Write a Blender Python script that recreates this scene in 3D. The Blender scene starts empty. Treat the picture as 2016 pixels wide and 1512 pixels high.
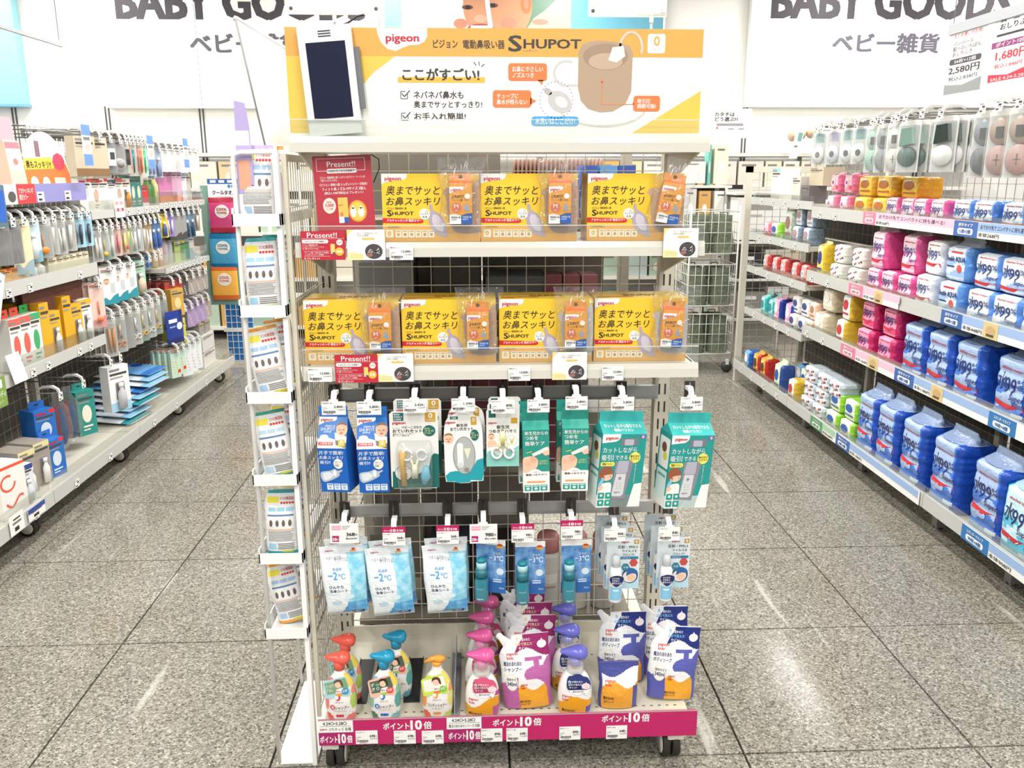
import bpy, math, random
from mathutils import Vector, Matrix
S = bpy.context.scene
COL = S.collection
RND = random.Random(11)
PI = math.pi

# ------------------------------------------------------------------ camera
FPX, YAW, PITCH, ROLL, CAMH = 1659.5, .0422, .2433, -.0011, 1.4367
_f = Vector((math.sin(YAW)*math.cos(PITCH), math.cos(YAW)*math.cos(PITCH), -math.sin(PITCH)))
_r0 = Vector((math.cos(YAW), -math.sin(YAW), 0)); _u0 = _r0.cross(_f)
_r = _r0*math.cos(ROLL)+_u0*math.sin(ROLL); _u = _u0*math.cos(ROLL)-_r0*math.sin(ROLL)
cd = bpy.data.cameras.new('camera'); cam = bpy.data.objects.new('camera', cd); COL.objects.link(cam)
cd.sensor_width = 36; cd.lens = 36*FPX/2016; cd.clip_start = .05; cd.clip_end = 60
cam.matrix_world = Matrix(((_r.x, _u.x, -_f.x, 0), (_r.y, _u.y, -_f.y, 0), (_r.z, _u.z, -_f.z, CAMH), (0, 0, 0, 1)))
S.camera = cam
# ------------------------------------------------------------------ world, exposure
S.view_settings.view_transform = 'Standard'; S.view_settings.look = 'None'
S.view_settings.gamma = 1; S.view_settings.use_curve_mapping = False
S.view_settings.exposure = .24
S.cycles.transparent_max_bounces = 24; S.cycles.max_bounces = 4; S.cycles.diffuse_bounces = 2; S.cycles.glossy_bounces = 2; S.cycles.adaptive_threshold = .035
S.cycles.caustics_reflective = False; S.cycles.caustics_refractive = False
w = bpy.data.worlds.new('store_ambient'); S.world = w; w.use_nodes = True
w.node_tree.nodes['Background'].inputs[0].default_value = (1, .995, .985, 1)
w.node_tree.nodes['Background'].inputs[1].default_value = .6
# ------------------------------------------------------------------ ceiling lamps (light only; fixtures are built with the ceiling)
CEIL = 3.25
LAMPS = [(x, y) for x in (-3.05, -.75, .75, 3.1) for y in (-1.8, .2, 2.2, 4.4, 7.0)]+[(-4.3, 7.0), (4.6, 7.0)]
def area(x, y, wx, wy, p, z=CEIL-.075):
    d = bpy.data.lights.new('tube_light', 'AREA'); d.shape = 'RECTANGLE'; d.size = wx; d.size_y = wy; d.energy = p
    d.color = (1, .985, .95)
    o = bpy.data.objects.new('tube_light', d); COL.objects.link(o); o.location = (x, y, z)
for x, y in LAMPS:
    area(x, y, .12, 1.2, {-1.8: 36, .2: 30, 2.2: 24, 4.4: 42, 7.0: 34}[y])


# ------------------------------------------------------------------ helpers
def W(px, py, Y):
    d = _f+_r*((px-1008)/FPX)-_u*((py-756)/FPX)
    return Vector((0, 0, CAMH))+d*(Y/d.y)
def WX(px, py, X):
    d = _f+_r*((px-1008)/FPX)-_u*((py-756)/FPX)
    return Vector((0, 0, CAMH))+d*(X/d.x)
def WZ(px, py, Z):
    d = _f+_r*((px-1008)/FPX)-_u*((py-756)/FPX)
    return Vector((0, 0, CAMH))+d*((Z-CAMH)/d.z)
def lin(h):
    h = h.lstrip('#'); o = []
    for i in (0, 2, 4):
        c = int(h[i:i+2], 16)/255; o.append(c/12.92 if c <= .04045 else ((c+.055)/1.055)**2.4)
    return (*o, 1)
_M = {}
def M(h, r=.45, m=0., spec=.5):
    k = (h, r, m, spec)
    if k not in _M:
        t = bpy.data.materials.new('paint_'+h.strip('#')); t.use_nodes = True
        b = t.node_tree.nodes['Principled BSDF']
        b.inputs['Base Color'].default_value = lin(h); b.inputs['Roughness'].default_value = r
        b.inputs['Metallic'].default_value = m; b.inputs['Specular IOR Level'].default_value = spec
        _M[k] = t
    return _M[k]
def clear(h='ffffff', t=.85, r=.08, bump=0, fac=.5, key='clear'):
    """thin clear plastic: transparent with a glossy sheen and a little tint"""
    k = (key, h, t, r, bump, fac)
    if k in _M: return _M[k]
    mt = bpy.data.materials.new(key); mt.use_nodes = True; n = mt.node_tree.nodes; L = mt.node_tree.links
    out = n['Material Output']; n.remove(n['Principled BSDF'])
    tr = n.new('ShaderNodeBsdfTransparent'); tr.inputs[0].default_value = lin(h)
    df = n.new('ShaderNodeBsdfDiffuse'); df.inputs[0].default_value = lin(h)
    gl = n.new('ShaderNodeBsdfGlossy'); gl.inputs['Roughness'].default_value = r
    m1 = n.new('ShaderNodeMixShader'); m1.inputs[0].default_value = 1-t
    L.new(tr.outputs[0], m1.inputs[1]); L.new(df.outputs[0], m1.inputs[2])
    lw = n.new('ShaderNodeLayerWeight'); lw.inputs[0].default_value = .25
    mu = n.new('ShaderNodeMath'); mu.operation = 'MULTIPLY'; mu.inputs[1].default_value = fac; mu.use_clamp = True
    ad = n.new('ShaderNodeMath'); ad.operation = 'ADD'; ad.inputs[1].default_value = .05*fac*2
    L.new(lw.outputs['Facing'], mu.inputs[0]); L.new(mu.outputs[0], ad.inputs[0])
    m2 = n.new('ShaderNodeMixShader'); L.new(ad.outputs[0], m2.inputs[0]); L.new(m1.outputs[0], m2.inputs[1]); L.new(gl.outputs[0], m2.inputs[2])
    if bump:
        tc = n.new('ShaderNodeTexCoord'); nz = n.new('ShaderNodeTexNoise'); nz.inputs['Scale'].default_value = bump; nz.inputs['Distortion'].default_value = 2
        bp = n.new('ShaderNodeBump'); bp.inputs['Strength'].default_value = .9; bp.inputs['Distance'].default_value = .01
        L.new(tc.outputs['Object'], nz.inputs[0]); L.new(nz.outputs[0], bp.inputs['Height']); L.new(bp.outputs[0], gl.inputs['Normal'])
    L.new(m2.outputs[0], out.inputs[0]); _M[k] = mt
    return mt
def crinkle(h, r=.3, scale=30, st=.5, dist=.01):
    """printed film, slightly creased"""
    k = ('cr', h, r, scale, st)
    if k in _M: return _M[k]
    t = bpy.data.materials.new('film_'+h.strip('#')); t.use_nodes = True; n = t.node_tree.nodes; L = t.node_tree.links
    b = n['Principled BSDF']; b.inputs['Base Color'].default_value = lin(h); b.inputs['Roughness'].default_value = r
    tc = n.new('ShaderNodeTexCoord'); nz = n.new('ShaderNodeTexNoise'); nz.inputs['Scale'].default_value = scale; nz.inputs['Distortion'].default_value = 1.5
    bp = n.new('ShaderNodeBump'); bp.inputs['Strength'].default_value = st; bp.inputs['Distance'].default_value = dist
    L.new(tc.outputs['Object'], nz.inputs[0]); L.new(nz.outputs[0], bp.inputs['Height']); L.new(bp.outputs[0], b.inputs['Normal'])
    _M[k] = t
    return t
def mottle(h1, h2, scale=8, r=.35, name='mottled'):
    k = ('mo', h1, h2, scale, r)
    if k in _M: return _M[k]
    t = bpy.data.materials.new(name); t.use_nodes = True; n = t.node_tree.nodes; L = t.node_tree.links
    b = n['Principled BSDF']; b.inputs['Roughness'].default_value = r
    tc = n.new('ShaderNodeTexCoord'); nz = n.new('ShaderNodeTexNoise'); nz.inputs['Scale'].default_value = scale; nz.inputs['Detail'].default_value = 4
    cr = n.new('ShaderNodeValToRGB'); cr.color_ramp.elements[0].position = .38; cr.color_ramp.elements[1].position = .62
    cr.color_ramp.elements[0].color = lin(h1); cr.color_ramp.elements[1].color = lin(h2)
    L.new(tc.outputs['Object'], nz.inputs[0]); L.new(nz.outputs[0], cr.inputs[0]); L.new(cr.outputs[0], b.inputs['Base Color'])
    _M[k] = t
    return t
def emit(h, s):
    k = ('em', h, s)
    if k in _M: return _M[k]
    t = bpy.data.materials.new('lamp_glow'); t.use_nodes = True; b = t.node_tree.nodes['Principled BSDF']
    b.inputs['Base Color'].default_value = lin(h); b.inputs['Emission Color'].default_value = lin(h); b.inputs['Emission Strength'].default_value = s; t.cycles.emission_sampling = 'NONE'
    _M[k] = t
    return t

# ---- text outlines as meshes
_T = {}
def textgeo(s, bold=0., shear=0.):
    k = (s, bold, shear)
    if k not in _T:
        c = bpy.data.curves.new('t', 'FONT'); c.body = s; c.resolution_u = 2; c.shear = shear; c.space_line = 1.05
        o = bpy.data.objects.new('t', c); me = o.to_mesh()
        vs = [(v.co.x, v.co.y) for v in me.vertices]; fs = [tuple(p.vertices) for p in me.polygons]
        o.to_mesh_clear(); bpy.data.objects.remove(o); bpy.data.curves.remove(c)
        if not vs: vs = [(0, 0)]; fs = []
        x0 = min(v[0] for v in vs); x1 = max(v[0] for v in vs); y0 = min(v[1] for v in vs); y1 = max(v[1] for v in vs)
        if bold:      # heavier strokes: shifted copies of the outlines
            n0 = len(vs); sh_ = [(-bold, -bold*.6), (bold, bold*.6), (bold, -bold*.6), (-bold, bold*.6)] if bold > .012 else [(-bold, 0), (bold, 0)]
            base = vs; bf = fs; vs = []; fs = []
            for i, (dx, dy) in enumerate(sh_):
                vs += [(a+dx, b+dy) for a, b in base]; fs += [tuple(q+i*n0 for q in f) for f in bf]
            x0 -= bold; x1 += bold; y0 -= bold*.6; y1 += bold*.6
        _T[k] = ([(a-x0, b-y0) for a, b in vs], fs, max(x1-x0, 1e-4), max(y1-y0, 1e-4))
    return _T[k]
EPS = .00022
class MB:
    def __init__(s):
        s.v = []; s.f = []; s.mi = []; s.sm = []; s.mats = []; s.surf = None; s.eps = EPS; s.T = None
    def m(s, mat):
        if isinstance(mat, str): mat = M(mat)
        if mat not in s.mats: s.mats.append(mat)
        return s.mats.index(mat)
    def add(s, vs, fs, mat, smooth=False):
        b = len(s.v); i = s.m(mat)
        s.v += [(s.T @ Vector(p)) if s.T else Vector(p) for p in vs]
        for f in fs: s.f.append([b+k for k in f]); s.mi.append(i); s.sm.append(smooth)
    def addc(s, vs, fs, mats, smooth=True):
        b = len(s.v); s.v += [(s.T @ Vector(p)) if s.T else Vector(p) for p in vs]
        for f, mt in zip(fs, mats): s.f.append([b+k for k in f]); s.mi.append(s.m(mt)); s.sm.append(smooth)
    def box(s, x0, x1, y0, y1, z0, z1, mat):
        s.add([(x, y, z) for z in (z0, z1) for y in (y0, y1) for x in (x0, x1)],
              [(0, 2, 3, 1), (4, 5, 7, 6), (0, 1, 5, 4), (2, 6, 7, 3), (0, 4, 6, 2), (1, 3, 7, 5)], mat)
    def rbox(s, x0, x1, y0, y1, z0, z1, r, mat, n=4):
        """box with rounded vertical edges (in plan)"""
        pr = []
        for cx, cy, a in ((x1-r, y1-r, 0), (x0+r, y1-r, 90), (x0+r, y0+r, 180), (x1-r, y0+r, 270)):
            for k in range(n+1):
                t = math.radians(a+90*k/n); pr.append((cx+r*math.cos(t), cy+r*math.sin(t)))
        N = len(pr); s.add([(x, y, z0) for x, y in pr]+[(x, y, z1) for x, y in pr],
              [tuple(range(N-1, -1, -1)), tuple(range(N, 2*N))], mat)
        s.add([(x, y, z0) for x, y in pr]+[(x, y, z1) for x, y in pr], [(k, (k+1) % N, N+(k+1) % N, N+k) for k in range(N)], mat, True)
    def prism(s, prof, y0, y1, mat, ax='y'):
        """closed 2-D outline extruded; ax=y: outline in xz, ax=x: outline in yz, ax=z: outline in xy"""
        N = len(prof)
        g = {'y': lambda a, b, t: (a, t, b), 'x': lambda a, b, t: (t, a, b), 'z': lambda a, b, t: (a, b, t)}[ax]
        s.add([g(a, b, y0) for a, b in prof]+[g(a, b, y1) for a, b in prof],
              [tuple(range(N)), tuple(range(2*N-1, N-1, -1))]+[(k, N+k, N+(k+1) % N, (k+1) % N) for k in range(N)], mat)
    def tube(s, pts, r, mat, n=6, cap=True):
        pts = [Vector(p) for p in pts]; rs = r if isinstance(r, (list, tuple)) else [r]*len(pts)
        vs = []; fs = []; up = None
        for i, p in enumerate(pts):
            d = (pts[min(i+1, len(pts)-1)]-pts[max(i-1, 0)]).normalized()
            if up is None: up = d.orthogonal().normalized()
            a = (up-d*up.dot(d))
            a = a.normalized() if a.length > 1e-6 else d.orthogonal().normalized()
            up = a; b = d.cross(a)
            for k in range(n):
                t = 2*PI*k/n; vs.append(p+(a*math.cos(t)+b*math.sin(t))*rs[i])
        for i in range(len(pts)-1):
            for k in range(n): fs.append((i*n+k, i*n+(k+1) % n, (i+1)*n+(k+1) % n, (i+1)*n+k))
        if cap: fs += [tuple(range(n-1, -1, -1)), tuple(range((len(pts)-1)*n, len(pts)*n))]
        s.add(vs, fs, mat, True)
    def lathe(s, prof, mat, n=20, c=(0, 0), ey=1., axis='z'):
        """profile [(r, z)], elliptical by ey"""
        vs = []
        for r, z in prof:
            for k in range(n):
                t = 2*PI*k/n; a, b = r*math.cos(t), r*ey*math.sin(t)
                vs.append((c[0]+a, c[1]+b, z) if axis == 'z' else (c[0]+a, z, c[1]+b))
        fs = [(i*n+k, i*n+(k+1) % n, (i+1)*n+(k+1) % n, (i+1)*n+k) for i in range(len(prof)-1) for k in range(n)]
        fs += [tuple(range(n-1, -1, -1)), tuple(range((len(prof)-1)*n, len(prof)*n))]
        s.add(vs, fs, mat, True)
    def ball(s, c, r, mat, n=10, sc=(1, 1, 1)):
        pr = [(max(1e-4, math.sin(PI*i/(n)))*1., -math.cos(PI*i/n)) for i in range(n+1)]
        vs = []; N = 2*n
        for rr, z in pr:
            for k in range(N): t = 2*PI*k/N; vs.append((c[0]+r*sc[0]*rr*math.cos(t), c[1]+r*sc[1]*rr*math.sin(t), c[2]+r*sc[2]*z))
        s.add(vs, [(i*N+k, i*N+(k+1) % N, (i+1)*N+(k+1) % N, (i+1)*N+k) for i in range(n) for k in range(N)], mat, True)
    # ---- flat print: design rectangle (dx0,dy0)-(dx1,dy1), y down, laid on a face
    def fr(s, d, o, u, v):
        """d design rect; o its lower-left corner in space; u, v the full edge vectors"""
        s.d = d; s.o = Vector(o); s.uu = Vector(u)/(d[2]-d[0]); s.vv = Vector(v)/(d[3]-d[1]); s.nn = s.uu.cross(s.vv).normalized()
    def face(s, d, Wd, H, y=0., z=0., x=0.):
        """front face (towards -y) of a thing centred on x"""
        s.fr(d, (x-Wd/2, y, z), (Wd, 0, 0), (0, 0, H))
    def pt(s, x, y, l):
        p = s.o+s.uu*(x-s.d[0])+s.vv*(s.d[3]-y)
        e = l*s.eps+(s.surf(p.x, p.z) if s.surf else 0)
        return p+s.nn*e
    def P(s, pts, mat, l=1):
        s.add([s.pt(x, y, l) for x, y in reversed(pts)], [tuple(range(len(pts)))], mat)
    def R(s, x0, y0, x1, y1, mat, l=1):
        if s.surf:
            nx = 6; ny = 4
            s.add([s.pt(x0+(x1-x0)*i/nx, y1+(y0-y1)*j/ny, l) for j in range(ny+1) for i in range(nx+1)],
                  [(j*(nx+1)+i, j*(nx+1)+i+1, (j+1)*(nx+1)+i+1, (j+1)*(nx+1)+i) for j in range(ny) for i in range(nx)], mat)
        else: s.P([(x0, y0), (x1, y0), (x1, y1), (x0, y1)], mat, l)
    def RR(s, x0, y0, x1, y1, r, mat, l=1, n=4):
        p = []
        for cx, cy, a in ((x1-r, y0+r, 270), (x1-r, y1-r, 0), (x0+r, y1-r, 90), (x0+r, y0+r, 180)):
            for k in range(n+1): t = math.radians(a+90*k/n); p.append((cx+r*math.cos(t), cy+r*math.sin(t)))
        s.P(p, mat, l)
    def C(s, cx, cy, rx, mat, l=1, ry=None, n=18, rot=0):
        ry = ry or rx; vs = [s.pt(cx, cy, l)]; fs = []; cr, sr = math.cos(rot), math.sin(rot)
        for q in (.5, 1.):
            for k in range(n):
                t = -2*PI*k/n; a, b = rx*q*math.cos(t), ry*q*math.sin(t); vs.append(s.pt(cx+a*cr-b*sr, cy+a*sr+b*cr, l))
        fs = [(0, 1+k, 1+(k+1) % n) for k in range(n)]+[(1+k, 1+n+k, 1+n+(k+1) % n, 1+(k+1) % n) for k in range(n)]
        s.add(vs, fs, mat)
    def LN(s, pts, wd, mat, l=1):
        for (a, b), (c, d) in zip(pts, pts[1:]):
            k = math.hypot(c-a, d-b) or 1; nx, ny = -(d-b)/k*wd/2, (c-a)/k*wd/2
            q = [(a+nx, b+ny), (a-nx, b-ny), (c-nx, d-ny), (c+nx, d+ny)]
            s.P(q, mat, l)
    def TX(s, t, x0, y0, x1, y1, mat, l=2, b=0., sh=0.):
        vs, fs, tw, th = textgeo(t, b, sh)
        if x1 is None: x1 = x0+(y1-y0)*tw/th*(s.vv.length/s.uu.length)
        if y1 is None: y1 = y0+(x1-x0)*th/tw*(s.uu.length/s.vv.length)
        nb = len(vs)//((4 if b > .012 else 2) if b else 1)
        s.add([s.pt(x0+(x1-x0)*a/tw, y1+(y0-y1)*c/th, l+.22*(i//nb)) for i, (a, c) in enumerate(vs)], fs, mat)
    def skin(s, rows, nx, col, e=2.0, back=None, a0=0.):
        """closed bulging surface from rows (z, xl, xr, d) bottom to top; col(u, v) gives the front material, u left-right, v top-down"""
        N = len(rows); th = [-PI/2+PI*i/nx for i in range(nx+1)]; z0 = rows[0][0]; z1 = rows[-1][0]
        fv = []; bv = []
        for z, xl, xr, d in rows:
            for t in th:
                q = math.sin(t); k = max(0., 1-abs(q)**e)**(1/e); x = (xl+xr)/2+(xr-xl)/2*q
                fv.append((x, -d*k, z)); bv.append((x, d*k+.0004, z))
        fs = []; ms = []
        for j in range(N-1):
            for i in range(nx):
                a = j*(nx+1)+i; fs.append((a, a+1, a+nx+2, a+nx+1))
                u = (math.sin(th[i])+math.sin(th[i+1]))/4+.5; v = 1-((rows[j][0]+rows[j+1][0])/2-z0)/(z1-z0); ms.append(col(u, v))
        s.addc(fv, fs, ms); bm = back or col(.02, .5)
        s.add(bv, [tuple(reversed(f)) for f in fs], bm, True)
        s.add(fv[:nx+1]+bv[:nx+1], [(i, nx+1+i, nx+2+i, i+1) for i in range(nx)], bm)
        s.add(fv[-nx-1:]+bv[-nx-1:], [(i, i+1, nx+2+i, nx+1+i) for i in range(nx)], bm)
        def sf(x, z):
            z = min(max(z, z0), z1)
            for j in range(N-1):
                if rows[j][0] <= z <= rows[j+1][0]: break
            k = (z-rows[j][0])/max(1e-9, rows[j+1][0]-rows[j][0])
            xl, xr, d = [rows[j][i]*(1-k)+rows[j+1][i]*k for i in (1, 2, 3)]
            q = (x-(xl+xr)/2)/max(1e-9, (xr-xl)/2)
            return d*max(0., 1-abs(q)**e)**(1/e)
        s.surf = sf
    def mesh(s, name):
        me = bpy.data.meshes.new(name); me.from_pydata([tuple(p) for p in s.v], [], s.f)
        for mt in s.mats: me.materials.append(mt)
        me.polygons.foreach_set('material_index', s.mi); me.polygons.foreach_set('use_smooth', s.sm); me.update()
        return me
    def go(s, name, parent=None, label=None, cat=None, group=None, kind=None):
        return link(name, s.mesh(name), parent, label, cat, group, kind)
def tag(o, label=None, cat=None, group=None, kind=None):
    if label: o['label'] = label
    if cat: o['category'] = cat
    if group: o['group'] = group
    if kind: o['kind'] = kind
    return o
def link(name, data, parent=None, label=None, cat=None, group=None, kind=None):
    o = bpy.data.objects.new(name, data); COL.objects.link(o)
    if parent: o.parent = parent
    return tag(o, label, cat, group, kind)
def empty(name, loc=(0, 0, 0), label=None, cat=None, group=None, kind=None, rz=0, parent=None):
    o = link(name, None, parent, label, cat, group, kind); o.location = loc; o.rotation_euler = (0, 0, rz); o.empty_display_size = .05
    return o
def place(parts, name, label, cat, loc, rz=0., group=None, rx=0., ry=0.):
    """parts: [(part name, mesh, index of parent part or None)]; meshes are shared between copies"""
    if len(parts) == 1:
        r = link(name, parts[0][1], None, label, cat, group)
    else:
        r = empty(name, loc, label, cat, group); made = []
        for pn, me, pa in parts:
            made.append(link(pn, me, r if pa is None else made[pa]))
    r.location = loc; r.rotation_euler = (rx, ry, rz)
    return r
ORD = ['first', 'second', 'third', 'fourth', 'fifth', 'sixth', 'seventh', 'eighth', 'ninth', 'tenth', 'eleventh', 'twelfth', 'thirteenth', 'fourteenth', 'fifteenth', 'sixteenth', 'seventeenth', 'eighteenth', 'nineteenth', 'twentieth']
ORD += ['twenty-'+q for q in ORD[:9]]+['thirtieth']+['thirty-'+q for q in ORD[:9]]+['fortieth']+['forty-'+q for q in ORD[:9]]
WHITE = M('f4f3ef', .4); CREAM = M('e9e4d6', .4); BEIGE = M('d9d2c0', .45); STEEL = M('b9b6ae', .3, .6); DARK = M('1d1c1c', .4)
LIP = clear('fafcfa', .97, .04, fac=.45, key='clear_lip'); FILM = clear('ffffff', .985, .06, bump=30, fac=.6, key='bag_film')
BLIS = clear('f8fafa', .95, .06, fac=.45, key='blister'); RAILCLR = clear('e9ecea', .8, .08, fac=.7, key='rail_cover')
BK = M('2a2523'); NAVY = M('1c2a63'); RED = M('c5203a'); MAG = M('bf1f63', .35)
# ================================================================== the setting
def granite():
    t = bpy.data.materials.new('granite'); t.use_nodes = True; n = t.node_tree.nodes; L = t.node_tree.links
    b = n['Principled BSDF']; g = n.new('ShaderNodeNewGeometry')
    def nz(sc, det, p0, c0, p1, c1):
        z = n.new('ShaderNodeTexNoise'); z.inputs['Scale'].default_value = sc; z.inputs['Detail'].default_value = det; z.inputs['Roughness'].default_value = .6
        L.new(g.outputs['Position'], z.inputs['Vector'])
        r = n.new('ShaderNodeValToRGB'); e = r.color_ramp.elements; e[0].position = p0; e[1].position = p1; e[0].color = lin(c0); e[1].color = lin(c1)
        L.new(z.outputs[0], r.inputs[0]); return z, r
    wz = n.new('ShaderNodeTexNoise'); wz.inputs['Scale'].default_value = 120; L.new(g.outputs['Position'], wz.inputs['Vector'])
    ma = n.new('ShaderNodeVectorMath'); ma.operation = 'MULTIPLY_ADD'; ma.inputs[1].default_value = (.006, .006, .006); L.new(wz.outputs['Color'], ma.inputs[0]); L.new(g.outputs['Position'], ma.inputs[2])
    def grains(sc, stops):
        v = n.new('ShaderNodeTexVoronoi'); v.inputs['Scale'].default_value = sc; L.new(ma.outputs[0], v.inputs['Vector'])
        sp = n.new('ShaderNodeSeparateColor'); L.new(v.outputs['Color'], sp.inputs[0])
        r = n.new('ShaderNodeValToRGB'); r.color_ramp.interpolation = 'CONSTANT'; e = r.color_ramp.elements
        e[0].position = 0; e[0].color = lin(stops[0][1]); e[1].position = stops[1][0]; e[1].color = lin(stops[1][1])
        for p, c in stops[2:]: q = e.new(p); q.color = lin(c)
        L.new(sp.outputs[0], r.inputs[0]); return v, r
    z1, r1 = grains(190, [(0, '6b6760'), (.10, '86827a'), (.34, '99958b'), (.66, 'a8a49a'), (.86, 'bebbb2')])
    z2, r2 = grains(300, [(0, '5a5650'), (.06, 'e0ded9'), (.4, 'f2f1ef'), (.8, 'ffffff')])
    z3, r3 = nz(1.3, 3, .3, 'e2dfd8', .7, 'ffffff')
    m1 = n.new('ShaderNodeMixRGB'); m1.blend_type = 'MULTIPLY'; m1.inputs[0].default_value = .75
    L.new(r1.outputs[0], m1.inputs[1]); L.new(r2.outputs[0], m1.inputs[2])
    m2 = n.new('ShaderNodeMixRGB'); m2.blend_type = 'MULTIPLY'; m2.inputs[0].default_value = .8
    L.new(m1.outputs[0], m2.inputs[1]); L.new(r3.outputs[0], m2.inputs[2])
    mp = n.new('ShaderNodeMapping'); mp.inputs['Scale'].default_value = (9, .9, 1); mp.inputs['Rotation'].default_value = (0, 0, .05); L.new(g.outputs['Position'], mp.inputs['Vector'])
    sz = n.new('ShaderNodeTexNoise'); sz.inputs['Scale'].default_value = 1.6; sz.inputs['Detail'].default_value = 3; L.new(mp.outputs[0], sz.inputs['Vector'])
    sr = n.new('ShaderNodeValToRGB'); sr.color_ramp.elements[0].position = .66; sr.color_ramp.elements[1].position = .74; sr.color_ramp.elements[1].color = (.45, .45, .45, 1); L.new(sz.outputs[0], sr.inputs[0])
    m3 = n.new('ShaderNodeMixRGB'); m3.inputs[2].default_value = lin('dedbd4'); L.new(sr.outputs[0], m3.inputs[0]); L.new(m2.outputs[0], m3.inputs[1])   # glints off worn scratches along the aisle, painted into the colour
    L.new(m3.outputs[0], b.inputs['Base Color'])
    mr = n.new('ShaderNodeMapRange'); mr.inputs[3].default_value = .08; mr.inputs[4].default_value = .24
    L.new(z3.outputs[0], mr.inputs[0]); L.new(mr.outputs[0], b.inputs['Roughness'])
    b.inputs['Specular IOR Level'].default_value = .3
    return t
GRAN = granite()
fb = MB(); fb.box(-6, 7, -2.5, 8.3, -.06, -.012, M('3d3932', .8))
floor = fb.go('floor', kind='structure')
TX0, TY0, TS = -1.1298, 3.6369, .6
tb = MB(); h = TS/2-.0028
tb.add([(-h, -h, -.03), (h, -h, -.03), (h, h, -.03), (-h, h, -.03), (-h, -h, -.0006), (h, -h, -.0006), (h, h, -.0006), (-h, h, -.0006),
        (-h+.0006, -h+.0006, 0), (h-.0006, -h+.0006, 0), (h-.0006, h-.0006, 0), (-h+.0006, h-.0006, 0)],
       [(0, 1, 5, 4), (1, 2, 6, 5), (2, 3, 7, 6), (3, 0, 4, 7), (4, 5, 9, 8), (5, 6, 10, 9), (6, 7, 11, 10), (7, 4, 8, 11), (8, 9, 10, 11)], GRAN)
tme = tb.mesh('tile')
for i in range(-5, 10):
    for j in range(-7, 5):
        o = link('tile', tme, floor); o.location = (TX0+(i+.5)*TS, TY0-(j+.5)*TS, 0)
cb = MB(); cb.box(-6, 7, -2.5, 8.3, CEIL, CEIL+.06, M('f1efe9', .8))
ceil = cb.go('ceiling', kind='structure')
# tube lamps on the ceiling
lb = MB(); lb.prism([(-.09, 0), (.09, 0), (.06, -.05), (-.06, -.05)], -.65, .65, M('f3f2ee', .4)); hou = lb.mesh('housing')
lb = MB(); lb.tube([(0, -.6, -.055), (0, .6, -.055)], .016, emit('fff8ec', 6), 8); tub = lb.mesh('tube')
for k, (x, y) in enumerate(LAMPS):
    place([('housing', hou, None), ('tube', tub, None)], 'ceiling_lamp', 'white tube lamp on the ceiling, number %s of its run' % ORD[k], 'lamp', (x, y, CEIL), group='ceiling tube lamps')
# back wall with slotted standards, sign boards and posters
WB = 8.0
wb = MB(); wb.box(-6, 7, WB, WB+.1, 0, CEIL, M('f3f1ec', .6)); wall = wb.go('wall_back', kind='structure')
for px in (30, 213, 398, 1466, 1812, 583):
    x = W(px, 235, WB).x
    sb = MB(); sb.box(x-.022, x-.008, WB-.006, WB-.001, .3, 2.03, M('4a4a4c', .4)); sb.box(x+.008, x+.022, WB-.006, WB-.001, .3, 2.03, M('4a4a4c', .4)); sb.box(x-.03, x+.03, WB-.004, WB, .3, 2.03, M('d8d6d0', .4))
    sb.go('slot_rail', wall)
def pxf(mb, xl, yt, xr, yb, Y, ym=None):
    ym = (yt+yb)/2 if ym is None else ym; o = W(xl, ym, Y); o.z = W((xl+xr)/2, yb, Y).z
    mb.fr((xl, yt, xr, yb), o, (W(xr, ym, Y).x-o.x, 0, 0), (0, 0, W((xl+xr)/2, yt, Y).z-o.z))
GT = M('4f4c50', .8, 0, .1); GT2 = M('696670', .8, 0, .1)
def sign(xl, xr, yb, lab, texts, seams=()):
    Y = WB-.09; a = W(xl, yb, Y); b = W(xr, yb, Y); e = empty('sign_board', (a.x, Y, a.z), lab, 'sign')
    m = MB(); x0 = 0; ws = [W(s, yb, Y).x-a.x for s in seams]+[b.x-a.x]
    for x1 in ws:
        q = MB(); q.box(x0+.002, x1-.002, 0, .085, 0, CEIL-a.z-.01, M('f5f4f1', .5)); q.go('panel', e); x0 = x1
    t = MB(); pxf(t, xl, 0, xr, yb, Y, 50); t.o -= a; t.eps = .0008
    for s_, x0, y0, x1, y1, mt, bo in texts: t.TX(s_, x0, y0, x1, y1, mt, 2, bo)
    if texts: t.go('lettering', e)
sign(211, 752, 212, 'white wall board lettered BABY GOODS left of the baby poster', [('BABY GOODS', 230, -29, 722, 39, GT, .045), ('ベビー雑貨', 369, 64, 590, 105, GT2, .035)], (398,))
sign(1468, 2420, 210, 'white wall board lettered BABY GOODS above the right shelves', [('BABY GOODS', 1515, -31, 1982, 39, GT, .045), ('ベビー雑貨', 1638, 65, 1848, 104, GT2, .035)], (1655, 1832))
# blue panel at far left
pb = MB(); a = W(-140, 205, 7.9); b = W(50, 205, 7.9)
pb.box(a.x, b.x, 7.88, 7.99, a.z, CEIL-.02, M('8fc9d3', .4)); pb.box(a.x, b.x+.01, 7.87, 7.99, a.z-.02, a.z, M('6fa9c8', .4))
pb.go('advertising_board', None, 'pale blue hanging board at the far left of the back wall', 'sign')
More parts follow.
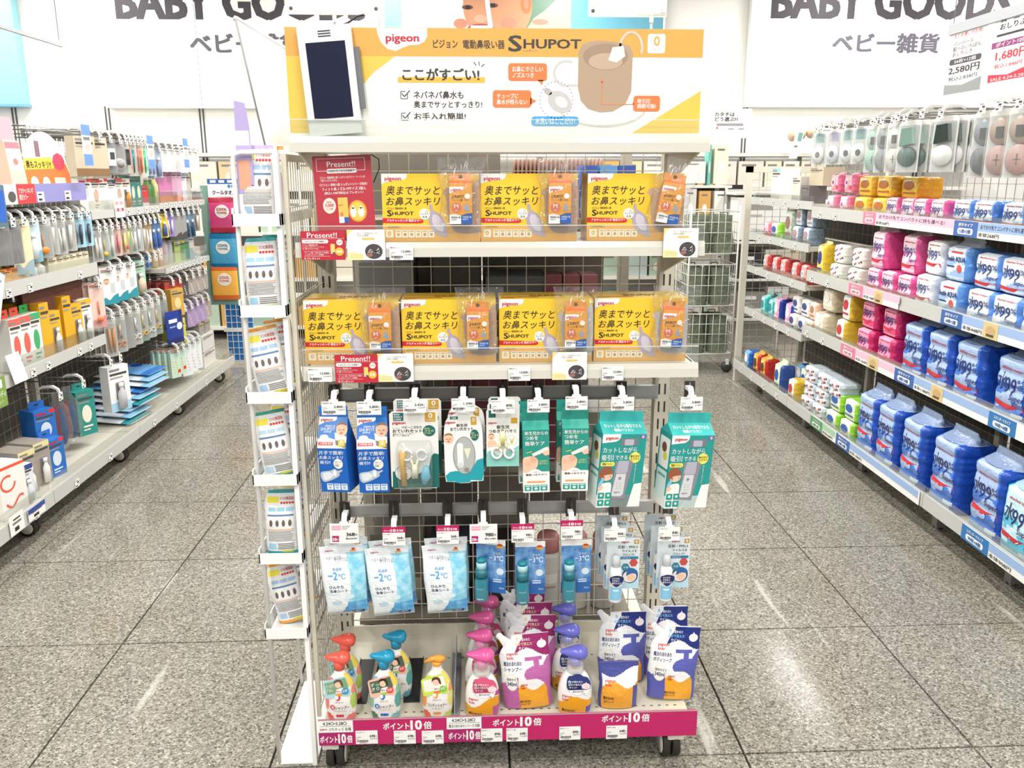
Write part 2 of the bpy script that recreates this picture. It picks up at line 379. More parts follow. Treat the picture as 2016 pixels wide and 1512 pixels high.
# centre poster of a smiling baby having its teeth brushed
a = W(757, 130, 7.9); b = W(1122, 0, 7.9); c = W(1306, 130, 7.9)
po = empty('wall_poster', (a.x, 7.9, a.z), 'wall poster of a smiling baby with a toothbrush above the yellow banner', 'poster')
q = MB(); q.box(0, c.x-a.x, 0, .05, 0, CEIL-a.z-.02, M('f2f4f5', .5)); q.go('board', po)
q = MB(); pxf(q, 757, -60, 1306, 130, 7.9, 30); q.o -= a; q.eps = .0006
SK = M('b9876a', .7, 0, .1); SK2 = M('a8714f', .7, 0, .1); HR = M('7a4f33', .6)
q.R(757, -60, 790, 130, M('6f99a3')); q.R(1122, -60, 1306, 130, M('5f9fb4'), 1); q.R(790, -60, 1122, 130, M('dfe6e4'), 1)
q.P([(1000, -60), (1122, -60), (1122, 130), (1000, 130)], M('4f6f5a'), 2)
q.C(978, 10, 68, SK, 3, 78, 30); q.C(1034, 6, 11, SK2, 4, 20); q.C(1034, 6, 5, M('a86c50'), 5, 11)
q.P([(930, -60), (1040, -60), (1048, -5), (1022, -8), (1012, -35), (950, -42)], HR, 4)
for ex, ey in ((919, 14), (968, 10)): q.C(ex, ey, 11, M('5a3526'), 5, 4.5); q.C(ex+1, ey, 5, DARK, 6, 4)
q.C(944, 36, 13, M('c4947a'), 5, 8); q.C(945, 56, 27, M('9c3b3b'), 5, 10); q.R(925, 50, 966, 56, M('fbfbf5'), 6)
q.C(905, 46, 14, M('b0745c'), 4, 10); q.C(1000, 44, 16, M('b0745c'), 4, 11)
q.P([(946, -60), (954, -60), (969, 58), (960, 58)], M('fdfdfd'), 7); q.C(965, 58, 7, M('ee8fb0'), 8, 4)
q.P([(1122, -30), (1122, 75), (1072, 80), (1032, 60), (1050, 34), (1070, 20)], M('c49a84'), 5); q.C(1062, 42, 16, M('a86f5c'), 6, 6)
q.go('photo_print', po)
# hanging rails with sale banners
def hrail(pa, pb_, X, lab, th=.02):
    A = WX(*pa, X); B = WX(*pb_, X); d = (B-A); m = MB()
    m.box(-.008, .008, 0, d.y, -th, th, M('b5b8bc', .3, .3)) if d.y > 0 else m.box(-.008, .008, d.y, 0, -th, th, M('b5b8bc', .3, .3))
    e = empty('hanging_rail', A, lab, 'rail'); m.go('bar', e)
    for t in (.04, .96):
        w_ = MB(); w_.tube([(0, d.y*t, .02), (0, d.y*t, CEIL-A.z)], .0022, M('b5b5b5', .4, .5), 5); w_.go('wire', e)
    return A
hrail((122, 90), (-10, 46), -1.95, 'thin grey rail hung by wires above the left shelves', .007)
hrail((1871, 60), (2030, 8), 1.95, 'grey rail with two sale banners above the right shelves')
def banner(px0, px1, lab, fn):
    X = 1.95; A = WX(*px0, X); B = WX(*px1, X); Wd = A.y-B.y; H = A.z-B.z
    m = MB(); m.box(-.001, .0, -Wd, 0, -H, 0, WHITE); m.fr((0, 0, 100, 100*H/Wd), (-.001, 0, -H), (0, -Wd, 0), (0, 0, H)); m.eps = .0006
    fn(m, 100*H/Wd); o = m.go('sale_banner', None, lab, 'banner', 'sale banners on the hanging rail'); o.location = A; return Wd, H
def b1(m, h):
    m.TX('まとめ買いがお得!', 14, 8, 90, 8+h*.06, RED, 1, .01); m.TX('パンパース\n肌へのいちばん\nおしりふき', 14, h*.2, 90, h*.42, BK, 1, .01)
    m.RR(8, h*.46, 94, h*.55, 4, M('3b3a3c'), 1); m.TX('56枚×12個', 22, h*.475, 80, h*.535, WHITE, 2, .01)
    m.TX('2,580円', 8, h*.58, 92, h*.70, BK, 1, .02); m.TX('税込2,838円', 10, h*.73, 88, h*.80, BK, 1, .01)
    m.P([(0, h*.84), (50, h*.88), (100, h*.80), (100, h), (0, h)], M('8d9190'), 1)
def b2(m, h):
    m.TX('ムーニー\nおしりふき', 16, 5, 96, h*.24, BK, 1, .02); m.RR(10, h*.30, 98, h*.335, 2, M('3b3a3c'), 1)
    m.R(0, h*.41, 100, h*.5, M('8f2372'), 1); m.TX('ポイント10倍', 12, h*.42, 90, h*.49, WHITE, 2, .015)
    m.TX('1,680円', 14, h*.55, 98, h*.70, RED, 1, .02); m.TX('税込1,848円', 14, h*.74, 84, h*.81, RED, 1, .01)
    m.P([(0, h*.88), (50, h*.92), (100, h*.84), (100, h), (0, h)], RED, 1); m.TX('SALE 4.24-5.28', 8, h*.94, 92, h*.985, WHITE, 2)
banner((1872, 61), (1929, 176), 'sale banner reading 2,580 yen with a grey foot', b1)
banner((1961, 31), (2022, 150), 'sale banner reading 1,680 yen with a red foot', b2)
# ================================================================== the promotional stand in the middle
YF, YS, YB = 1.789, 1.872, 2.245          # tray front, shelf front, uprights
XL, XR = -.392, .507
st = empty('display_stand', ((XL+XR)/2, YB, 0), 'cream steel display stand on castors in the middle of the aisle', 'stand'); SO = st.location.copy()
def stp(mb, name, par=None, **k):
    mb.v = [Vector(p)-SO for p in mb.v] if par is None else [Vector(p)-SO for p in mb.v]
    return mb.go(name, par or st, **k)
SLOT = M('33302b', .6)
for x in (XL, XR):
    u = MB(); u.box(x-.02, x+.02, YB-.02, YB+.02, .06, 1.5, BEIGE)
    for k in range(28):
        for s_ in (-.008, .008): u.box(x+s_-.0022, x+s_+.0022, YB-.0206, YB-.0195, .1+k*.05, .13+k*.05, SLOT)
    stp(u, 'upright')
def wires(mb, axis, a0, a1, z0, z1, c, dv, dh, r=.0016, mat=BEIGE):
    n = round((a1-a0)/dv)
    for k in range(n+1):
        t = a0+(a1-a0)*k/n
        p = [(t, c, z0), (t, c, z1)] if axis == 'x' else [(c, t, z0), (c, t, z1)]
        mb.tube(p, r, mat, 4, False)
    n = round((z1-z0)/dh)
    for k in range(n+1):
        t = z0+(z1-z0)*k/n; c2 = c+.003
        p = [(a0, c2, t), (a1, c2, t)] if axis == 'x' else [(c2, a0, t), (c2, a1, t)]
        mb.tube(p, r, mat, 4, False)
q = MB(); wires(q, 'x', XL+.02, XR-.02, .17, 1.495, YB, .05, .05); stp(q, 'back_wire_mesh')
q = MB(); wires(q, 'y', YS, YB-.02, .14, 1.47, XL-.012, .026, .1, .0014); q.box(XL-.018, XL-.008, YS-.006, YS, .12, 1.48, BEIGE); q.box(XL-.016, XL-.008, YS, YB, 1.465, 1.48, BEIGE); stp(q, 'side_wire_mesh')
# shelves
def shelf(z, name, lip_h, rail_h=.032):
    b = MB(); b.box(XL+.004, XR-.004, YS+.006, YB-.02, z+.004, z+.03, CREAM)
    for x in (XL+.006, XR-.012):
        b.prism([(YB-.02, z+.03), (YS+.02, z+.03), (YS+.05, z-.0), (YB-.02, z-.075)], x, x+.005, BEIGE, 'x')
    o = stp(b, name)
    r = MB(); r.prism([(YS+.006, z), (YS+.006, z+rail_h), (YS-.002, z+rail_h), (YS-.006, z+rail_h*.6), (YS-.008, z)], XL, XR, M('cfcbc0', .15), 'x')
    ob = stp(r, 'price_rail', o)
    l = MB(); l.box(XL, XR, YS+.001, YS+.0035, z+rail_h, z+lip_h, LIP); l.box(XL, XR, YS+.0, YS+.0045, z+lip_h-.002, z+lip_h, clear('ffffff', .6, .1, fac=.5, key='lip_edge')); stp(l, 'clear_lip', o)
    return o
ZT, Z1, Z2 = 1.4835, 1.262, .985
shelf(ZT, 'shelf', .068, .033); shelf(Z1, 'shelf', .068); shelf(Z2, 'shelf', .072)
# base tray
b = MB(); b.box(XL+.006, XR+.012, YF+.012, YB-.022, .118, .13, BEIGE); b.box(XL, XR+.015, YB-.024, YB-.018, .10, .165, BEIGE)
b.box(XL-.002, XR+.02, YF+.004, YF+.012, .095, .135, BEIGE)
for k in range(44):
    for yy in (1.86, 2.10): x = XL+.02+k*.02; b.box(x, x+.007, yy, yy+.003, .1299, .1304, SLOT)
stp(b, 'base_tray')
for x, s_ in ((XL+.02, 1), (XR-.02, -1)):
    b = MB(); b.box(x-.02, x+.02, YF+.03, YB+.3, .06, .1, CREAM); stp(b, 'base_leg')
b = MB(); b.box(XL-.003, XR+.022, YF+.001, YF+.003, .128, .168, LIP); stp(b, 'clear_lip')
for x in (XL+.03, XR-.03):
    for yy in (YF+.06, YB+.25):
        c = MB(); c.lathe([(.008, x-.022), (.036, x-.022), (.038, x-.018), (.038, x-.006), (.036, x-.003), (.008, x-.003)], M('2b2825', .6), 20)
        c.v = [Vector((p.z, yy+p.y, .038+p.x)) for p in c.v]
        d = MB(); d.lathe([(.008, x+.003), (.036, x+.003), (.038, x+.006), (.038, x+.018), (.036, x+.022), (.03, x+.023), (.008, x+.023)], M('2b2825', .6), 20)
        d.v = [Vector((p.z, yy+p.y, .038+p.x)) for p in d.v]
        c.add(d.v, d.f, M('2b2825', .6), True)
        for sx in (-.0235, .0235):
            h_ = MB(); h_.lathe([(.002, x+sx), (.03, x+sx), (.03, x+sx*.9), (.002, x+sx*.9)], CREAM, 18); h_.v = [Vector((p.z, yy+p.y, .038+p.x)) for p in h_.v]; c.add(h_.v, h_.f, CREAM, True)
        c.box(x-.006, x+.006, yy-.012, yy+.03, .03, .08, CREAM); c.box(x-.026, x+.026, yy-.02, yy+.035, .074, .095, CREAM)
        stp(c, 'castor')
# magenta point strip on the tray front
ms = empty('promotion_strip', (XL, YF, .095), 'magenta promotion strip along the front of the base tray', 'strip')
q = MB(); q.box(0, XR+.022-XL, -.001, .0015, 0, .071, MAG); q.box(0, XR+.022-XL, -.0014, -.001, .0685, .071, clear('ffffff', .6, .1, key='lip_edge')); q.go('card', ms)
q = MB(); pxf(q, 627, 1408, 1371, 1458, YF-.001); q.o = Vector((0, -.001, 0)); q.uu = Vector(((XR+.022-XL)/744, 0, 0)); q.vv = Vector((0, 0, .071/53)); q.d = (627, 1408, 1371, 1461)
def strip_txt(x0, x1, y): q.TX('ポイント', x0, y+4, x0+(x1-x0)*.54, y+18, WHITE, 2, .03); q.TX('10', x0+(x1-x0)*.56, y, x0+(x1-x0)*.8, y+20, WHITE, 2, .04); q.TX('倍', x0+(x1-x0)*.83, y+3, x1, y+19, WHITE, 2, .03)
strip_txt(752, 847, 1413); strip_txt(966, 1062, 1412); strip_txt(1181, 1276, 1410)
for x0, t1, t2 in ((626, '4.24○▸5.28○', 'ぷちキッズ 各種'), (876, '4.24○▸5.28○', '魔法のあわあわシリーズ 各種')):
    q.R(x0+1, 1434, x0+68, 1460, M('a81d67'), 1); q.R(x0, 1410, x0+68, 1434, WHITE, 1)
    q.TX(t1, x0+10, 1412, x0+56, 1419, BK, 2, .02); q.R(x0+4, 1421, x0+64, 1421.6, BK, 2)
    q.TX(t2, x0+20 if x0 < 700 else x0+4, 1424, x0+64, 1431, BK, 2, .01)
    if x0 < 700: q.TX('pigeon', x0+4, 1425, x0+18, 1430, RED, 2, .02)
    strip_txt(x0+3, x0+66, 1437)
q.go('printed_label', ms)
# small shelf price tags
def tagart(m, name, price, sub, head=None):
    """design 232 x 135"""
    m.TX(name, 8, 10, 100, 22, BK, 2, .01); m.TX('本体価格', 8, 60, 55, 70, BK, 2); m.TX(price, 118 if len(price) > 4 else 148, 42, 205, 68, BK, 2, .02); m.TX('円', 210, 52, 222, 66, BK, 2)
    m.TX('税込', 8, 78, 32, 88, BK, 2); m.TX(sub, 150, 76, 222, 92, BK, 2)
    r = random.Random(name+price); x = 14
    while x < 130:
        w_ = r.choice((2, 3, 5, 7)); m.R(x, 94, x+w_, 116, BK, 2); x += w_+r.choice((2, 3, 4))
    m.R(40, 121, 110, 125, M('55504c'), 2)
def ptag(px, py, pw, ph, Y, name, price, sub, lab, grp='price tags on the stand'):
    a = W(px, py+ph, Y); b = W(px+pw, py, Y); wd = b.x-a.x; hh = b.z-a.z
    m = MB(); m.box(0, wd, 0, .0006, 0, hh, WHITE); m.fr((0, 0, 232, 135), (0, 0, 0), (wd, 0, 0), (0, 0, hh)); tagart(m, name, price, sub)
    o = m.go('price_tag', None, lab, 'price tag', grp); o.location = a; return o
YT = YS-.0125
ptag(767, 484, 46, 28, YT, '電動鼻吸い器 シュポット', '13,000', '14,300円', 'white price tag reading 13,000 on the upper shelf rail')
for x, y, w_ in ((607, 724, 46, ), (1001, 722, 43), (1185, 721, 43)):
    ptag(x, y, w_, 28, YT, '電動鼻吸い器 シュポット', '13,000', '14,300円', 'price tag reading 13,000 on the middle shelf rail, %s' % {607: 'at its left end', 1001: 'left of the photo card', 1185: 'towards the right end'}[x])
YM = YF-.0025
for x, y, p_, sub, nm, lb in ((701, 1438, '698', '767円', 'ぷちキッズ泡シャンプー', 'under the red pump bottles'), (776, 1438, '698', '767円', 'ぷちキッズ泡シャンプー', 'under the blue pump bottles'), (831, 1438, '698', '767円', 'コンディショナー', 'under the yellow pump bottle'),
        (947, 1434, '898', '987円', '魔法のあわあわシャンプー', 'under the pink pump bottles'), (997, 1433, '648', '712円', '魔法のシャンプー詰替', 'under the pink refill pouch'), (1101, 1430, '898', '987円', '魔法のボディソープ', 'under the purple pump bottles'), (1193, 1428, '648', '712円', '魔法のボディ詰替', 'under the blue refill pouches')):
    ptag(x, y, 42, 27, YM, nm, p_, sub, 'white price tag reading %s on the magenta strip, %s' % (p_, lb))
# POP cards on the shelf lips
PRD = M('c12a3c', .35)
def present(px, py, pw, ph, Y, lab, grp=None):
    a = W(px, py+ph, Y); b = W(px+pw, py, Y); wd = b.x-a.x; hh = b.z-a.z
    m = MB(); m.box(0, wd, 0, .001, 0, hh, PRD); m.fr((0, 0, 385, 262), (0, 0, 0), (wd, 0, 0), (0, 0, hh))
    m.TX('Present!!', 58, 12, 318, 60, WHITE, 2, .01); m.R(6, 65, 380, 67, WHITE, 2)
    m.RR(10, 76, 240, 110, 16, WHITE, 2); m.TX('4.24○▸なくなり次第終了', 28, 84, 220, 102, BK, 3, .01)
    m.TX('ピジョン 電動鼻吸い器\nシュポット(ホワイト・ベージュ)\nをご購入いただいた方に、', 14, 118, 200, 166, WHITE, 2, .01)
    m.R(22, 180, 250, 182, WHITE, 2); m.R(22, 226, 250, 228, WHITE, 2); m.TX('フィット鼻ノズルMサイズ2個入\nシュポットシリーズ専用', 30, 188, 244, 222, WHITE, 2, .01)
    m.TX('をプレゼント!', 24, 238, 160, 258, WHITE, 2, .015)
    m.C(338, 102, 28, M('f7e9dd'), 2); m.C(334, 186, 38, M('f3bd3c'), 2); m.R(258, 116, 296, 206, M('f2cf72'), 3); m.R(276, 190, 296, 206, M('2d62ae'), 4); m.TX('5,000', 318, 96, 358, 108, RED, 3, .01)
    for x in (322, 346): m.C(x, 186, 9, WHITE, 3, 13)
    o = m.go('promotion_card', None, lab, 'card', grp); o.location = a
present(594, 455, 84, 57, YT-.001, 'red Present promotion card at the left end of the upper shelf lip')
present(661, 698, 82, 56, YT-.001, 'red Present promotion card on the middle shelf lip')
def washcard(px, py, pw, ph, Y, lab):
    a = W(px, py+ph, Y); b = W(px+pw, py, Y); wd = b.x-a.x; hh = b.z-a.z
    m = MB(); m.box(0, wd, 0, .001, 0, hh, WHITE); m.fr((0, 0, 330, 265), (0, 0, 0), (wd, 0, 0), (0, 0, hh))
    m.P([(0, 0), (60, 0), (20, 30), (0, 70)], M('f3d98a'), 1); m.P([(0, 200), (60, 190), (140, 220), (140, 265), (0, 265)], M('f6e6a8'), 1)
    m.TX('チューブを洗わないから\nお手入れ簡単!', 90, 22, 270, 58, M('8a7a68'), 2); m.RR(130, 70, 240, 88, 8, M('f0c367'), 2)
    m.C(230, 190, 77, M('4a4547'), 2, 66, 24)
    for k in range(7): m.LN([(170+k*12, 215-k*5), (200+k*10, 170+k*6), (240+k*6, 200-k*4), (275, 160+k*9)], 5, M(('e8e4e2', 'b8918c', '8d8a8e')[k % 3]), 3)
    m.C(190, 220, 30, M('a06a62'), 3, 18)
    for k in range(3): m.R(20, 214+k*14, 130, 218+k*14, M('d8c68c'), 2)
    o = m.go('promotion_card', None, lab, 'card', 'washing photo cards'); o.location = a
washcard(685, 452, 72, 60, YT, 'white and yellow card with a round washing photo, left end of the upper shelf')
washcard(1305, 449, 71, 58, YT, 'white and yellow card with a round washing photo, right end of the upper shelf')
washcard(744, 696, 69, 56, YT, 'white and yellow card with a round washing photo, left half of the middle shelf')
washcard(1087, 693, 69, 55, YT, 'white and yellow card with a round washing photo, right half of the middle shelf')
# ---- top banner
YBN = 1.905
bn = empty('banner_board', (XL, YBN, ZT+.0306), 'wide yellow banner board lettered SHUPOT standing on the top shelf', 'banner'); BO = bn.location.copy()
A = W(572, 262, YBN); B = W(1386, 58, YBN)
q = MB(); q.box(0, B.x-A.x, 0, .006, 0, B.z-BO.z, M('f7f5ee', .4)); bn.location.x = A.x; BO = bn.location.copy(); q.go('board', bn)
q = MB(); pxf(q, 566, 60, 1387, 262, YBN); q.o = Vector((0, 0, W(970, 262, YBN).z-BO.z)); q.uu = Vector(((B.x-A.x)/821, 0, 0)); q.d = (566, 60, 1387, 262); q.vv = Vector((0, 0, (B.z-BO.z-q.o.z)/202))
OR = M('e3a850', .4); YL = M('e8c552', .4); TXT = M('3e3a36')
q.R(566, 60, 1387, 114, OR); q.P([(566, 114), (778, 114), (735, 145), (712, 170), (640, 262), (566, 262)], YL)
q.P([(1387, 178), (1387, 262), (1250, 262)], YL)
q.P([(744, 61), (842, 61), (842, 76), (836, 86), (824, 92), (806, 93), (795, 97), (780, 104), (764, 100), (752, 88), (746, 74)], M('fbf9f4'), 2)
q.TX('pigeon', 761, 72, 826, 91, RED, 3, .03)
q.TX('ピジョン', 853, 82, 901, 98, TXT, 2, .02); q.TX('電動鼻吸い器', 911, 82, 993, 99, TXT, 2, .02)
q.TX('S', 1000, 73, 1027, 104, TXT, 2, .02); q.TX('HUPOT', 1030, 80, 1144, 98, TXT, 2, .025); q.TX('シュポット', 1029, 100, 1057, 104, TXT, 2)
q.RR(1276, 69, 1311, 106, 5, WHITE, 2); q.TX('0', 1288, 73, 1300, 92, M('e8a83e'), 3, .02); q.TX('ヵ月から', 1284, 97, 1303, 102, M('e8a83e'), 3)
q.R(782, 153, 954, 164, M('f1b74a'), 2); q.TX('ここがすごい!', 791, 136, 943, 160, TXT, 3, .03)
for (a, b_), (c, d) in (((932, 124), (937, 131)), ((942, 123), (943, 131)), ((953, 128), (947, 133))): q.LN([(a, b_), (c, d)], 1.6, TXT, 2)
for yy, t, x1 in ((180, 'ネバネバ鼻水も', 911), (None, '奥までサッとすっきり!', 948), (222, 'お手入れ簡単!', 915)):
    if yy:
        q.LN([(787, yy+1), (787, yy+15), (800, yy+15), (800, yy+6)], 1.4, TXT, 2); q.LN([(787, yy+1), (796, yy+1)], 1.4, TXT, 2); q.LN([(789, yy+5), (794, yy+11), (805, yy-1)], 2, TXT, 2)
        q.TX(t, 812, yy, x1, yy+15, TXT, 2, .02)
    else: q.TX(t, 812, 199, x1, 213, TXT, 2, .02)
def bub(x0, y0, x1, y1, t, tail): q.RR(x0, y0, x1, y1, 6, M('df7d43'), 3); q.P(tail, M('df7d43'), 3); q.TX(t, x0+8, y0+6, x1-8, y1-6, WHITE, 4, .015)
bub(1000, 126, 1077, 160, 'お鼻にやさしい\nノズルつき', [(1058, 158), (1070, 158), (1067, 168)]); bub(969, 178, 1046, 212, 'チューブに\n鼻水が残らない', [(1044, 192), (1056, 199), (1044, 206)])
bub(1251, 188, 1305, 219, '吸引圧\n調節可能!', [(1251, 200), (1253, 206), (1249, 204)])
def arc(cx, cy, rx, ry, a0, a1, n=16): return [(cx+rx*math.cos(math.radians(a0+(a1-a0)*k/n)), cy+ry*math.sin(math.radians(a0+(a1-a0)*k/n))) for k in range(n+1)]
GC = M('cfcbc4', .4); TP = M('b49a80', .5); TPD = M('a38a72', .5)
q.LN(arc(1243, 96, 22, 30, 180, 380), 4.5, GC, 3); q.LN(arc(1115, 145, 24, 24, 80, 300), 4.5, GC, 2); q.LN([(1119, 168), (1150, 168)], 4.5, GC, 2)
q.LN(arc(1190, 215, 85, 33, 0, 170), 4.5, GC, 2)
q.P([(1139, 104), (1146, 90), (1160, 84), (1185, 82), (1215, 85), (1240, 92), (1247, 106), (1246, 180), (1235, 205), (1210, 219), (1185, 221), (1160, 214), (1145, 198), (1139, 172)], TP, 3)
q.C(1193, 112, 45, TPD, 4, 24, 24); q.C(1193, 122, 34, M('c0a88f'), 5, 16, 22); q.P([(1206, 95), (1228, 92), (1232, 112), (1215, 124), (1198, 120)], M('dfe0de'), 6)
q.LN([(1187, 205), (1187, 160)], 1.5, M('e58a5c'), 5); q.P([(1183, 163), (1187, 155), (1191, 163)], M('e58a5c'), 5); q.LN([(1187, 205), (1251, 205)], 1.5, M('e58a5c'), 5)
for k in range(30): t = 2*PI*k/30; q.C(1096+33*math.cos(t), 197+36*math.sin(t), 1.3, M('8d93a3'), 3, n=6)
q.C(1103, 200, 26, M('c3c3c1'), 4, 19, 22, .6); q.C(1079, 180, 9, M('b5b3b0'), 4, 6, 12, .6); q.C(1106, 201, 14, M('dcdcda'), 5, 10, 16, .6)
q.RR(1046, 229, 1142, 248, 7, M('4aa3d8'), 3); q.TX('水洗いはここだけ!', 1054, 232, 1134, 245, WHITE, 4, .015)
q.go('printed_artwork', bn)
# ---- tablet screen leaning on the banner
tb_ = empty('tablet_display', W(660, 246, 1.882), 'white framed video tablet with a dark screen leaning on the banner', 'tablet')
tb_.rotation_euler = (math.radians(-2), math.radians(-4.5), 0)
Wt, Ht = .112, .198
q = MB(); q.rbox(-Wt/2, Wt/2, -.0, .010, -.02, Ht, .004, M('e9e9e6', .3)); q.rbox(-Wt/2, Wt/2, -.003, .0, -.02, Ht, .003, M('f1f1ee', .3)); q.go('frame', tb_)
q = MB(); q.box(-.041, .041, -.0042, -.0031, .014, Ht-.032, M('0b1030', .12)); q.go('screen', tb_)
q = MB()
for k in range(3): q.box(-.013, .013, -.0038, -.003, Ht-.012-k*.005, Ht-.0095-k*.005, M('3a3b3d'))
q.go('speaker_slots', tb_)
q = MB(); q.rbox(.05, .068, .004, .014, .03, Ht-.045, .004, M('6d7072', .4)); q.box(-.03, .03, .006, .0135, -.0, .05, M('3b3b3d')); q.go('mount', tb_)
q = MB(); q.tube([(.02, .012, Ht-.004), (.05, .014, Ht+.005), (.07, .014, Ht+.016), (.085, .014, Ht+.018)], .0022, DARK, 6); q.go('cable', tb_)
# ---- cream cards in clip holders behind the banner
def clipcard(x0, x1, yb, cx, yc, Y, lab):
    a = W(x0, yb, Y); b = W(x1, yb, Y); c = W(cx, yc, Y); e = empty('clip_sign', (c.x, Y, ZT+.0306), lab, 'sign'); o = Vector(e.location)
    m = MB(); m.box(a.x-o.x, b.x-o.x, 0, .002, a.z-o.z, a.z-o.z+.2, M('f4f1dd', .5))
    for xx in (.06, .94): m.fr((0, 0, 1, 1), (0, 0, 0), (1, 0, 0), (0, 0, 1)); m.lathe([(.001, -.0006), (.004, -.0006), (.004, .0)], M('54504c'), 10, ((a.x-o.x)*(1-xx)+(b.x-o.x)*xx, a.z-o.z+.012), axis='y')
    m.go('card', e)
    m = MB(); m.tube([(-.03, 0, c.z-o.z), (.03, 0, c.z-o.z)], .006, clear('ffffff', .5, .05, key='clip_clear'), 10); m.box(-.004, .004, -.003, .004, c.z-o.z-.02, c.z-o.z, clear('ffffff', .5, .05, key='clip_clear')); m.go('clip', e)
    m = MB(); m.tube([(0, 0, 0), (0, 0, c.z-o.z-.01)], .0025, STEEL, 6); m.box(-.02, .02, -.02, .02, 0, .003, WHITE); m.go('rod', e)
clipcard(562, 752, 28, 658, 24, 1.96, 'cream card in a clip holder behind the tablet'); clipcard(1158, 1312, 33, 1283, 25, 1.96, 'cream card in a clip holder behind the right end of the banner')
# ---- white side board leaning out at the top left
e = empty('side_board', (XL-.02, 1.9, ZT+.02), 'white board leaning outwards at the left end of the top shelf', 'board'); o = Vector(e.location)
c0 = W(524, 296, 1.9)-o; c1 = W(463, 36, 1.9)-o; c2 = W(600, 120, 2.2)-o; c3 = W(590, 300, 2.2)-o
m = MB(); t = Vector((.004, -.001, 0)); vs = [c0, c1, c2, c3]; m.add(vs+[p+t for p in vs], [(0, 1, 2, 3), (7, 6, 5, 4), (0, 4, 5, 1), (1, 5, 6, 2), (2, 6, 7, 3), (3, 7, 4, 0)], M('f3efe6', .5)); m.go('panel', e)
m = MB(); m.tube([c1, c2], .006, M('d3d1d4', .4), 6); m.tube([c0, c1], .0022, M('8f8c89', .4), 6); m.go('edge_trim', e)
# ---- red Present sign on the upper shelf
Yp = 1.90; a = W(643, 458, Yp); bb = W(742, 309, Yp)
e = empty('promotion_sign', (0, 0, 0), 'tall red Present sign in a clear holder on the upper shelf', 'sign'); e.location = (W(685, 470, Yp).x, Yp, Z1+.0335); e.rotation_euler = (0, math.radians(-2), 0)
wd = .126; hh = W(683, 309, Yp).z-Z1-.03
m = MB(); m.box(-wd/2, wd/2, 0, .0015, 0, hh, PRD)
m.fr((285, 88, 840, 800), (-wd/2, 0, 0), (wd, 0, 0), (0, 0, hh))
for l_ in ([(322, 112), (780, 112)], [(322, 212), (780, 212)], [(322, 112), (322, 212)], [(780, 112), (780, 212)]): m.LN(l_, 4, WHITE, 2)
m.TX('Present!!', 420, 135, 690, 182, WHITE, 2, .01); m.RR(412, 195, 702, 233, 18, WHITE, 2); m.TX('4.24○▸なくなり次第終了', 434, 203, 680, 226, BK, 3, .01)
m.TX('ピジョン 電動鼻吸い器 シュポット(ホワイト・ベージュ)を\nご購入いただいた方に、', 345, 256, 775, 300, WHITE, 2, .01)
m.TX('〈ピジョン 鼻吸い器 シュポットシリーズ専用〉', 335, 314, 790, 338, WHITE, 2, .015); m.TX('フィット鼻ノズル Mサイズ 2個入', 355, 348, 775, 376, WHITE, 2, .015); m.TX('(税込1,100円相当)をプレゼント!', 375, 384, 748, 410, WHITE, 2, .015)
m.C(413, 500, 62, M('f6e6d6'), 2, 66); m.TX('全店計', 388, 460, 436, 476, RED, 3, .01); m.TX('5,000', 372, 482, 454, 512, RED, 3, .02); m.TX('セット限定', 382, 518, 446, 534, RED, 3, .01)
m.C(680, 552, 88, M('f0a52c'), 2, 92); m.C(680, 552, 74, M('f7cf52'), 3, 78); m.R(496, 435, 590, 648, M('f3c95c'), 4); m.R(496, 595, 545, 648, WHITE, 5); m.R(545, 600, 590, 648, M('2f5fae'), 5); m.C(524, 575, 17, M('e5836a'), 5); m.TX('pigeon', 502, 490, 545, 505, RED, 5, .01)
for x in (637, 712): m.C(x, 560, 30, WHITE, 4, 40); m.C(x, 520, 12, WHITE, 4, 14)
m.go('printed_card', e)
m = MB(); HOLD = clear('ffffff', .995, .04, fac=.1, key='sign_holder'); m.box(-wd/2-.003, wd/2+.003, -.003, -.0015, 0, hh+.002, HOLD); m.box(-wd/2, wd/2, -.01, .05, 0, .002, HOLD); m.go('clear_holder', e)
m = MB(); m.tube([(wd/2, .01, hh), (wd/2+.015, .02, hh-.01), (wd/2+.014, .03, hh-.03), (wd/2, .02, hh-.06)], .0012, DARK, 5); m.go('cable', e)
# ================================================================== goods on the stand
def curve(pts, n=6):
    """smooth closed/open outline through points (Catmull-Rom)"""
    o = []
    for i in range(len(pts)-1):
        p0 = pts[max(i-1, 0)]; p1 = pts[i]; p2 = pts[i+1]; p3 = pts[min(i+2, len(pts)-1)]
        for k in range(n):
            t = k/n
            o.append(tuple(.5*((2*b)+(-a+c)*t+(2*a-5*b+4*c-d)*t*t+(-a+3*b-3*c+d)*t**3) for a, b, c, d in zip(p0, p1, p2, p3)))
    return o+[pts[-1]]
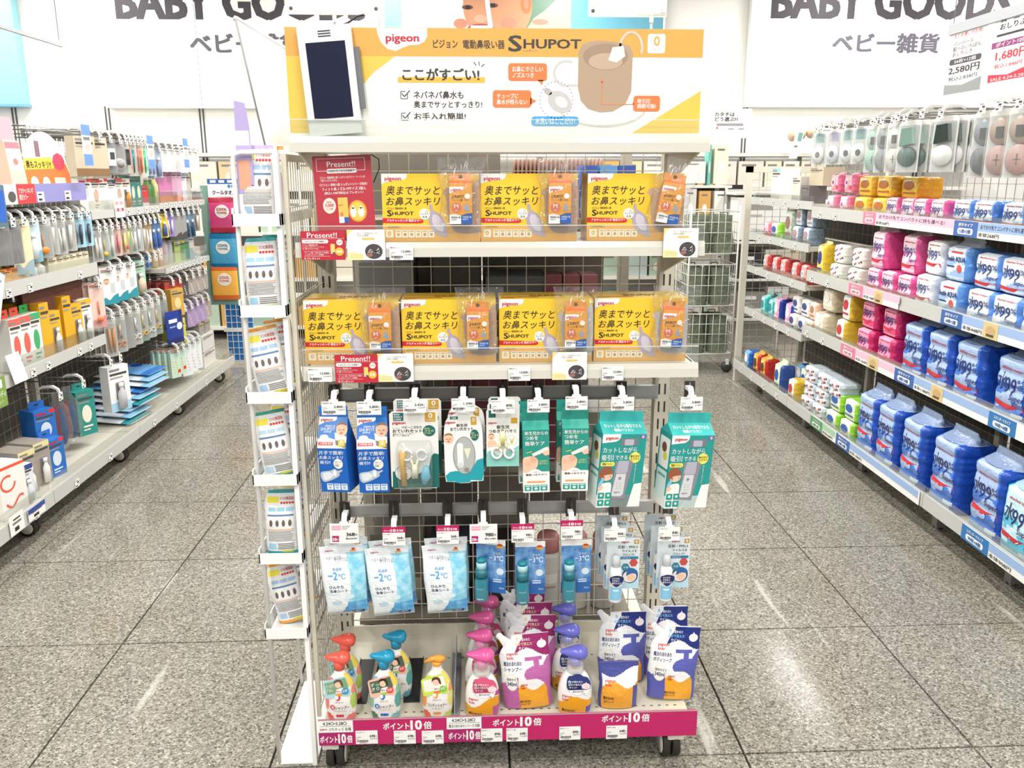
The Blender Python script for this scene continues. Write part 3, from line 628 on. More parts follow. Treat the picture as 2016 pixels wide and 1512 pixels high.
# ---- nasal aspirator box
BW, BH, BD = .2145, .147, .115
YE = M('f6cb38', .35); YEO = M('eead45', .35)
def aspirator_box(dev):
    m = MB(); m.box(-BW/2, BW/2, 0, BD, 0, BH, YE); m.box(-BW/2-.0002, BW/2+.0002, -.0002, BD, 0, .036, YEO); body = m.mesh('carton')
    q = MB(); q.face((1012, 172, 1895, 775), BW, BH, -.0003)
    q.P([(1012, 172), (1245, 172), (1243, 195), (1232, 214), (1210, 226), (1170, 230), (1120, 233), (1070, 242), (1035, 252), (1012, 264)], WHITE)
    q.TX('pigeon', 1042, 200, 1190, 240, RED, 2, .03)
    q.TX('奥までサッと', 1048, 277, 1535, 360, BK, 2, .006, .2); q.TX('お鼻スッキリ', 1048, 375, 1535, 452, BK, 2, .006, .2)
    q.TX('ピジョン 電動鼻吸い器', 1057, 467, 1232, 486, BK, 2, .01); q.TX('S', 1055, 492, 1097, 547, BK, 2, .02); q.TX('HUPOT', 1100, 506, 1294, 537, BK, 2, .02)
    q.P([(1012, 562), (1340, 572), (1372, 576), (1383, 590), (1376, 604), (1350, 610), (1012, 606)], M('d1222f'), 2); q.TX('アカチャンホンポ 限定カラー', 1050, 572, 1365, 597, WHITE, 3, .02)
    D1 = M(dev, .4); D2 = M({'c9a88c': 'a98a78', 'd6d5d2': 'b3b2b4'}[dev], .4)
    q.P(curve([(1600, 300), (1570, 318), (1560, 345), (1590, 380), (1600, 520), (1620, 640), (1660, 685), (1740, 706), (1830, 700), (1895, 680), (1895, 250), (1840, 262), (1800, 300), (1600, 300)], 4), D1, 1)
    q.P(curve([(1640, 630), (1665, 680), (1740, 704), (1830, 700), (1895, 680), (1895, 640), (1760, 650), (1640, 630)], 4), D2, 2)
    q.P(curve([(1440, 440), (1460, 446), (1472, 490), (1530, 530), (1570, 590), (1590, 660), (1600, 735), (1570, 728), (1530, 725), (1470, 680), (1430, 600), (1432, 540), (1452, 500), (1436, 470), (1440, 440)], 4), M('b4a7b5', .35), 3)
    q.P(curve([(1470, 530), (1520, 545), (1556, 610), (1560, 680), (1510, 670), (1465, 610), (1460, 560), (1470, 530)], 4), M('d3cdd6', .3), 4)
    q.C(1393, 528, 49, WHITE, 4, 50); q.TX('ポイント簡単', 1363, 497, 1424, 509, M('8a8078'), 5); q.TX('コレだけ', 1352, 514, 1436, 536, BK, 5, .006); q.TX('洗浄', 1372, 543, 1416, 566, BK, 5, .006)
    q.RR(1053, 628, 1168, 650, 4, M('8b6a2c'), 2); q.RR(1056, 631, 1165, 647, 3, YE, 3); q.TX('管理医療機器', 1064, 633, 1158, 645, BK, 4)
    q.RR(1035, 668, 1105, 738, 5, M('fbf0d4'), 2); q.TX('0', 1055, 680, 1085, 720, M('e6a63e'), 3, .02)
    for k in range(6): x = 1124+k*60; q.RR(x, 668, x+54, 738, 4, M('fbf0d4'), 2); q.R(x+10, 675, x+44, 684, M('c9a877'), 3); q.C(x+27, 710, 14, M(('d9a36a', 'c97f6a', 'b99a80')[k % 3]), 3)
    t = MB(); t.fr((0, 0, 883, 470), (-BW/2, 0, BH), (BW, 0, 0), (0, BD, 0)); t.R(20, 330, 380, 372, M('b8402a'), 1); t.TX('SHUPOT', 300, 200, 620, 300, M('6d4a1c'), 1, .02); t.R(30, 396, 150, 410, M('8a5a20'), 1)
    return [('carton', body, None), ('printed_front', q.mesh('printed_front'), 0), ('printed_top', t.mesh('printed_top'), 0)]
ASP = {k: aspirator_box(k) for k in ('c9a88c', 'd6d5d2')}
# ---- little nozzle carton in a clear bag
def nozzle_pack():
    w_, h_, d_ = .049, .087, .019; m = MB(); O1 = M('eca236', .35)
    m.box(-w_/2, w_/2, 0, d_, 0, h_, O1); m.prism([(-w_/2, h_), (w_/2, h_), (w_/2, h_+.02), (-w_/2, h_+.02)], .010, .0108, M('e0922c', .35))
    m.add([(-w_/2, 0, h_), (w_/2, 0, h_), (w_/2, .010, h_+.004), (-w_/2, .010, h_+.004)], [(0, 1, 2, 3)], M('e2763f'))
    body = m.mesh('carton')
    q = MB(); q.face((1620, 270, 1820, 625), w_, h_)
    q.P([(1620, 302), (1745, 302), (1742, 325), (1720, 338), (1680, 340), (1620, 360)], WHITE); q.TX('pigeon', 1632, 314, 1724, 346, RED, 2, .03)
    q.TX('SHUPOT', 1642, 374, 1748, 400, BK, 2, .02); q.TX('フィット鼻ノズル', 1640, 406, 1796, 428, BK, 2, .01); q.C(1780, 384, 24, WHITE, 2)
    q.C(1681, 484, 44, M('dd7350'), 2); q.TX('M', 1660, 452, 1698, 486, WHITE, 3, .01); q.TX('2個入', 1664, 502, 1700, 516, WHITE, 3)
    q.P(curve([(1748, 510), (1752, 475), (1765, 450), (1778, 450), (1790, 475), (1796, 510), (1748, 510)], 4), M('9fa9b5'), 2)
    q.P([(1620, 545), (1660, 538), (1720, 552), (1720, 625), (1620, 625)], WHITE, 2); q.P([(1720, 552), (1770, 534), (1820, 532), (1820, 625), (1720, 625)], M('2b5ca8'), 3)
    q.TX('電動鼻吸い器\nSHUPOT', 1632, 560, 1714, 596, BK, 4, .01); q.TX('手動鼻吸い器\nSHUPOT', 1732, 556, 1812, 592, M('dfe8f6'), 4, .01)
    q.fr((0, 0, 10, 10), (-w_/2, .010, h_), (w_, 0, 0), (0, 0, .02)); q.C(5, 3.4, .9, M('6b4a1c'), 2, 2.2, 12)
    g = MB(); rr = random.Random(5)
    rows = []
    for k in range(13):
        v = k/12; z = -.006+v*.147; b = .040+.012*abs(v-.35)*1.4+rr.uniform(-.003, .003)
        rows.append((z, -b, b+(.008 if v > .85 else 0), .013*math.sin(PI*min(1, v*1.25))**.6+.001 if v < .78 else .0025+.003*rr.random()))
    g.skin(rows, 12, lambda u, v: FILM, 2.4); g.v = [Vector((p.x+rr.uniform(-.0022, .0022), p.y+.0085, p.z)) for p in g.v]
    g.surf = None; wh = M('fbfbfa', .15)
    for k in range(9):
        z = rr.uniform(.086, .135); x = rr.uniform(-.036, .036); g.tube([(x, -.003, z), (x+rr.uniform(-.006, .006), -.004, z-.007), (x+rr.uniform(-.008, .008), -.0045, z-.017)], [.0002, .0005, .0002], wh, 4)  # white slivers: glossy crease highlights put in as shape and colour
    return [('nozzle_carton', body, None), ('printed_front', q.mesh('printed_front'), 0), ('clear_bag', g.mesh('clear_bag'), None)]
NOZ = nozzle_pack()
YBX = 1.904
POSN = ('leftmost', 'second from the left', 'third from the left', 'rightmost')
for z, xs, dev, sh_, tilt in ((Z1+.0305, ((755, 475), (947, 475), (1155, 473)), 'c9a88c', 'upper', (0, 0, 10)), (Z2+.0305, ((603, 705), (793, 705), (983, 705), (1169, 703)), None, 'middle', (0, 0, 0, 3))):
    for k, (px, py) in enumerate(xs):
        x = W(px, py, YBX).x+BW/2; nm = POSN[k] if not (len(xs) == 3 and k == 2) else 'rightmost'
        if len(xs) == 3 and k == 1: nm = 'middle'
        d_ = dev or ('c9a88c' if k < 2 else 'd6d5d2')
        place(ASP[d_], 'aspirator_box', 'yellow nasal aspirator box, %s on the %s shelf' % (nm, sh_), 'box', (x, YBX, z), 0, 'yellow aspirator boxes')
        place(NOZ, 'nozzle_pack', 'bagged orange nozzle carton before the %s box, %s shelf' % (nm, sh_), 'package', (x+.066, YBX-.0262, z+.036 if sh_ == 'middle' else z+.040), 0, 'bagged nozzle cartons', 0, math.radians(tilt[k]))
# ---- hook bars
ZB = []
for yt, yb in ((763, 786), (992, 1010)):
    a = W(980, yb, 2.205); b = W(980, yt, 2.205); m = MB(); m.box(XL+.015, XR-.015, 2.205, 2.222, a.z, b.z, M('c4c4c1', .35, .1)); m.box(XL+.015, XR-.015, 2.2, 2.222, a.z-.003, a.z, M('bdbdb9', .3, .2))
    stp(m, 'hook_bar'); ZB.append((a.z+b.z)/2)
HKM = M('4b4845', .35, .6)
def hook(px, py, pw, ph, Y, zb, style, name, price, sub, lab, xoff=0.):
    a = W(px, py+ph, Y); b = W(px+pw, py, Y); wd = b.x-a.x; hh = b.z-a.z; cx = (a.x+b.x)/2; xb = cx*2.2/Y*.985+xoff
    e = empty('display_hook', (xb, 2.195, zb), lab, 'hook', 'hooks on the stand'); o = Vector(e.location)
    top = Vector((cx, Y+.012, b.z+.012))-o; low = top-Vector((0, -.012, .026))
    m = MB(); m.tube([(0, 0, -.004), low, low+Vector((0, -.006, .008))], .003, HKM, 6); m.tube([(0, 0, .026), top+Vector((0, .004, 0))], .003, HKM, 6); m.box(-.014, .014, -.003, .004, -.022, .032, M('55524e', .4, .4)); m.go('prongs', e)
    h_ = MB(); t = top; h_.prism([(t.y+.03, t.z-.004), (t.y+.03, t.z+.004), (t.y+.004, t.z+.007), (t.y-.008, t.z-.004), (t.y-.011, t.z-.012), (t.y-.007, t.z-.012), (t.y+.0, t.z-.002)], t.x-.006, t.x+.006, WHITE, 'x'); h_.box(t.x-.01, t.x+.01, t.y-.0115, t.y-.0105, t.z-.022, t.z-.008, WHITE); h_.go('tag_holder', e)
    g = MB(); A = a-o; g.box(A.x, A.x+wd, A.y-.0006, A.y, A.z, A.z+hh, WHITE if style != 1 else WHITE)
    if style == 0: g.fr((0, 0, 232, 135), (A.x, A.y-.0006, A.z), (wd, 0, 0), (0, 0, hh)); tagart(g, name, price, sub)
    if style == 1:
        g.box(A.x-.001, A.x+wd+.001, A.y-.0004, A.y+.0004, A.z+hh*.78, A.z+hh*1.12, MAG); g.fr((0, 0, 232, 175), (A.x, A.y-.0006, A.z), (wd, 0, 0), (0, 0, hh))
        g.R(0, -20, 232, 38, MAG, 1); g.TX('ポイント', 14, 8, 80, 26, WHITE, 2, .03); g.TX('10', 84, 0, 138, 30, WHITE, 2, .04); g.TX('倍 対象', 144, 4, 216, 28, WHITE, 2, .03)
        g.d = (0, -40, 232, 135); tagart(g, name, price, sub)
    if style == 2:
        g.fr((0, 0, 275, 200), (A.x, A.y-.0006, A.z), (wd, 0, 0), (0, 0, hh)); g.R(18, 22, 108, 66, M('f1a5c0'), 1); g.TX('夏対策 応援', 24, 34, 102, 54, WHITE, 2, .02)
        for k in range(4): g.R(118, 24+k*11, 200-k*12, 28+k*11, M('8a8684'), 1)
        g.TX(price, 155, 92, 238, 128, BK, 2, .03); g.TX('円', 242, 104, 262, 126, BK, 2, .02); g.TX(sub, 150, 142, 258, 162, BK, 2, .02)
        g.R(18, 122, 84, 184, M('b01e68'), 1); g.TX('10', 26, 142, 62, 174, WHITE, 2, .05); g.TX('倍', 64, 152, 78, 170, WHITE, 2, .02)
    g.go('price_tag', e)
    return cx
TR1 = [(634, 790, 46, 27, '手動鼻吸い器', '2,800', '3,080円', 'blue pump box at the far left'), (703, 790, 47, 27, '手動鼻吸い器', '2,800', '3,080円', 'second blue pump box'), (794, 786, 44, 27, 'ベビーこだわりおていれセット', '2,420', '2,662円', 'grooming set blister pack'),
       (889, 784, 46, 26, '新生児おていれセット', '1,390', '1,529円', 'oval window grooming set'), (967, 787, 46, 27, '新生児つめきりハサミ', '898', '987円', 'nail scissors card'), (1038, 786, 44, 26, '電動つめやすり', '3,800', '4,180円', 'left slim green nail file box'),
       (1113, 780, 44, 27, '電動つめやすり', '3,800', '4,180円', 'right slim green nail file box'), (1203, 781, 46, 27, 'カットしながら吸引できる', '3,800', '4,180円', 'left green clipper box'), (1339, 781, 45, 27, 'カットしながら吸引できる', '3,800', '4,180円', 'right green clipper box')]
for x, y, w_, h_, n_, p_, s_, l_ in TR1: hook(x, y, w_, h_, 1.79, ZB[0], 0, n_, p_, s_, 'hook with a %s yen tag holding the %s' % (p_, l_))
TR2 = [(651, 1030, 54, 40, 2, '', '368', '税込404円', 'leftmost pack of body wipes'), (754, 1041, 43, 33, 1, 'ひんやり全身シート', '368', '404円', 'middle pack of body wipes'), (860, 1038, 43, 33, 1, 'ひんやり全身シート', '368', '404円', 'right pack of body wipes'), (925, 1031, 54, 39, 2, '', '980', '税込1,078円', 'leftmost blue spray card'),
       (1007, 1035, 44, 33, 1, 'ひんやりウォーター', '980', '1,078円', 'middle blue spray card'), (1104, 1028, 43, 34, 1, 'ひんやりウォーター', '980', '1,078円', 'right blue spray card'), (1189, 1040, 43, 26, 0, 'ベビー用バリアスプレー', '848', '932円', 'left white spray card'), (1296, 1037, 43, 28, 0, 'ベビー用バリアスプレー', '848', '932円', 'right white spray card')]
for x, y, w_, h_, t_, n_, p_, s_, l_ in TR2: hook(x, y, w_, h_, 1.815, ZB[1], t_, n_, p_, s_, 'hook with a %s yen tag holding the %s' % (p_, l_))
SKN = M('f2c6a8', .5); HAIR = M('7a4a2e', .5)
def babyface(q, cx, cy, r, l=3):
    q.C(cx, cy, r, SKN, l, r*1.1, 20); q.C(cx, cy-r*.62, r*.78, M('9a6b48'), l+1, r*.45); q.C(cx, cy-r*.32, r*.8, SKN, l+2, r*.4)
    for s_ in (-.38, .3): q.C(cx+s_*r, cy+r*.08, r*.11, M('3a2a22'), l+3, r*.08, 8)
    q.C(cx-.04*r, cy+r*.3, r*.12, M('dd9f80'), l+3, r*.09, 8); q.C(cx-.02*r, cy+r*.6, r*.26, M('c2504f'), l+3, r*.11, 10)
BL = M('1f62b8', .3)
# ---- blue pump box (roofed carton)
def pump_box():
    w_, h_, d_ = .0690, .104, .062; m = MB(); h2 = .170; yr = .030
    m.box(-w_/2, w_/2, 0, d_, 0, h_, BL); m.add([(-w_/2, 0, h_), (w_/2, 0, h_), (w_/2, yr, h2), (-w_/2, yr, h2), (-w_/2, d_, h_), (w_/2, d_, h_)], [(0, 1, 2, 3), (5, 4, 3, 2), (0, 3, 4), (1, 5, 2)], BL)
    m.box(-w_/2, w_/2, yr-.0006, yr+.0006, h2-.002, h2+.025, M('2f73c6', .3)); c = m.mesh('carton')
    q = MB(); q.face((528, 648, 848, 1105), w_, h_)
    q.TX('片手で簡単!', 540, 672, 815, 716, WHITE, 2, .012, .15); q.TX('お鼻スッキリ', 540, 724, 808, 762, WHITE, 2, .012, .15); q.TX('吸引!!', 545, 776, 662, 812, WHITE, 2, .012, .15)
    q.C(746, 808, 52, M('f3efe6'), 2); q.TX('片手のシンプル\nバキューム\n吸引構造', 708, 780, 784, 836, BK, 3, .008)
    q.P(curve([(535, 910), (560, 892), (650, 880), (700, 860), (735, 880), (780, 868), (788, 880), (750, 905), (752, 930), (700, 960), (640, 985), (570, 1000), (540, 960), (535, 910)], 4), M('b9c3cc', .3), 3); q.P(curve([(560, 910), (640, 895), (680, 930), (640, 965), (575, 980), (560, 910)], 4), M('dfe6ea', .3), 4); q.C(700, 905, 22, M('e9edee'), 5, 34)
    for k in range(3): x = 596+k*80; q.RR(x, 1016, x+70, 1082, 5, M('dfe9f2'), 2); q.R(x+8, 1024, x+60, 1034, M('5f7fae'), 3); q.C(x+34, 1058, 18, M('9db4cc'), 3, 12)
    n_ = (h2-h_)
    q.fr((522, 350, 832, 650), (-w_/2, 0, h_), (w_, 0, 0), (0, yr, n_))
    q.R(522, 350, 832, 650, M('2f78c8', .25), 1); q.P([(522, 350), (715, 350), (712, 378), (690, 392), (640, 396), (590, 402), (522, 432)], WHITE, 2); q.TX('pigeon', 540, 366, 672, 402, RED, 3, .03)
    q.P([(522, 560), (600, 540), (832, 600), (832, 650), (522, 650)], M('f3e6d8'), 2); q.P([(700, 500), (832, 540), (832, 650), (720, 620)], WHITE, 2)
    q.TX('手動鼻吸い器', 590, 430, 700, 450, WHITE, 3, .01); q.TX('SHUPOT', 546, 454, 702, 484, M('e8f1fb'), 3, .012); q.TX('pump', 584, 488, 662, 508, M('e8f1fb'), 3, .01)
    babyface(q, 775, 470, 62, 3); q.C(590, 545, 48, WHITE, 4, 24); q.R(532, 592, 690, 622, M('c9303a'), 4); q.TX('小児科医 監修', 546, 596, 680, 616, WHITE, 5, .01); q.RR(748, 568, 818, 632, 6, M('e9b740'), 6); q.TX('0', 768, 576, 798, 612, WHITE, 7, .02)
    return [('carton', c, None), ('printed_front', q.mesh('printed_front'), 0)]
PB = pump_box()
a = W(663, 969, 1.82); place(PB, 'pump_box', 'leftmost blue manual nose pump box, turned to show its side', 'box', (a.x-.002, 1.822, a.z), math.radians(-14), 'blue pump boxes', 0, math.radians(-3))
a = W(738, 970, 1.82); place(PB, 'pump_box', 'blue manual nose pump box beside the grooming blister pack', 'box', (a.x, 1.822, a.z), math.radians(-3), 'blue pump boxes', 0, math.radians(-1.5))
# ---- grooming set in a blister
TEAL = M('1f6a62', .4); TEL2 = M('23a0a8', .4); CARD = M('eceae4', .45)
def groom():
    w_, h_ = .108, .182; m = MB(); r = .006
    m.prism([(-w_/2+r, 0), (w_/2-r, 0), (w_/2, r), (w_/2, h_-r), (w_/2-r, h_), (-w_/2+r, h_), (-w_/2, h_-r), (-w_/2, r)], 0, .0012, CARD); c = m.mesh('card')
    q = MB(); q.face((858, 240, 1345, 1070), w_, h_)
    q.P([(880, 1066), (1345, 1062), (1345, 700), (1300, 690), (1270, 720), (1240, 860), (1100, 930), (960, 900), (875, 880), (870, 1060)], TEAL, 1)
    q.R(897, 255, 1000, 340, M('1c6a6c'), 2); q.TX('Baby\nDAILY\nCARE', 906, 262, 990, 332, WHITE, 3, .015); q.RR(1215, 252, 1320, 352, 8, M('cfa035'), 2); q.TX('0', 1248, 260, 1290, 312, WHITE, 3, .02); q.TX('ヵ月頃から', 1228, 322, 1308, 342, WHITE, 3)
    q.TX('pigeon', 888, 346, 1020, 384, RED, 2, .03); q.TX('ベビーこだわり', 978, 394, 1182, 424, BK, 2, .02); q.TX('おていれセット', 888, 428, 1184, 466, BK, 2, .025); q.TX('ピジョン', 890, 408, 962, 424, BK, 2)
    q.C(1254, 448, 64, TEAL, 2, 60); q.TX('新生児の\nつめ・鼻・髪の\nおていれに', 1206, 414, 1304, 480, M('f2e9a0'), 3, .01); q.TX('●新生児つめきりハサミ ●ブラシ\n●ピンセット ●鼻吸い器', 890, 472, 1110, 504, BK, 2)
    q.C(985, 900, 90, M('1f4d48'), 3, 82, 12); q.C(985, 900, 86, WHITE, 4, 78, 12); q.TX('おていれがじぶんで\nじょうずに!', 918, 842, 1050, 880, BK, 5, .01); babyface(q, 988, 935, 40, 5)
    b = MB(); rows = []
    for k in range(11):
        v = k/10; hw = .0405*(1-.12*abs(2*v-1)**6); rows.append((-.004+v*.118, -hw, hw, .016*(1-abs(2*v-1)**8)**.5+.001))
    b.skin(rows, 12, lambda u, v: BLIS, 5); 
    i = MB(); YW = M('efeccb', .35)
    for s_ in (-1, 1):
        ring = [(s_*.0165+.011*math.cos(t)*1.0, -.008, .082+.012*math.sin(t)) for t in [2*PI*k/16 for k in range(17)]]; i.tube(ring, .0028, WHITE, 6)
        i.tube([(s_*.008, -.008, .072), (s_*.004, -.008, .058), (0, -.008, .04)], .003, YW, 6)
    i.tube([(-.0, -.008, .06), (0, -.008, .028)], [.006, .008], YW, 8); i.tube([(-.026, -.006, .09), (-.028, -.006, .06), (-.024, -.006, .01)], [.008, .006, .007], M('e3b45e', .35), 8); i.tube([(.026, -.007, .055), (.024, -.007, .03), (.02, -.006, .012)], [.006, .012, .005], M('79bdd6', .3), 8)
    for p in i.v: p.y = max(p.y, -.013)
    return [('card', c, None), ('printed_front', q.mesh('printed_front'), 0), ('tools', i.mesh('tools'), None), ('clear_blister', b.mesh('clear_blister'), None)]
GR = groom()
a = W(818, 963, 1.805); place(GR, 'grooming_set', 'front grooming set in a clear blister with white scissors', 'package', (a.x, 1.81, a.z), 0, 'grooming sets'); place(GR, 'grooming_set', 'grooming set card hanging behind the front one', 'package', (a.x+.006, 1.85, a.z+.018), 0, 'grooming sets')
# ---- oval window set
def ovalset():
    w_, h_ = .088, .166; m = MB(); out = [(-w_/2*.96, .004), (-w_/2, .02), (-w_/2*.99, .11)]+curve([(-w_/2*.97, .125), (-w_/2*.8, .15), (0, .166), (w_/2*.8, .15), (w_/2*.97, .125)], 5)+[(w_/2*.99, .11), (w_/2, .02), (w_/2*.96, .004), (w_/2*.3, .003), (w_/2*.28, 0), (-w_/2*.28, 0), (-w_/2*.3, .003)]
    m.prism(out, 0, .012, WHITE); c = m.mesh('carton')
    q = MB(); q.face((1390, 275, 1785, 1025), w_, h_)
    q.P([(1408, 1005), (1395, 940), (1440, 900), (1510, 890), (1580, 920), (1650, 900), (1680, 850), (1720, 780), (1785, 760), (1785, 930), (1768, 1002), (1650, 995), (1640, 1020), (1500, 1020), (1495, 1005)], M('2aa3ad', .35), 1)
    babyface(q, 1440, 540, 52, 2); q.R(1460, 310, 1540, 340, TEAL, 2); q.TX('CARE', 1476, 316, 1522, 334, WHITE, 3, .02); q.RR(1668, 318, 1724, 404, 6, M('cfa035'), 2); q.TX('0', 1684, 328, 1710, 372, WHITE, 3, .02)
    q.TX('pigeon', 1412, 360, 1512, 390, RED, 4, .03); q.TX('新生児', 1522, 388, 1634, 420, BK, 4, .02); q.TX('おていれセット', 1460, 424, 1690, 462, BK, 4, .02); q.C(1702, 512, 44, TEAL, 3, 60); q.TX('毎日の\nつめ・鼻・髪\n髪ていれ', 1668, 480, 1738, 545, M('f2e9a0'), 4, .01)
    q.C(1592, 726, 114, M('8e9290', .2), 3, 202, 30); q.C(1592, 726, 106, M('b7bab7', .2), 4, 194, 30)
    q.RR(1522, 590, 1582, 850, 24, WHITE, 6); q.R(1530, 800, 1572, 860, M('d9d9d6'), 7); q.P([(1590, 650), (1660, 650), (1625, 770)], M('e7e7c9'), 6); q.C(1612, 880, 26, M('8a8d8b'), 6)
    q.TX('新生児に優しいつめ・鼻・髪', 1452, 690, 1466, 858, BK, 2) if 0 else None
    return [('carton', c, None), ('printed_front', q.mesh('printed_front'), 0)]
OV = ovalset(); a = W(915, 953, 1.805)
place(OV, 'grooming_set', 'front white grooming set with an oval window and teal foot', 'package', (a.x, 1.812, a.z), 0, 'oval window sets', 0, math.radians(-1)); place(OV, 'grooming_set', 'oval window grooming set hanging behind the front one', 'package', (a.x+.004, 1.845, a.z+.012), 0, 'oval window sets')
# ---- nail scissors card
def scis():
    w_, h_ = .074, .136; m = MB(); r = .005; m.prism([(-w_/2+r, 0), (w_/2-r, 0), (w_/2, r), (w_/2, h_-r), (w_/2-r, h_), (-w_/2+r, h_), (-w_/2, h_-r), (-w_/2, r)], 0, .0012, M('f1f0ea', .4)); c = m.mesh('card')
    q = MB(); q.face((957, 782, 1023.5, 918), w_, h_)
    q.P(curve([(957, 918), (957, 890), (965, 880), (985, 892), (1005, 880), (1023.5, 868)], 4)+[(1023.5, 918)], M('8fd0c4', .35), 1); q.R(962, 785, 976, 802, TEAL, 2); q.RR(1007, 803, 1020, 816, 1.5, M('cfa035'), 2); q.TX('pigeon', 961, 812, 978, 818, RED, 2, .03)
    q.TX('新生児', 978, 820, 1004, 829, BK, 2, .02); q.TX('つめきりハサミ', 961, 830, 1018, 838, BK, 2, .02); babyface(q, 967, 847, 7, 2); q.P([(960, 856), (975, 856), (980, 870), (960, 872)], SKN, 2)
    q.C(1009, 856, 12, M('bfe3da'), 2); q.C(1009, 856, 10.6, WHITE, 3); q.P([(1004, 848), (1009, 858), (1013, 847), (1014, 848), (1010, 864), (1007, 864)], M('e0b44a'), 4)
    i = MB()
    for s_ in (-1, 1):
        i.tube([(s_*.014+.0105*math.cos(t), -.006, .034+.0125*math.sin(t)) for t in [2*PI*k/16 for k in range(17)]], .003, WHITE, 6); i.tube([(s_*.009, -.006, .044), (s_*.004, -.006, .062)], .0035, M('f0ecb0', .35), 6)
    i.tube([(0, -.006, .055), (0, -.006, .085)], [.008, .004], M('f0ecb0', .35), 8); i.ball((0, -.009, .068), .004, M('e6cf4a', .3), 6)
    for p in i.v: p.y = max(p.y, -.0095)
    return [('card', c, None), ('printed_front', q.mesh('printed_front'), 0), ('nail_scissors', i.mesh('nail_scissors'), None)]
SC = scis(); a = W(990, 918, 1.82)
for k, l_ in enumerate(('front nail scissors card with a baby picture', 'nail scissors card second in its row', 'nail scissors card at the back of its row')): place(SC, 'nail_scissors_card', l_, 'package', (a.x+.003*k, 1.82+.03*k, a.z+.006*k), 0, 'nail scissors cards')
# ---- slim green nail file box
GN = M('2f9c8c', .35)
def slim():
    w_, h_, d_ = .0605, .150, .036; m = MB(); m.box(-w_/2, w_/2, 0, d_, 0, h_, M('2f9787', .35)); m.box(-w_/2-.0002, w_/2+.0002, -.0002, d_+.0002, 0, .05, WHITE)
    m.add([(-w_/2, 0, h_), (w_/2, 0, h_), (w_/2, d_/2, h_+.017), (-w_/2, d_/2, h_+.017), (-w_/2, d_, h_), (w_/2, d_, h_)], [(0, 1, 2, 3), (5, 4, 3, 2), (0, 3, 4), (1, 5, 2)], M('3aa897', .3)); m.box(-w_/2, w_/2, d_/2-.0005, d_/2+.0005, h_+.015, h_+.045, M('2f9787', .35)); c = m.mesh('carton')
    q = MB(); q.face((562, 375, 797, 968), w_, h_, -.0003)
    q.TX('新生児からの', 582, 388, 786, 424, WHITE, 2, .014); q.TX('つめを', 582, 432, 700, 470, WHITE, 2, .014); q.TX('簡単ケア', 582, 482, 756, 524, WHITE, 2, .014)
    q.P(curve([(562, 770), (562, 650), (600, 625), (660, 625), (695, 660), (690, 720), (650, 760), (600, 775), (562, 770)], 4), SKN, 2); q.C(655, 655, 30, M('e8b090'), 3); q.C(600, 690, 40, M('eebc9e'), 3, 22)
    q.P([(640, 600), (760, 540), (790, 535), (795, 560), (720, 600), (655, 625)], M('e6e6e0'), 3); q.P([(730, 590), (797, 560), (797, 610), (760, 620)], SKN, 4); q.LN([(595, 590), (645, 578)], 8, M('d8d84a'), 3)
    q.TX('つめ先が\n見やすい!', 706, 660, 782, 704, M('dfe89a'), 3, .01); q.P(curve([(562, 790), (600, 775), (660, 745), (700, 750), (750, 780), (797, 770)], 4)+[(797, 968), (562, 968)], WHITE, 4)
    q.TX('ベビー', 650, 766, 708, 782, BK, 5); q.TX('電動つめやすり', 586, 788, 772, 808, BK, 5, .015); q.RR(594, 858, 760, 876, 8, M('e9a56a'), 5)
    for k in range(3): x = 573+k*71; q.RR(x, 894, x+62, 952, 5, GN, 5); q.R(x+8, 900, x+54, 910, M('cfe9e2'), 6); q.C(x+31, 930, 15, M('eef6f3'), 6, 12)
    q.RR(565, 300, 632, 316, 6, WHITE, 2) if 0 else None
    return [('carton', c, None), ('printed_front', q.mesh('printed_front'), 0)]
SL = slim()
for px, pyb, l_, rr_ in ((1056.5, 970, 'left slim green electric nail file box', -1), (1131.5, 967, 'right slim green electric nail file box', 0)):
    a = W(px, pyb, 1.815); place(SL, 'nail_file_box', l_, 'box', (a.x, 1.818, a.z), 0, 'slim green boxes', 0, math.radians(rr_)); place(SL, 'nail_file_box', l_.replace('left ', 'rear left ').replace('right ', 'rear right '), 'box', (a.x-.008, 1.862, a.z+.006), 0, 'slim green boxes')
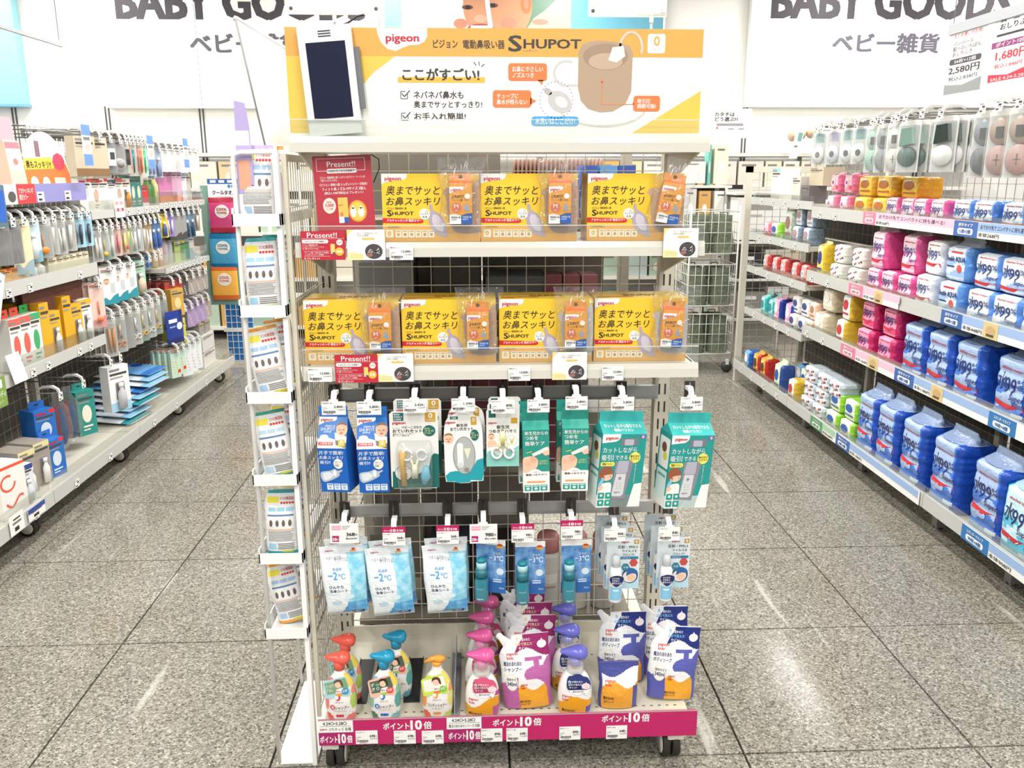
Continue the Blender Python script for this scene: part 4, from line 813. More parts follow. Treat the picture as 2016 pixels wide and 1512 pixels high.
# ---- green clipper box with windows
def clipper():
    w_, h_, d_ = .108, .176, .062; m = MB(); m.box(-w_/2, w_/2, 0, d_, 0, h_, M('2d9a93', .35)); m.box(-w_/2-.0002, w_/2+.0002, .0, d_+.0002, 0, .03, WHITE)
    T1 = M('3fb4b0', .3); m.add([(-w_/2, 0, h_), (w_/2, 0, h_), (w_/2, d_/2, h_+.022), (-w_/2, d_/2, h_+.022), (-w_/2, d_, h_), (w_/2, d_, h_)], [(0, 1, 2, 3), (5, 4, 3, 2), (0, 3, 4), (1, 5, 2)], T1); m.box(-w_/2, w_/2, d_/2-.0005, d_/2+.0005, h_+.02, h_+.046, T1); c = m.mesh('carton')
    q = MB(); q.fr((925, 395, 1370, 1120), (-w_/2, 0, 0), (w_, 0, 0), (0, 0, h_)); 
    q.P([(925, 395), (1108, 395), (1106, 425), (1090, 452), (1060, 468), (1000, 474), (925, 482)], WHITE); q.TX('pigeon', 958, 418, 1084, 456, RED, 2, .03)
    q.RR(1306, 400, 1358, 442, 4, M('8a6aa8'), 2); q.TX('6', 1322, 404, 1344, 434, WHITE, 3, .02)
    q.P([(1118, 438), (1286, 432), (1286, 505), (1110, 512), (1114, 460)], M('7f7f88', .2), 2); q.RR(1150, 445, 1245, 505, 12, M('b9b6c4'), 3)
    q.TX('カットしながら', 940, 522, 1284, 578, WHITE, 2, .012); q.TX('吸引', 936, 596, 1034, 652, WHITE, 2, .014); q.TX('できる', 1072, 602, 1196, 644, WHITE, 2, .012); q.LN([(1050, 596), (1050, 652)], 6, WHITE, 2)
    q.C(1270, 626, 58, M('efe56a'), 3, 54); q.TX('後片付け\nスゴラク', 1222, 600, 1318, 648, BK, 4, .015); q.RR(928, 666, 1070, 708, 18, M('efe56a'), 3); q.TX('電動バリカン', 946, 674, 1054, 700, BK, 4, .01)
    q.P(curve([(925, 900), (960, 880), (1040, 870), (1060, 900)], 4)+[(1060, 1120), (1240, 1120), (1290, 890), (1370, 880), (1370, 1120), (925, 1120)], WHITE, 2)
    q.C(1000, 800, 62, SKN, 3, 54); q.P(curve([(925, 800), (930, 750), (965, 718), (1020, 715), (1055, 745), (1058, 785), (1020, 790), (975, 800), (955, 820), (935, 825), (925, 800)], 4), M('9a5a3c'), 4); q.C(1040, 812, 4, BK, 4, 7, 8); q.P([(925, 880), (960, 820), (985, 830), (960, 885), (930, 920)], M('8ec3dd'), 5); q.C(970, 818, 13, M('d8524a'), 4)
    q.P(curve([(925, 935), (950, 895), (975, 915), (960, 940), (925, 960)], 4), SKN, 5)
    q.P([(1080, 660), (1240, 652), (1262, 680), (1200, 1040), (1060, 1030), (1064, 960)], M('8f8f98', .2), 3)
    q.P([(1110, 655), (1215, 655), (1210, 760), (1200, 780), (1100, 780), (1090, 760)], M('b7b4c2', .25), 4); q.P([(1098, 785), (1198, 785), (1186, 990), (1160, 1012), (1076, 1008), (1068, 985)], M('d9d9da', .25), 4); q.C(1138, 830, 15, M('8d8d90'), 5); q.TX('pigeon', 1092, 958, 1152, 982, M('6d6d72'), 5, .01)
    for k in range(3): q.R(1105, 880+k*24, 1124, 884+k*24, M('9a9aa0'), 5); q.R(1140, 880+k*24, 1156, 884+k*24, M('9a9aa0'), 5)
    for k in range(4): x = 892+40+(k % 2)*74; y = 970+(k//2)*72; q.RR(x, y, x+64, y+62, 8, GN, 4); q.C(x+32, y+28, 13, M('e9f5f3'), 5)
    q.P([(1290, 690), (1300, 690), (1285, 880), (1275, 880)], M('2d9a93'), 4)
    for k, ch in enumerate('はじめてでもカンタン'): q.TX(ch, 1280-k*.6, 690+k*19, 1296-k*.6, 705+k*19, WHITE, 5, .01)
    q.fr((0, 0, 400, 90), (-w_/2, 0, h_), (w_, 0, 0), (0, d_/2, .022)); q.TX('カットしながら吸引できる', 30, 20, 370, 46, WHITE, 1, .015); q.TX('電動バリカン', 110, 52, 290, 72, WHITE, 1, .015)
    q.fr((0, 0, 62, 176), (-w_/2, d_, 0), (0, -d_, 0), (0, 0, h_)); q.RR(6, 12, 56, 84, 5, M('f2f4ef'), 1); q.C(30, 36, 12, HAIR, 2); q.C(38, 56, 10, M('d8d65c'), 2); q.RR(6, 90, 56, 160, 5, M('dff0ea'), 1); q.R(12, 100, 50, 106, M('6fb0a8'), 2)
    return [('carton', c, None), ('printed_faces', q.mesh('printed_faces'), 0)]
CL = clipper()
for px, py, l_ in ((1216, 999, 'left green hair clipper box with a window'), (1349, 1001, 'right green hair clipper box hanging beyond the upright')):
    a = W(px, py, 1.815); place(CL, 'clipper_box', l_, 'box', (a.x, 1.818, a.z), math.radians(13), 'green clipper boxes', 0, math.radians(4.5))
# ---- body wipes
WT = crinkle('eef4f6', .25, 40, .35); LB = mottle('7fcbe6', 'b9e7f5', 60, .3, 'ice_print'); DB = mottle('4f9fd6', '86c4ea', 60, .3, 'ice_print_deep'); SV = M('c3c7ca', .25, .6)
def wipes():
    w_, h_ = .106, .176; m = MB(); rows = []; N = 70
    for k in range(N+1):
        v = k/N; z = v*h_; taper = .94+.06*v; hw = w_/2*taper*(1-.02*math.sin(v*9)); g_ = max(0., math.sin(PI*min(1, max(0, (v-.03)/.84))))**.55 if v < .87 else .0
        rows.append((z, -hw+.002*(1-v), hw, .0012+.017*g_))
    def col(u, v):
        if v > .965: return SV
        if v < .10: return WT
        b = .56+.10*math.sin(min(1, v/.75)*2.6)-(.75*(v-.72) if v > .72 else 0)-(.6*(v-.86) if v > .86 else 0)
        if u > b: return LB if v < .78 else DB
        return WT
    m.skin(rows, 68, col, 2.6, WT); c = m.mesh('pouch')
    q = MB(); q.surf = m.surf; q.face((180, 285, 655, 1055), w_, h_)
    q.TX('ベタベタ汗を', 250, 388, 410, 428, BK, 2, 0, .2); q.TX('サッパリに', 340, 402, 484, 446, BK, 2, 0, .2); q.TX('肌温度', 314, 502, 412, 534, M('4f9fd0'), 2, .01); q.TX('−2', 262, 546, 362, 630, M('4aa3dd'), 2, .02); q.TX('℃', 372, 566, 446, 626, M('4aa3dd'), 2, .01)
    q.TX('ひんやり', 262, 694, 414, 730, NAVY, 2, .02); q.TX('全身シート', 262, 740, 456, 774, NAVY, 2, .02); q.TX('Compact Cool', 266, 796, 364, 808, M('6a7a90'), 2)
    for k in range(3): q.R(280, 880+k*18, 380-k*10, 890+k*18, M('b5d9ea'), 2)
    q.C(470, 828, 50, M('dff1f8'), 2, 26); q.RR(470, 1006, 600, 1042, 10, M('15356f'), 2); q.TX('20枚入', 474, 1010, 570, 1040, WHITE, 3, .02)
    q.C(545, 325, 20, M('c8452a'), 2, 12); q.R(508, 338, 572, 354, M('e9a23c'), 3); q.TX('pigeon', 250, 322, 330, 346, RED, 2, .02)
    return [('pouch', c, None), ('printed_label', q.mesh('printed_label'), 0)]
WP = wipes()
for (px, py), rr_, l_ in (((685, 1209), -3, 'leftmost pack of cooling body wipes'), ((776, 1211), -4.5, 'middle pack of cooling body wipes, bottom seam kicked out'), ((881, 1207), -2, 'right pack of cooling body wipes beside the blue sprays')):
    a = W(px, py, 1.845); place(WP, 'body_wipes', l_, 'wipes', (a.x, 1.85, a.z), 0, 'cooling body wipes', 0, math.radians(rr_))
    place(WP, 'body_wipes', l_.replace('leftmost', 'rear left').replace('middle', 'rear middle').replace('right pack', 'rear right pack').split(',')[0], 'wipes', (a.x+.003, 1.90, a.z-.004), 0, 'cooling body wipes', 0, math.radians(rr_))
# ---- cooling spray bottles on cards
AQ = clear('3f9fb4', .35, .06, fac=.5, key='aqua_bottle'); TEALD = M('1b6f7c', .25)
def cool():
    w_, h_ = .072, .138; m = MB(); m.box(-w_/2, w_/2, 0, .0012, 0, h_, mottle('3f74b8', '7fb2e2', 45, .3, 'droplet_print')); m.box(-w_/2, w_/2, -.0002, .0014, h_-.014, h_, WHITE); m.box(-w_/2, w_/2, -.0002, 0, 0, .03, M('2f66ae', .3)); c = m.mesh('card')
    q = MB(); q.face((395, 235, 645, 720), w_, h_, -.0003)
    q.C(598, 285, 24, M('c8452a'), 2, 16); q.R(570, 288, 628, 308, M('e9a23c'), 3); q.TX('肌温度', 540, 345, 605, 370, M('cfe3f4'), 2, .01); q.TX('−3℃', 510, 376, 628, 424, M('eaf3fb'), 2, .02); q.TX('ひんやり\nウォーター', 540, 444, 622, 488, M('bcd6f0'), 2); q.C(598, 520, 31, M('dbe7f0'), 2)
    q.R(538, 590, 610, 600, M('dbe7f4'), 2); q.R(538, 610, 610, 620, M('dbe7f4'), 2); q.TX('50ml', 590, 664, 630, 680, M('dbe7f4'), 2)
    b = MB(); x = -.019; y = -.017
    b.lathe([(.001, -.012), (.0155, -.012), (.0165, -.008), (.0165, .038), (.0145, .044), (.0145, .06)], AQ, 20, (x, y)); b.lathe([(.0148, .046), (.0148, .068)], TEALD, 20, (x, y)); bo = b.mesh('bottle')
    k = MB(); k.lathe([(.0122, .068), (.0122, .086)], M('a9d4de', .3), 18, (x, y)); k.lathe([(.0118, .086), (.0118, .092), (.009, .0955), (.001, .0965)], M('1f8595', .2), 18, (x, y)); 
    t = MB(); t.surf = lambda X, Z: math.sqrt(max(0, .0166**2-(X-x)**2)); t.fr((0, 0, 28, 56), (x-.014, y, -.012), (.028, 0, 0), (0, 0, .056)); t.TX('pigeon', 7, 46, 22, 50, WHITE, 2, .02); t.TX('ひんやり', 6, 20, 22, 24, M('d7eef2'), 2)
    return [('card', c, None), ('printed_front', q.mesh('printed_front'), 0), ('bottle', bo, None), ('cap', k.mesh('cap'), 2), ('bottle_print', t.mesh('bottle_print'), 2)]
CO = cool()
for (px, py), rz_, l_ in (((967, 1167), -16, 'leftmost blue cooling spray on a card, card turned'), ((1043.5, 1171), 0, 'middle blue cooling spray on a card'), ((1133.5, 1168), 2, 'right blue cooling spray on a card')):
    a = W(px, py, 1.85); place(CO, 'cooling_spray', l_, 'spray', (a.x, 1.853, a.z), math.radians(rz_), 'cooling sprays')
# ---- white barrier sprays on cards
def barrier():
    w_, h_ = .080, .132; m = MB(); m.box(-w_/2, w_/2, 0, .0012, 0, h_, M('dfe9ec', .35)); m.box(-w_/2, w_/2, -.0002, 0, 0, .028, M('bcdcea', .35)); c = m.mesh('card')
    q = MB(); q.face((1130, 210, 1425, 680), w_, h_, -.0003)
    q.RR(1372, 222, 1416, 262, 5, M('c9963c'), 2); q.TX('0', 1384, 228, 1404, 256, WHITE, 3, .02); q.TX('花粉・PM2.5', 1228, 274, 1406, 304, BK, 2, .01); q.TX('ウイルスを', 1266, 314, 1400, 338, BK, 2, .01); q.TX('ブロック!', 1268, 348, 1378, 374, BK, 2, .01); q.R(1255, 378, 1414, 402, M('2f7fa8'), 2); q.TX('イオンガード', 1266, 383, 1340, 397, WHITE, 3, .01)
    q.C(1373, 436, 38, M('c8504a'), 3, 38, 6); q.C(1302, 476, 38, M('2f7f9c'), 3, 38, 6); q.TX('1日1回', 1280, 468, 1324, 486, WHITE, 4, .01); q.C(1344, 556, 72, M('274a86'), 2, 72, 24); q.C(1340, 566, 62, M('f2e8dc'), 3, 54, 20); q.C(1356, 574, 38, SKN, 4, 34); q.P(curve([(1310, 560), (1318, 510), (1360, 485), (1405, 510), (1410, 545), (1360, 535), (1310, 560)], 4), M('2f66a0'), 5); q.TX('pigeon', 1262, 234, 1330, 256, RED, 2, .02)
    b = MB(); x = -.020; y = -.017
    b.lathe([(.001, -.022), (.0145, -.022), (.0158, -.018), (.0158, .045), (.0150, .056), (.0105, .068)], WHITE, 20, (x, y)); bo = b.mesh('bottle')
    b = MB(); b.lathe([(.0105, .068), (.010, .085), (.0085, .096), (.001, .097)], clear('f3f6f7', .45, .06, key='clear_cap'), 16, (x, y)); cp = b.mesh('cap')
    t = MB(); t.surf = lambda X, Z: math.sqrt(max(0, .0159**2-(X-x)**2)); t.fr((0, 0, 28, 78), (x-.014, y, -.022), (.028, 0, 0), (0, 0, .078)); t.R(.6, 36, 27.4, 70, M('8cc6e4'), 1); t.R(6, 42, 20, 46, M('dff0f8'), 2); t.TX('pigeon', 9, 29, 18, 32, M('9aa6b0'), 2)
    g = MB(); g.fr((0, 0, 30, 24), (x-.017, y-.0172, .022), (.034, 0, 0), (0, 0, .03)); g.P(curve([(2, 3), (15, 0), (28, 3), (30, 8), (26, 16), (15, 24), (4, 16), (0, 8), (2, 3)], 3), NAVY, 1); g.TX('マスクの\nできない\n赤ちゃんに', 5, 4, 25, 18, WHITE, 2, .02)
    return [('card', c, None), ('printed_front', q.mesh('printed_front'), 0), ('bottle', bo, None), ('cap', cp, 2), ('bottle_print', t.mesh('bottle_print'), 2), ('badge', g.mesh('badge'), 2)]
BA = barrier()
for (px, py), l_ in (((1225, 1160), 'left'), ((1323, 1158), 'right')):
    a = W(px, py, 1.855)
    for k in range(3): place(BA, 'barrier_spray', '%s white barrier spray on a card, %s in its row' % (l_, ('front one', 'second one', 'rear one')[k]), 'spray', (a.x-.007*k, 1.858+.045*k, a.z+.011*k), 0, 'barrier sprays')
# ---- pump bottles in the base tray
ZTR = .1305
def lerp_rows(pr, n):
    """profile [(z, hw, d)] resampled smoothly"""
    p = curve(pr, n); return [(z, -h, h, d) for z, h, d in p]
def birdhead(m, mat, z, s=1., sp=None):
    """rounded pump head with a spout pointing left"""
    rows = [(.030, .0015), (.026, .0062), (.020, .0082), (.010, .0125), (.0, .0165), (-.010, .018), (-.018, .0155), (-.0225, .009), (-.0238, .001)]
    vs = []; n = 14; fs = []
    for x, r in rows:
        for k in range(n):
            t = 2*PI*k/n; up = .003*max(0, x/.03)
            vs.append((-x*s*1.0, r*s*.95*math.cos(t), z+r*s*(.8 if x < .02 else .75)*math.sin(t)+up*s))
    for i in range(len(rows)-1):
        for k in range(n): fs.append((i*n+k, i*n+(k+1) % n, (i+1)*n+(k+1) % n, (i+1)*n+k))
    fs += [tuple(range(n)), tuple(range((len(rows)-1)*n, len(rows)*n))]
    m.add(vs, fs, mat, True); m.lathe([(.011*s, z-.026*s), (.013*s, z-.006*s)], mat, 14)
def leafcol(cols):
    blobs = [(.1, .25, .13, .10), (.92, .2, .12, .12), (.05, .62, .12, .14), (.95, .6, .13, .15), (.12, .92, .16, .10), (.9, .93, .2, .1), (.03, .42, .08, .08), (.99, .4, .1, .09), (.3, .99, .14, .05)]
    cm = [M(c, .3) for c in cols]; wh = M('f6f4ee', .25)
    def f(u, v):
        for i, (a, b, r, t) in enumerate(blobs):
            if ((u-a)/r)**2+((v-b)/t)**2 < 1: return cm[i % len(cm)]
        return wh
    return f
def kids_bottle(hc, cols, title, tc, sub, band, pct, head='bird', face=None):
    m = MB(); rows = lerp_rows([(0, .028, .019), (.006, .034, .022), (.05, .0385, .025), (.085, .0355, .0235), (.108, .028, .019), (.124, .0165, .0135), (.132, .0125, .012), (.140, .012, .012)], 10)
    m.skin(rows, 64, leafcol(cols), 2.1, M('f6f4ee', .25)); body = m.mesh('body'); q = MB(); q.surf = m.surf
    h_ = MB(); hm = M(hc, .18)
    if head == 'bird': birdhead(h_, hm, .166, 1.15)
    else: h_.lathe([(.011, .138), (.012, .15)], hm, 14); h_.ball((.006, 0, .157), .012, hm, 8, (1.3, .9, .8)); h_.tube([(0, 0, .158), (-.014, 0, .156), (-.03, 0, .148)], [.008, .006, .0035], hm, 8)
    q.fr((180, 820, 505, 1150), (-.0375, 0, 0), (.075, 0, 0), (0, 0, .098))
    q.TX('pigeon', 296, 842, 370, 862, RED, 2, .03); q.C(326, 908, 29, M(tc), 2, 30, 14); q.C(316, 905, 19, WHITE, 3, 20, 12); q.TX('ぷちキッズ', 294, 942, 380, 960, M('4a4a4c'), 2, .01)
    tx = title
    if tx[0] == '泡': q.C(264, 1002, 27, M(tc), 2, 25); q.TX('泡', 248, 986, 280, 1018, WHITE, 3, .02); q.TX(tx[1:], 292, 986, 440, 1020, M('4a4648'), 2, .02)
    else: q.TX(tx, 240, 984, 448, 1020, M('5a4a30'), 2, .02)
    q.TX(sub, 276, 1026, 410, 1042, M('7a8a4a'), 2); q.C(340, 1080, 18, M(tc), 2, 14); q.C(312, 1080, 16, M(tc), 2, 13); q.C(366, 1080, 16, M(tc), 2, 13)
    c = MB(); w0 = .062; c.T = Matrix.Translation((-.002, -.0245, .074)) @ Matrix.Rotation(math.radians(-9), 4, 'Y') @ Matrix.Rotation(math.radians(-6), 4, 'X')
    c.prism([(-w0/2+.003, 0), (w0/2-.002, 0), (w0/2, .004), (w0/2-.004, .046), (w0/2-.01, .05), (-w0/2+.004, .045), (-w0/2, .04), (-w0/2, .003)], 0, .0006, M(band, .3))
    c.fr((0, 0, 62, 50), (-w0/2, 0, 0), (w0, 0, 0), (0, 0, .05))
    c.P([(4, 10), (30, 8), (56, 3), (59, 26), (57, 34), (40, 40), (5, 40)], M(face[0]), 1); c.C(36, 18, 8, SKN, 2, 9); c.P(curve([(26, 18), (28, 8), (37, 5), (46, 9), (48, 24), (44, 24), (40, 12), (30, 13), (26, 18)], 3), M(face[1]), 3); c.P([(26, 40), (30, 30), (44, 28), (54, 36), (52, 40)], M('eef0ee'), 2)
    c.TX(face[2], 6, 14, 26, 34, WHITE, 3, .005, .2); c.C(50, 38, 9, M(face[3]), 4, 8.5, 12); c.TX('2才', 44, 33, 56, 40, WHITE, 5, .02); c.C(34, 44, 9, M(face[4]), 4, 3.5, 10)
    return [('body', body, None), ('printed_label', q.mesh('printed_label'), 0), ('pump', h_.mesh('pump'), None), ('neck_card', c.mesh('neck_card'), None)]
KB = {'red': kids_bottle('f0604f', ('ea7d72', 'f0d45a', 'ef8f80', 'b9d36a', 'e8604f'), '泡シャンプー', 'd83a4e', 'からまりするん', 'a9d3dc', 1, 'bird', ('7fa37a', '6b4a38', 'さっぱり\nするん', '3a8fc0', 'ef9a3c')),
      'blue': kids_bottle('1f93b8', ('7fbcc8', 'f0d45a', '8fc7a8', '5fa9a0', '3f7f5f'), '泡シャンプー', '2b74c8', 'ベタつきすっきり', 'f3b9a8', 1, 'bird', ('4f6a52', '3a2a22', 'すっ\nきり', 'd8524a', '9fcf5a')),
      'yellow': kids_bottle('eda03a', ('c8de6a', 'f3e06a', 'f0a25a', 'e8e08a', 'e8663f'), 'コンディショナー', 'f0a23c', 'うるおい', 'c8e04f', 1, 'small', ('f2ece0', '5a3526', 'さらさら', '7fc04a', 'ef7a3c'))}
for (px, py), Y, k, l_ in (((672, 1420), 1.835, 'red', 'front red-topped foam shampoo bottle'), ((684, 1383), 1.915, 'red', 'rear red-topped foam shampoo bottle'), ((759, 1420), 1.835, 'blue', 'front blue-topped foam shampoo bottle'), ((783, 1378), 1.925, 'blue', 'rear blue-topped foam shampoo bottle'), ((862, 1420), 1.835, 'yellow', 'single yellow-topped conditioner bottle')):
    x = W(px, 1410 if Y < 1.84 else py, Y).x; place(KB[k], 'pump_bottle', l_+' in the base tray', 'bottle', (x, Y+.012, ZTR), 0, 'kids pump bottles', 0, 0)
# ---- foam wash bottles
def foam_bottle(hc, pc, lab2, wave):
    m = MB(); wh = M('f8f7f3', .22); org = M('f0a82c', .25); pm = M(pc, .25)
    def col(u, v):
        if v < .36: return wh
        b = .60+.08*math.sin(u*6+wave)-.10*(u-.5)
        if v > b+.16 and u > .80 and v > .72: return pm
        if u > .74 and .38 < v < b-.02 and wave < 1: return pm
        return org if v > b else wh
    rows = lerp_rows([(0, .034, .022), (.006, .040, .026), (.04, .0425, .028), (.07, .041, .027), (.095, .034, .024), (.110, .024, .019), (.118, .020, .018)], 12)
    m.skin(rows, 72, col, 2.2, wh); body = m.mesh('body')
    q = MB(); q.surf = m.surf; q.fr((745, 690, 1050, 945), (-.0425, 0, .008), (.085, 0, 0), (0, 0, .072)); q.TX('pigeon\nkids', 778, 762, 862, 818, M('d8342f'), 2, .02); q.TX('魔法のあわあわ', 776, 902, 892, 932, BK, 2, .02, .1)
    h_ = MB(); hm = M(hc, .15); birdhead(h_, hm, .162, 1.28); 
    t = MB(); t.lathe([(.022, .112), (.0215, .13), (.018, .146), (.0165, .15)], clear('ffffff', .8, .05, fac=.5, key='clear_collar'), 16); t.lathe([(.006, .115), (.006, .15)], M('e8b45a', .3), 10)
    c = MB(); lc = M(lab2, .3); c.T = Matrix.Translation((.006, -.0285, .060)) @ Matrix.Rotation(math.radians(-4), 4, 'X')
    c.fr((790, 565, 1010, 775), (-.031, 0, 0), (.062, 0, 0), (0, 0, .058)); out = curve([(800, 610), (815, 585), (845, 582), (870, 568), (915, 570), (940, 590), (975, 600), (1000, 640), (1005, 690), (985, 735), (970, 772), (945, 752), (900, 775), (850, 760), (812, 725), (795, 680), (800, 610)], 4)
    c.P(out, WHITE, 1); c.P([p for p in out if p[1] < 722]+[(985, 722), (812, 722)], lc, 2)
    c.TX('色', 806, 626, 836, 656, M('cfe9f7' if hc != 'e0609e' else 'fbe3ec'), 3, .03); c.TX('が変わると', 840, 632, 936, 652, WHITE, 3, .02); c.TX('自分で洗えた', 812, 660, 930, 680, WHITE, 3, .015); c.TX('サイン!', 816, 688, 884, 706, WHITE, 3, .015); c.C(964, 686, 38, M('e9e2ea'), 3, 30); c.P([(930, 690), (968, 645), (985, 690), (1000, 705), (930, 708)], M('f2d5d8'), 4); c.TX('魔法のあわあわ', 850, 728, 946, 746, NAVY, 3, .01)
    return [('body', body, None), ('printed_label', q.mesh('printed_label'), 0), ('pump', h_.mesh('pump'), None), ('clear_collar', t.mesh('clear_collar'), None), ('neck_card', c.mesh('neck_card'), None)]
FP = foam_bottle('e0609e', 'c05a9c', 'e05a82', 0.); FV = foam_bottle('6c6cc8', '5a58a8', '2f3a7c', 2.2)
for k, (Y, px) in enumerate(((1.835, 950), (1.925, 948), (2.015, 952), (2.10, 962))):
    x = W(px, 1405, 1.835).x if k == 0 else W((px), (0, 1372, 1337, 1306)[k], Y).x
    place(FP, 'foam_bottle', '%s pink-topped foam shampoo bottle in its row' % ('front', 'second', 'third', 'rearmost')[k], 'bottle', (x, Y+.014, ZTR), 0, 'pink foam bottles')
for k, (Y, px) in enumerate(((1.838, 1132), (1.94, 1118), (2.05, 1112))):
    x = W(px, (1405, 1366, 1326)[k], Y).x; place(FV, 'foam_bottle', '%s purple-topped foam body soap bottle in its row' % ('front', 'second', 'rearmost')[k], 'bottle', (x, Y+.014, ZTR), 0, 'purple foam bottles')
# ---- refill pouches
def refill(pc, hc, t2, seed, yb='f0ab34'):
    rr = random.Random(seed); m = MB(); wh = crinkle('f3f3f2', .25, 45, .3); pm = crinkle(pc, .25, 45, .3); hm = crinkle(hc, .25, 45, .3); og = crinkle(yb, .25, 45, .3); w_, h_ = .128, .192
    rows = []; N = 84
    for k in range(N+1):
        v = k/N; xl = -w_/2; xr = w_/2
        if v > .70: t = (v-.70)/.3; xl = -w_/2+.034*min(1, t*1.2)**1.6
        wig = .0015*math.sin(v*11+seed)
        rows.append((v*h_, xl+wig+.004*(1-v), xr+wig-.003*(1-v), .003+.021*math.sin(PI*min(1, .22+v*.78))**.8*(1-v**3)+.001*math.sin(v*17)))
    def col(u, v):
        if v < .30 and v < .24+.06*math.sin(u*7+1) and u > .30: return hm
        d = ((u-.62)/.30)**2+((v-.78)/.20)**2
        if v > .58 and .34 < u < .92 and (d < 1 or v > .8): return og if v > .70+.04*math.sin(u*12) else wh
        if v > .60+.05*math.sin(u*9+seed) and u < .34: return pm
        if v > .40+.10*math.sin(u*11) and u > .80: return pm
        if .30 < v < .345 and .50 < u < .84 or .345 <= v < .42 and .66 < u < .78: return pm
        if ((u-.72)/.26)**2+((v-.52)/.11)**2 < 1: return pm
        return wh
    m.skin(rows, 76, col, 2.2, wh); c = m.mesh('pouch')
    s_ = MB(); s_.T = Matrix.Translation((-.039, 0, .168)) @ Matrix.Rotation(math.radians(-38), 4, 'Y'); s_.skin([(0, -.014, .014, .004), (.012, -.011, .011, .004), (.026, -.008, .008, .003), (.034, -.008, .008, .002), (.038, -.004, .004, .001)], 10, lambda u, v: wh, 2.2); sp = s_.mesh('spout')
    q = MB(); q.surf = m.surf; q.fr((1370, 350, 1850, 925), (-w_/2, 0, 0), (w_, 0, 0), (0, 0, h_))
    q.TX('色', 1540, 368, 1568, 398, M('7fc4ea' if pc[0] == '5' else 'f0d0a0'), 2, .03); q.TX('が変わると', 1572, 378, 1672, 400, WHITE, 2, .02); q.TX('自分で洗えた', 1532, 408, 1690, 432, M('7fc4ea' if pc[0] == '5' else 'f0d0a0'), 2, .02); q.TX('サイン!', 1562, 440, 1640, 462, WHITE, 2, .02); q.C(1778, 430, 44, M('f2ecec'), 2, 30); q.P([(1742, 440), (1780, 385), (1812, 440)], M('f6e4e2'), 3)
    q.TX('pigeon\nkids', 1445, 478, 1550, 530, M('d8342f'), 2, .02); q.TX('魔法のあわあわ', 1410, 545, 1580, 580, NAVY, 2, .02); q.TX(t2, 1410, 588, 1578, 620, NAVY, 2, .025)
    q.C(1475, 705, 56, M('e8d9a8'), 2, 68); q.C(1475, 705, 52, WHITE, 3, 64); q.TX('詰めかえ', 1432, 666, 1516, 690, BK, 4, .015); q.TX('340ml', 1430, 698, 1520, 732, NAVY, 4, .02)
    q.TX('pigeon\nkids', 1560, 715, 1620, 760, M('d8342f'), 3, .02); q.TX('魔法のあわあわ', 1540, 850, 1640, 872, BK, 3, .015); q.TX(t2, 1540, 876, 1640, 896, BK, 3, .015)
    return [('pouch', c, None), ('spout', sp, None), ('printed_label', q.mesh('printed_label'), 0)]
RB = refill('5a5fae', '20307c', 'ボディソープ', 1); RP = refill('c069a8', '9c2a6a', 'シャンプー', 2)
def pouch(R_, px, py, Y, ry, rx, l_, cat_g):
    x = W(px, py, Y).x; place(R_, 'refill_pouch', l_, 'pouch', (x, Y+.012, ZTR+.0065), 0, cat_g, math.radians(rx), math.radians(ry))
pouch(RP, 1040, 1400, 1.86, -4, -3, 'front pink shampoo refill pouch leaning left', 'pink refill pouches'); pouch(RP, 1044, 1360, 1.955, 1, -2, 'second pink shampoo refill pouch', 'pink refill pouches'); pouch(RP, 1040, 1335, 2.02, 0, -2, 'third pink shampoo refill pouch', 'pink refill pouches'); pouch(RP, 1028, 1305, 2.10, 0, -1, 'rearmost pink shampoo refill pouch', 'pink refill pouches')
pouch(RB, 1318, 1395, 1.88, 4, -3, 'front right blue body soap refill pouch', 'blue refill pouches'); pouch(RB, 1302, 1352, 1.985, 1, -2, 'rear right blue body soap refill pouch', 'blue refill pouches')
pouch(RB, 1223, 1352, 1.96, 0, -2, 'rear left blue body soap refill pouch', 'blue refill pouches')
def slump():
    m = MB(); og = crinkle('eba63a', .25, 45, .3); wh = crinkle('f3f3f2', .25, 45, .3); pm = crinkle('4a4f96', .25, 45, .3); rows = []
    for k in range(61):
        v = k/60; rows.append((v*.118, -.048-.002*math.sin(v*8), .048+.004*v, .004+.022*math.sin(PI*min(1, .25+v*.75))*(1-v**3)))
    m.skin(rows, 64, lambda u, v: pm if v < .2+.1*math.sin(u*5) or (u > .85 and v > .5) or u < .06 else (wh if v < .46+.07*math.sin(u*8+2) else og), 2.2, pm); c = m.mesh('pouch')
    q = MB(); q.surf = m.surf; q.fr((1065, 610, 1370, 935), (-.05, 0, 0), (.1, 0, 0), (0, 0, .118)); q.TX('pigeon\nkids', 1115, 722, 1195, 768, M('d8342f'), 2, .02); q.TX('魔法のあわあわ', 1100, 838, 1178, 862, BK, 2, .02); q.TX('ボディソープ', 1104, 868, 1176, 890, BK, 2, .02)
    return [('pouch', c, None), ('printed_label', q.mesh('printed_label'), 0)]
SLP = slump(); x = W(1216, 1400, 1.86).x; place(SLP, 'refill_pouch', 'slumped blue and orange refill pouch between the purple bottle and the tall pouches', 'pouch', (x, 1.868, ZTR+.001), 0, 'blue refill pouches', math.radians(-4))
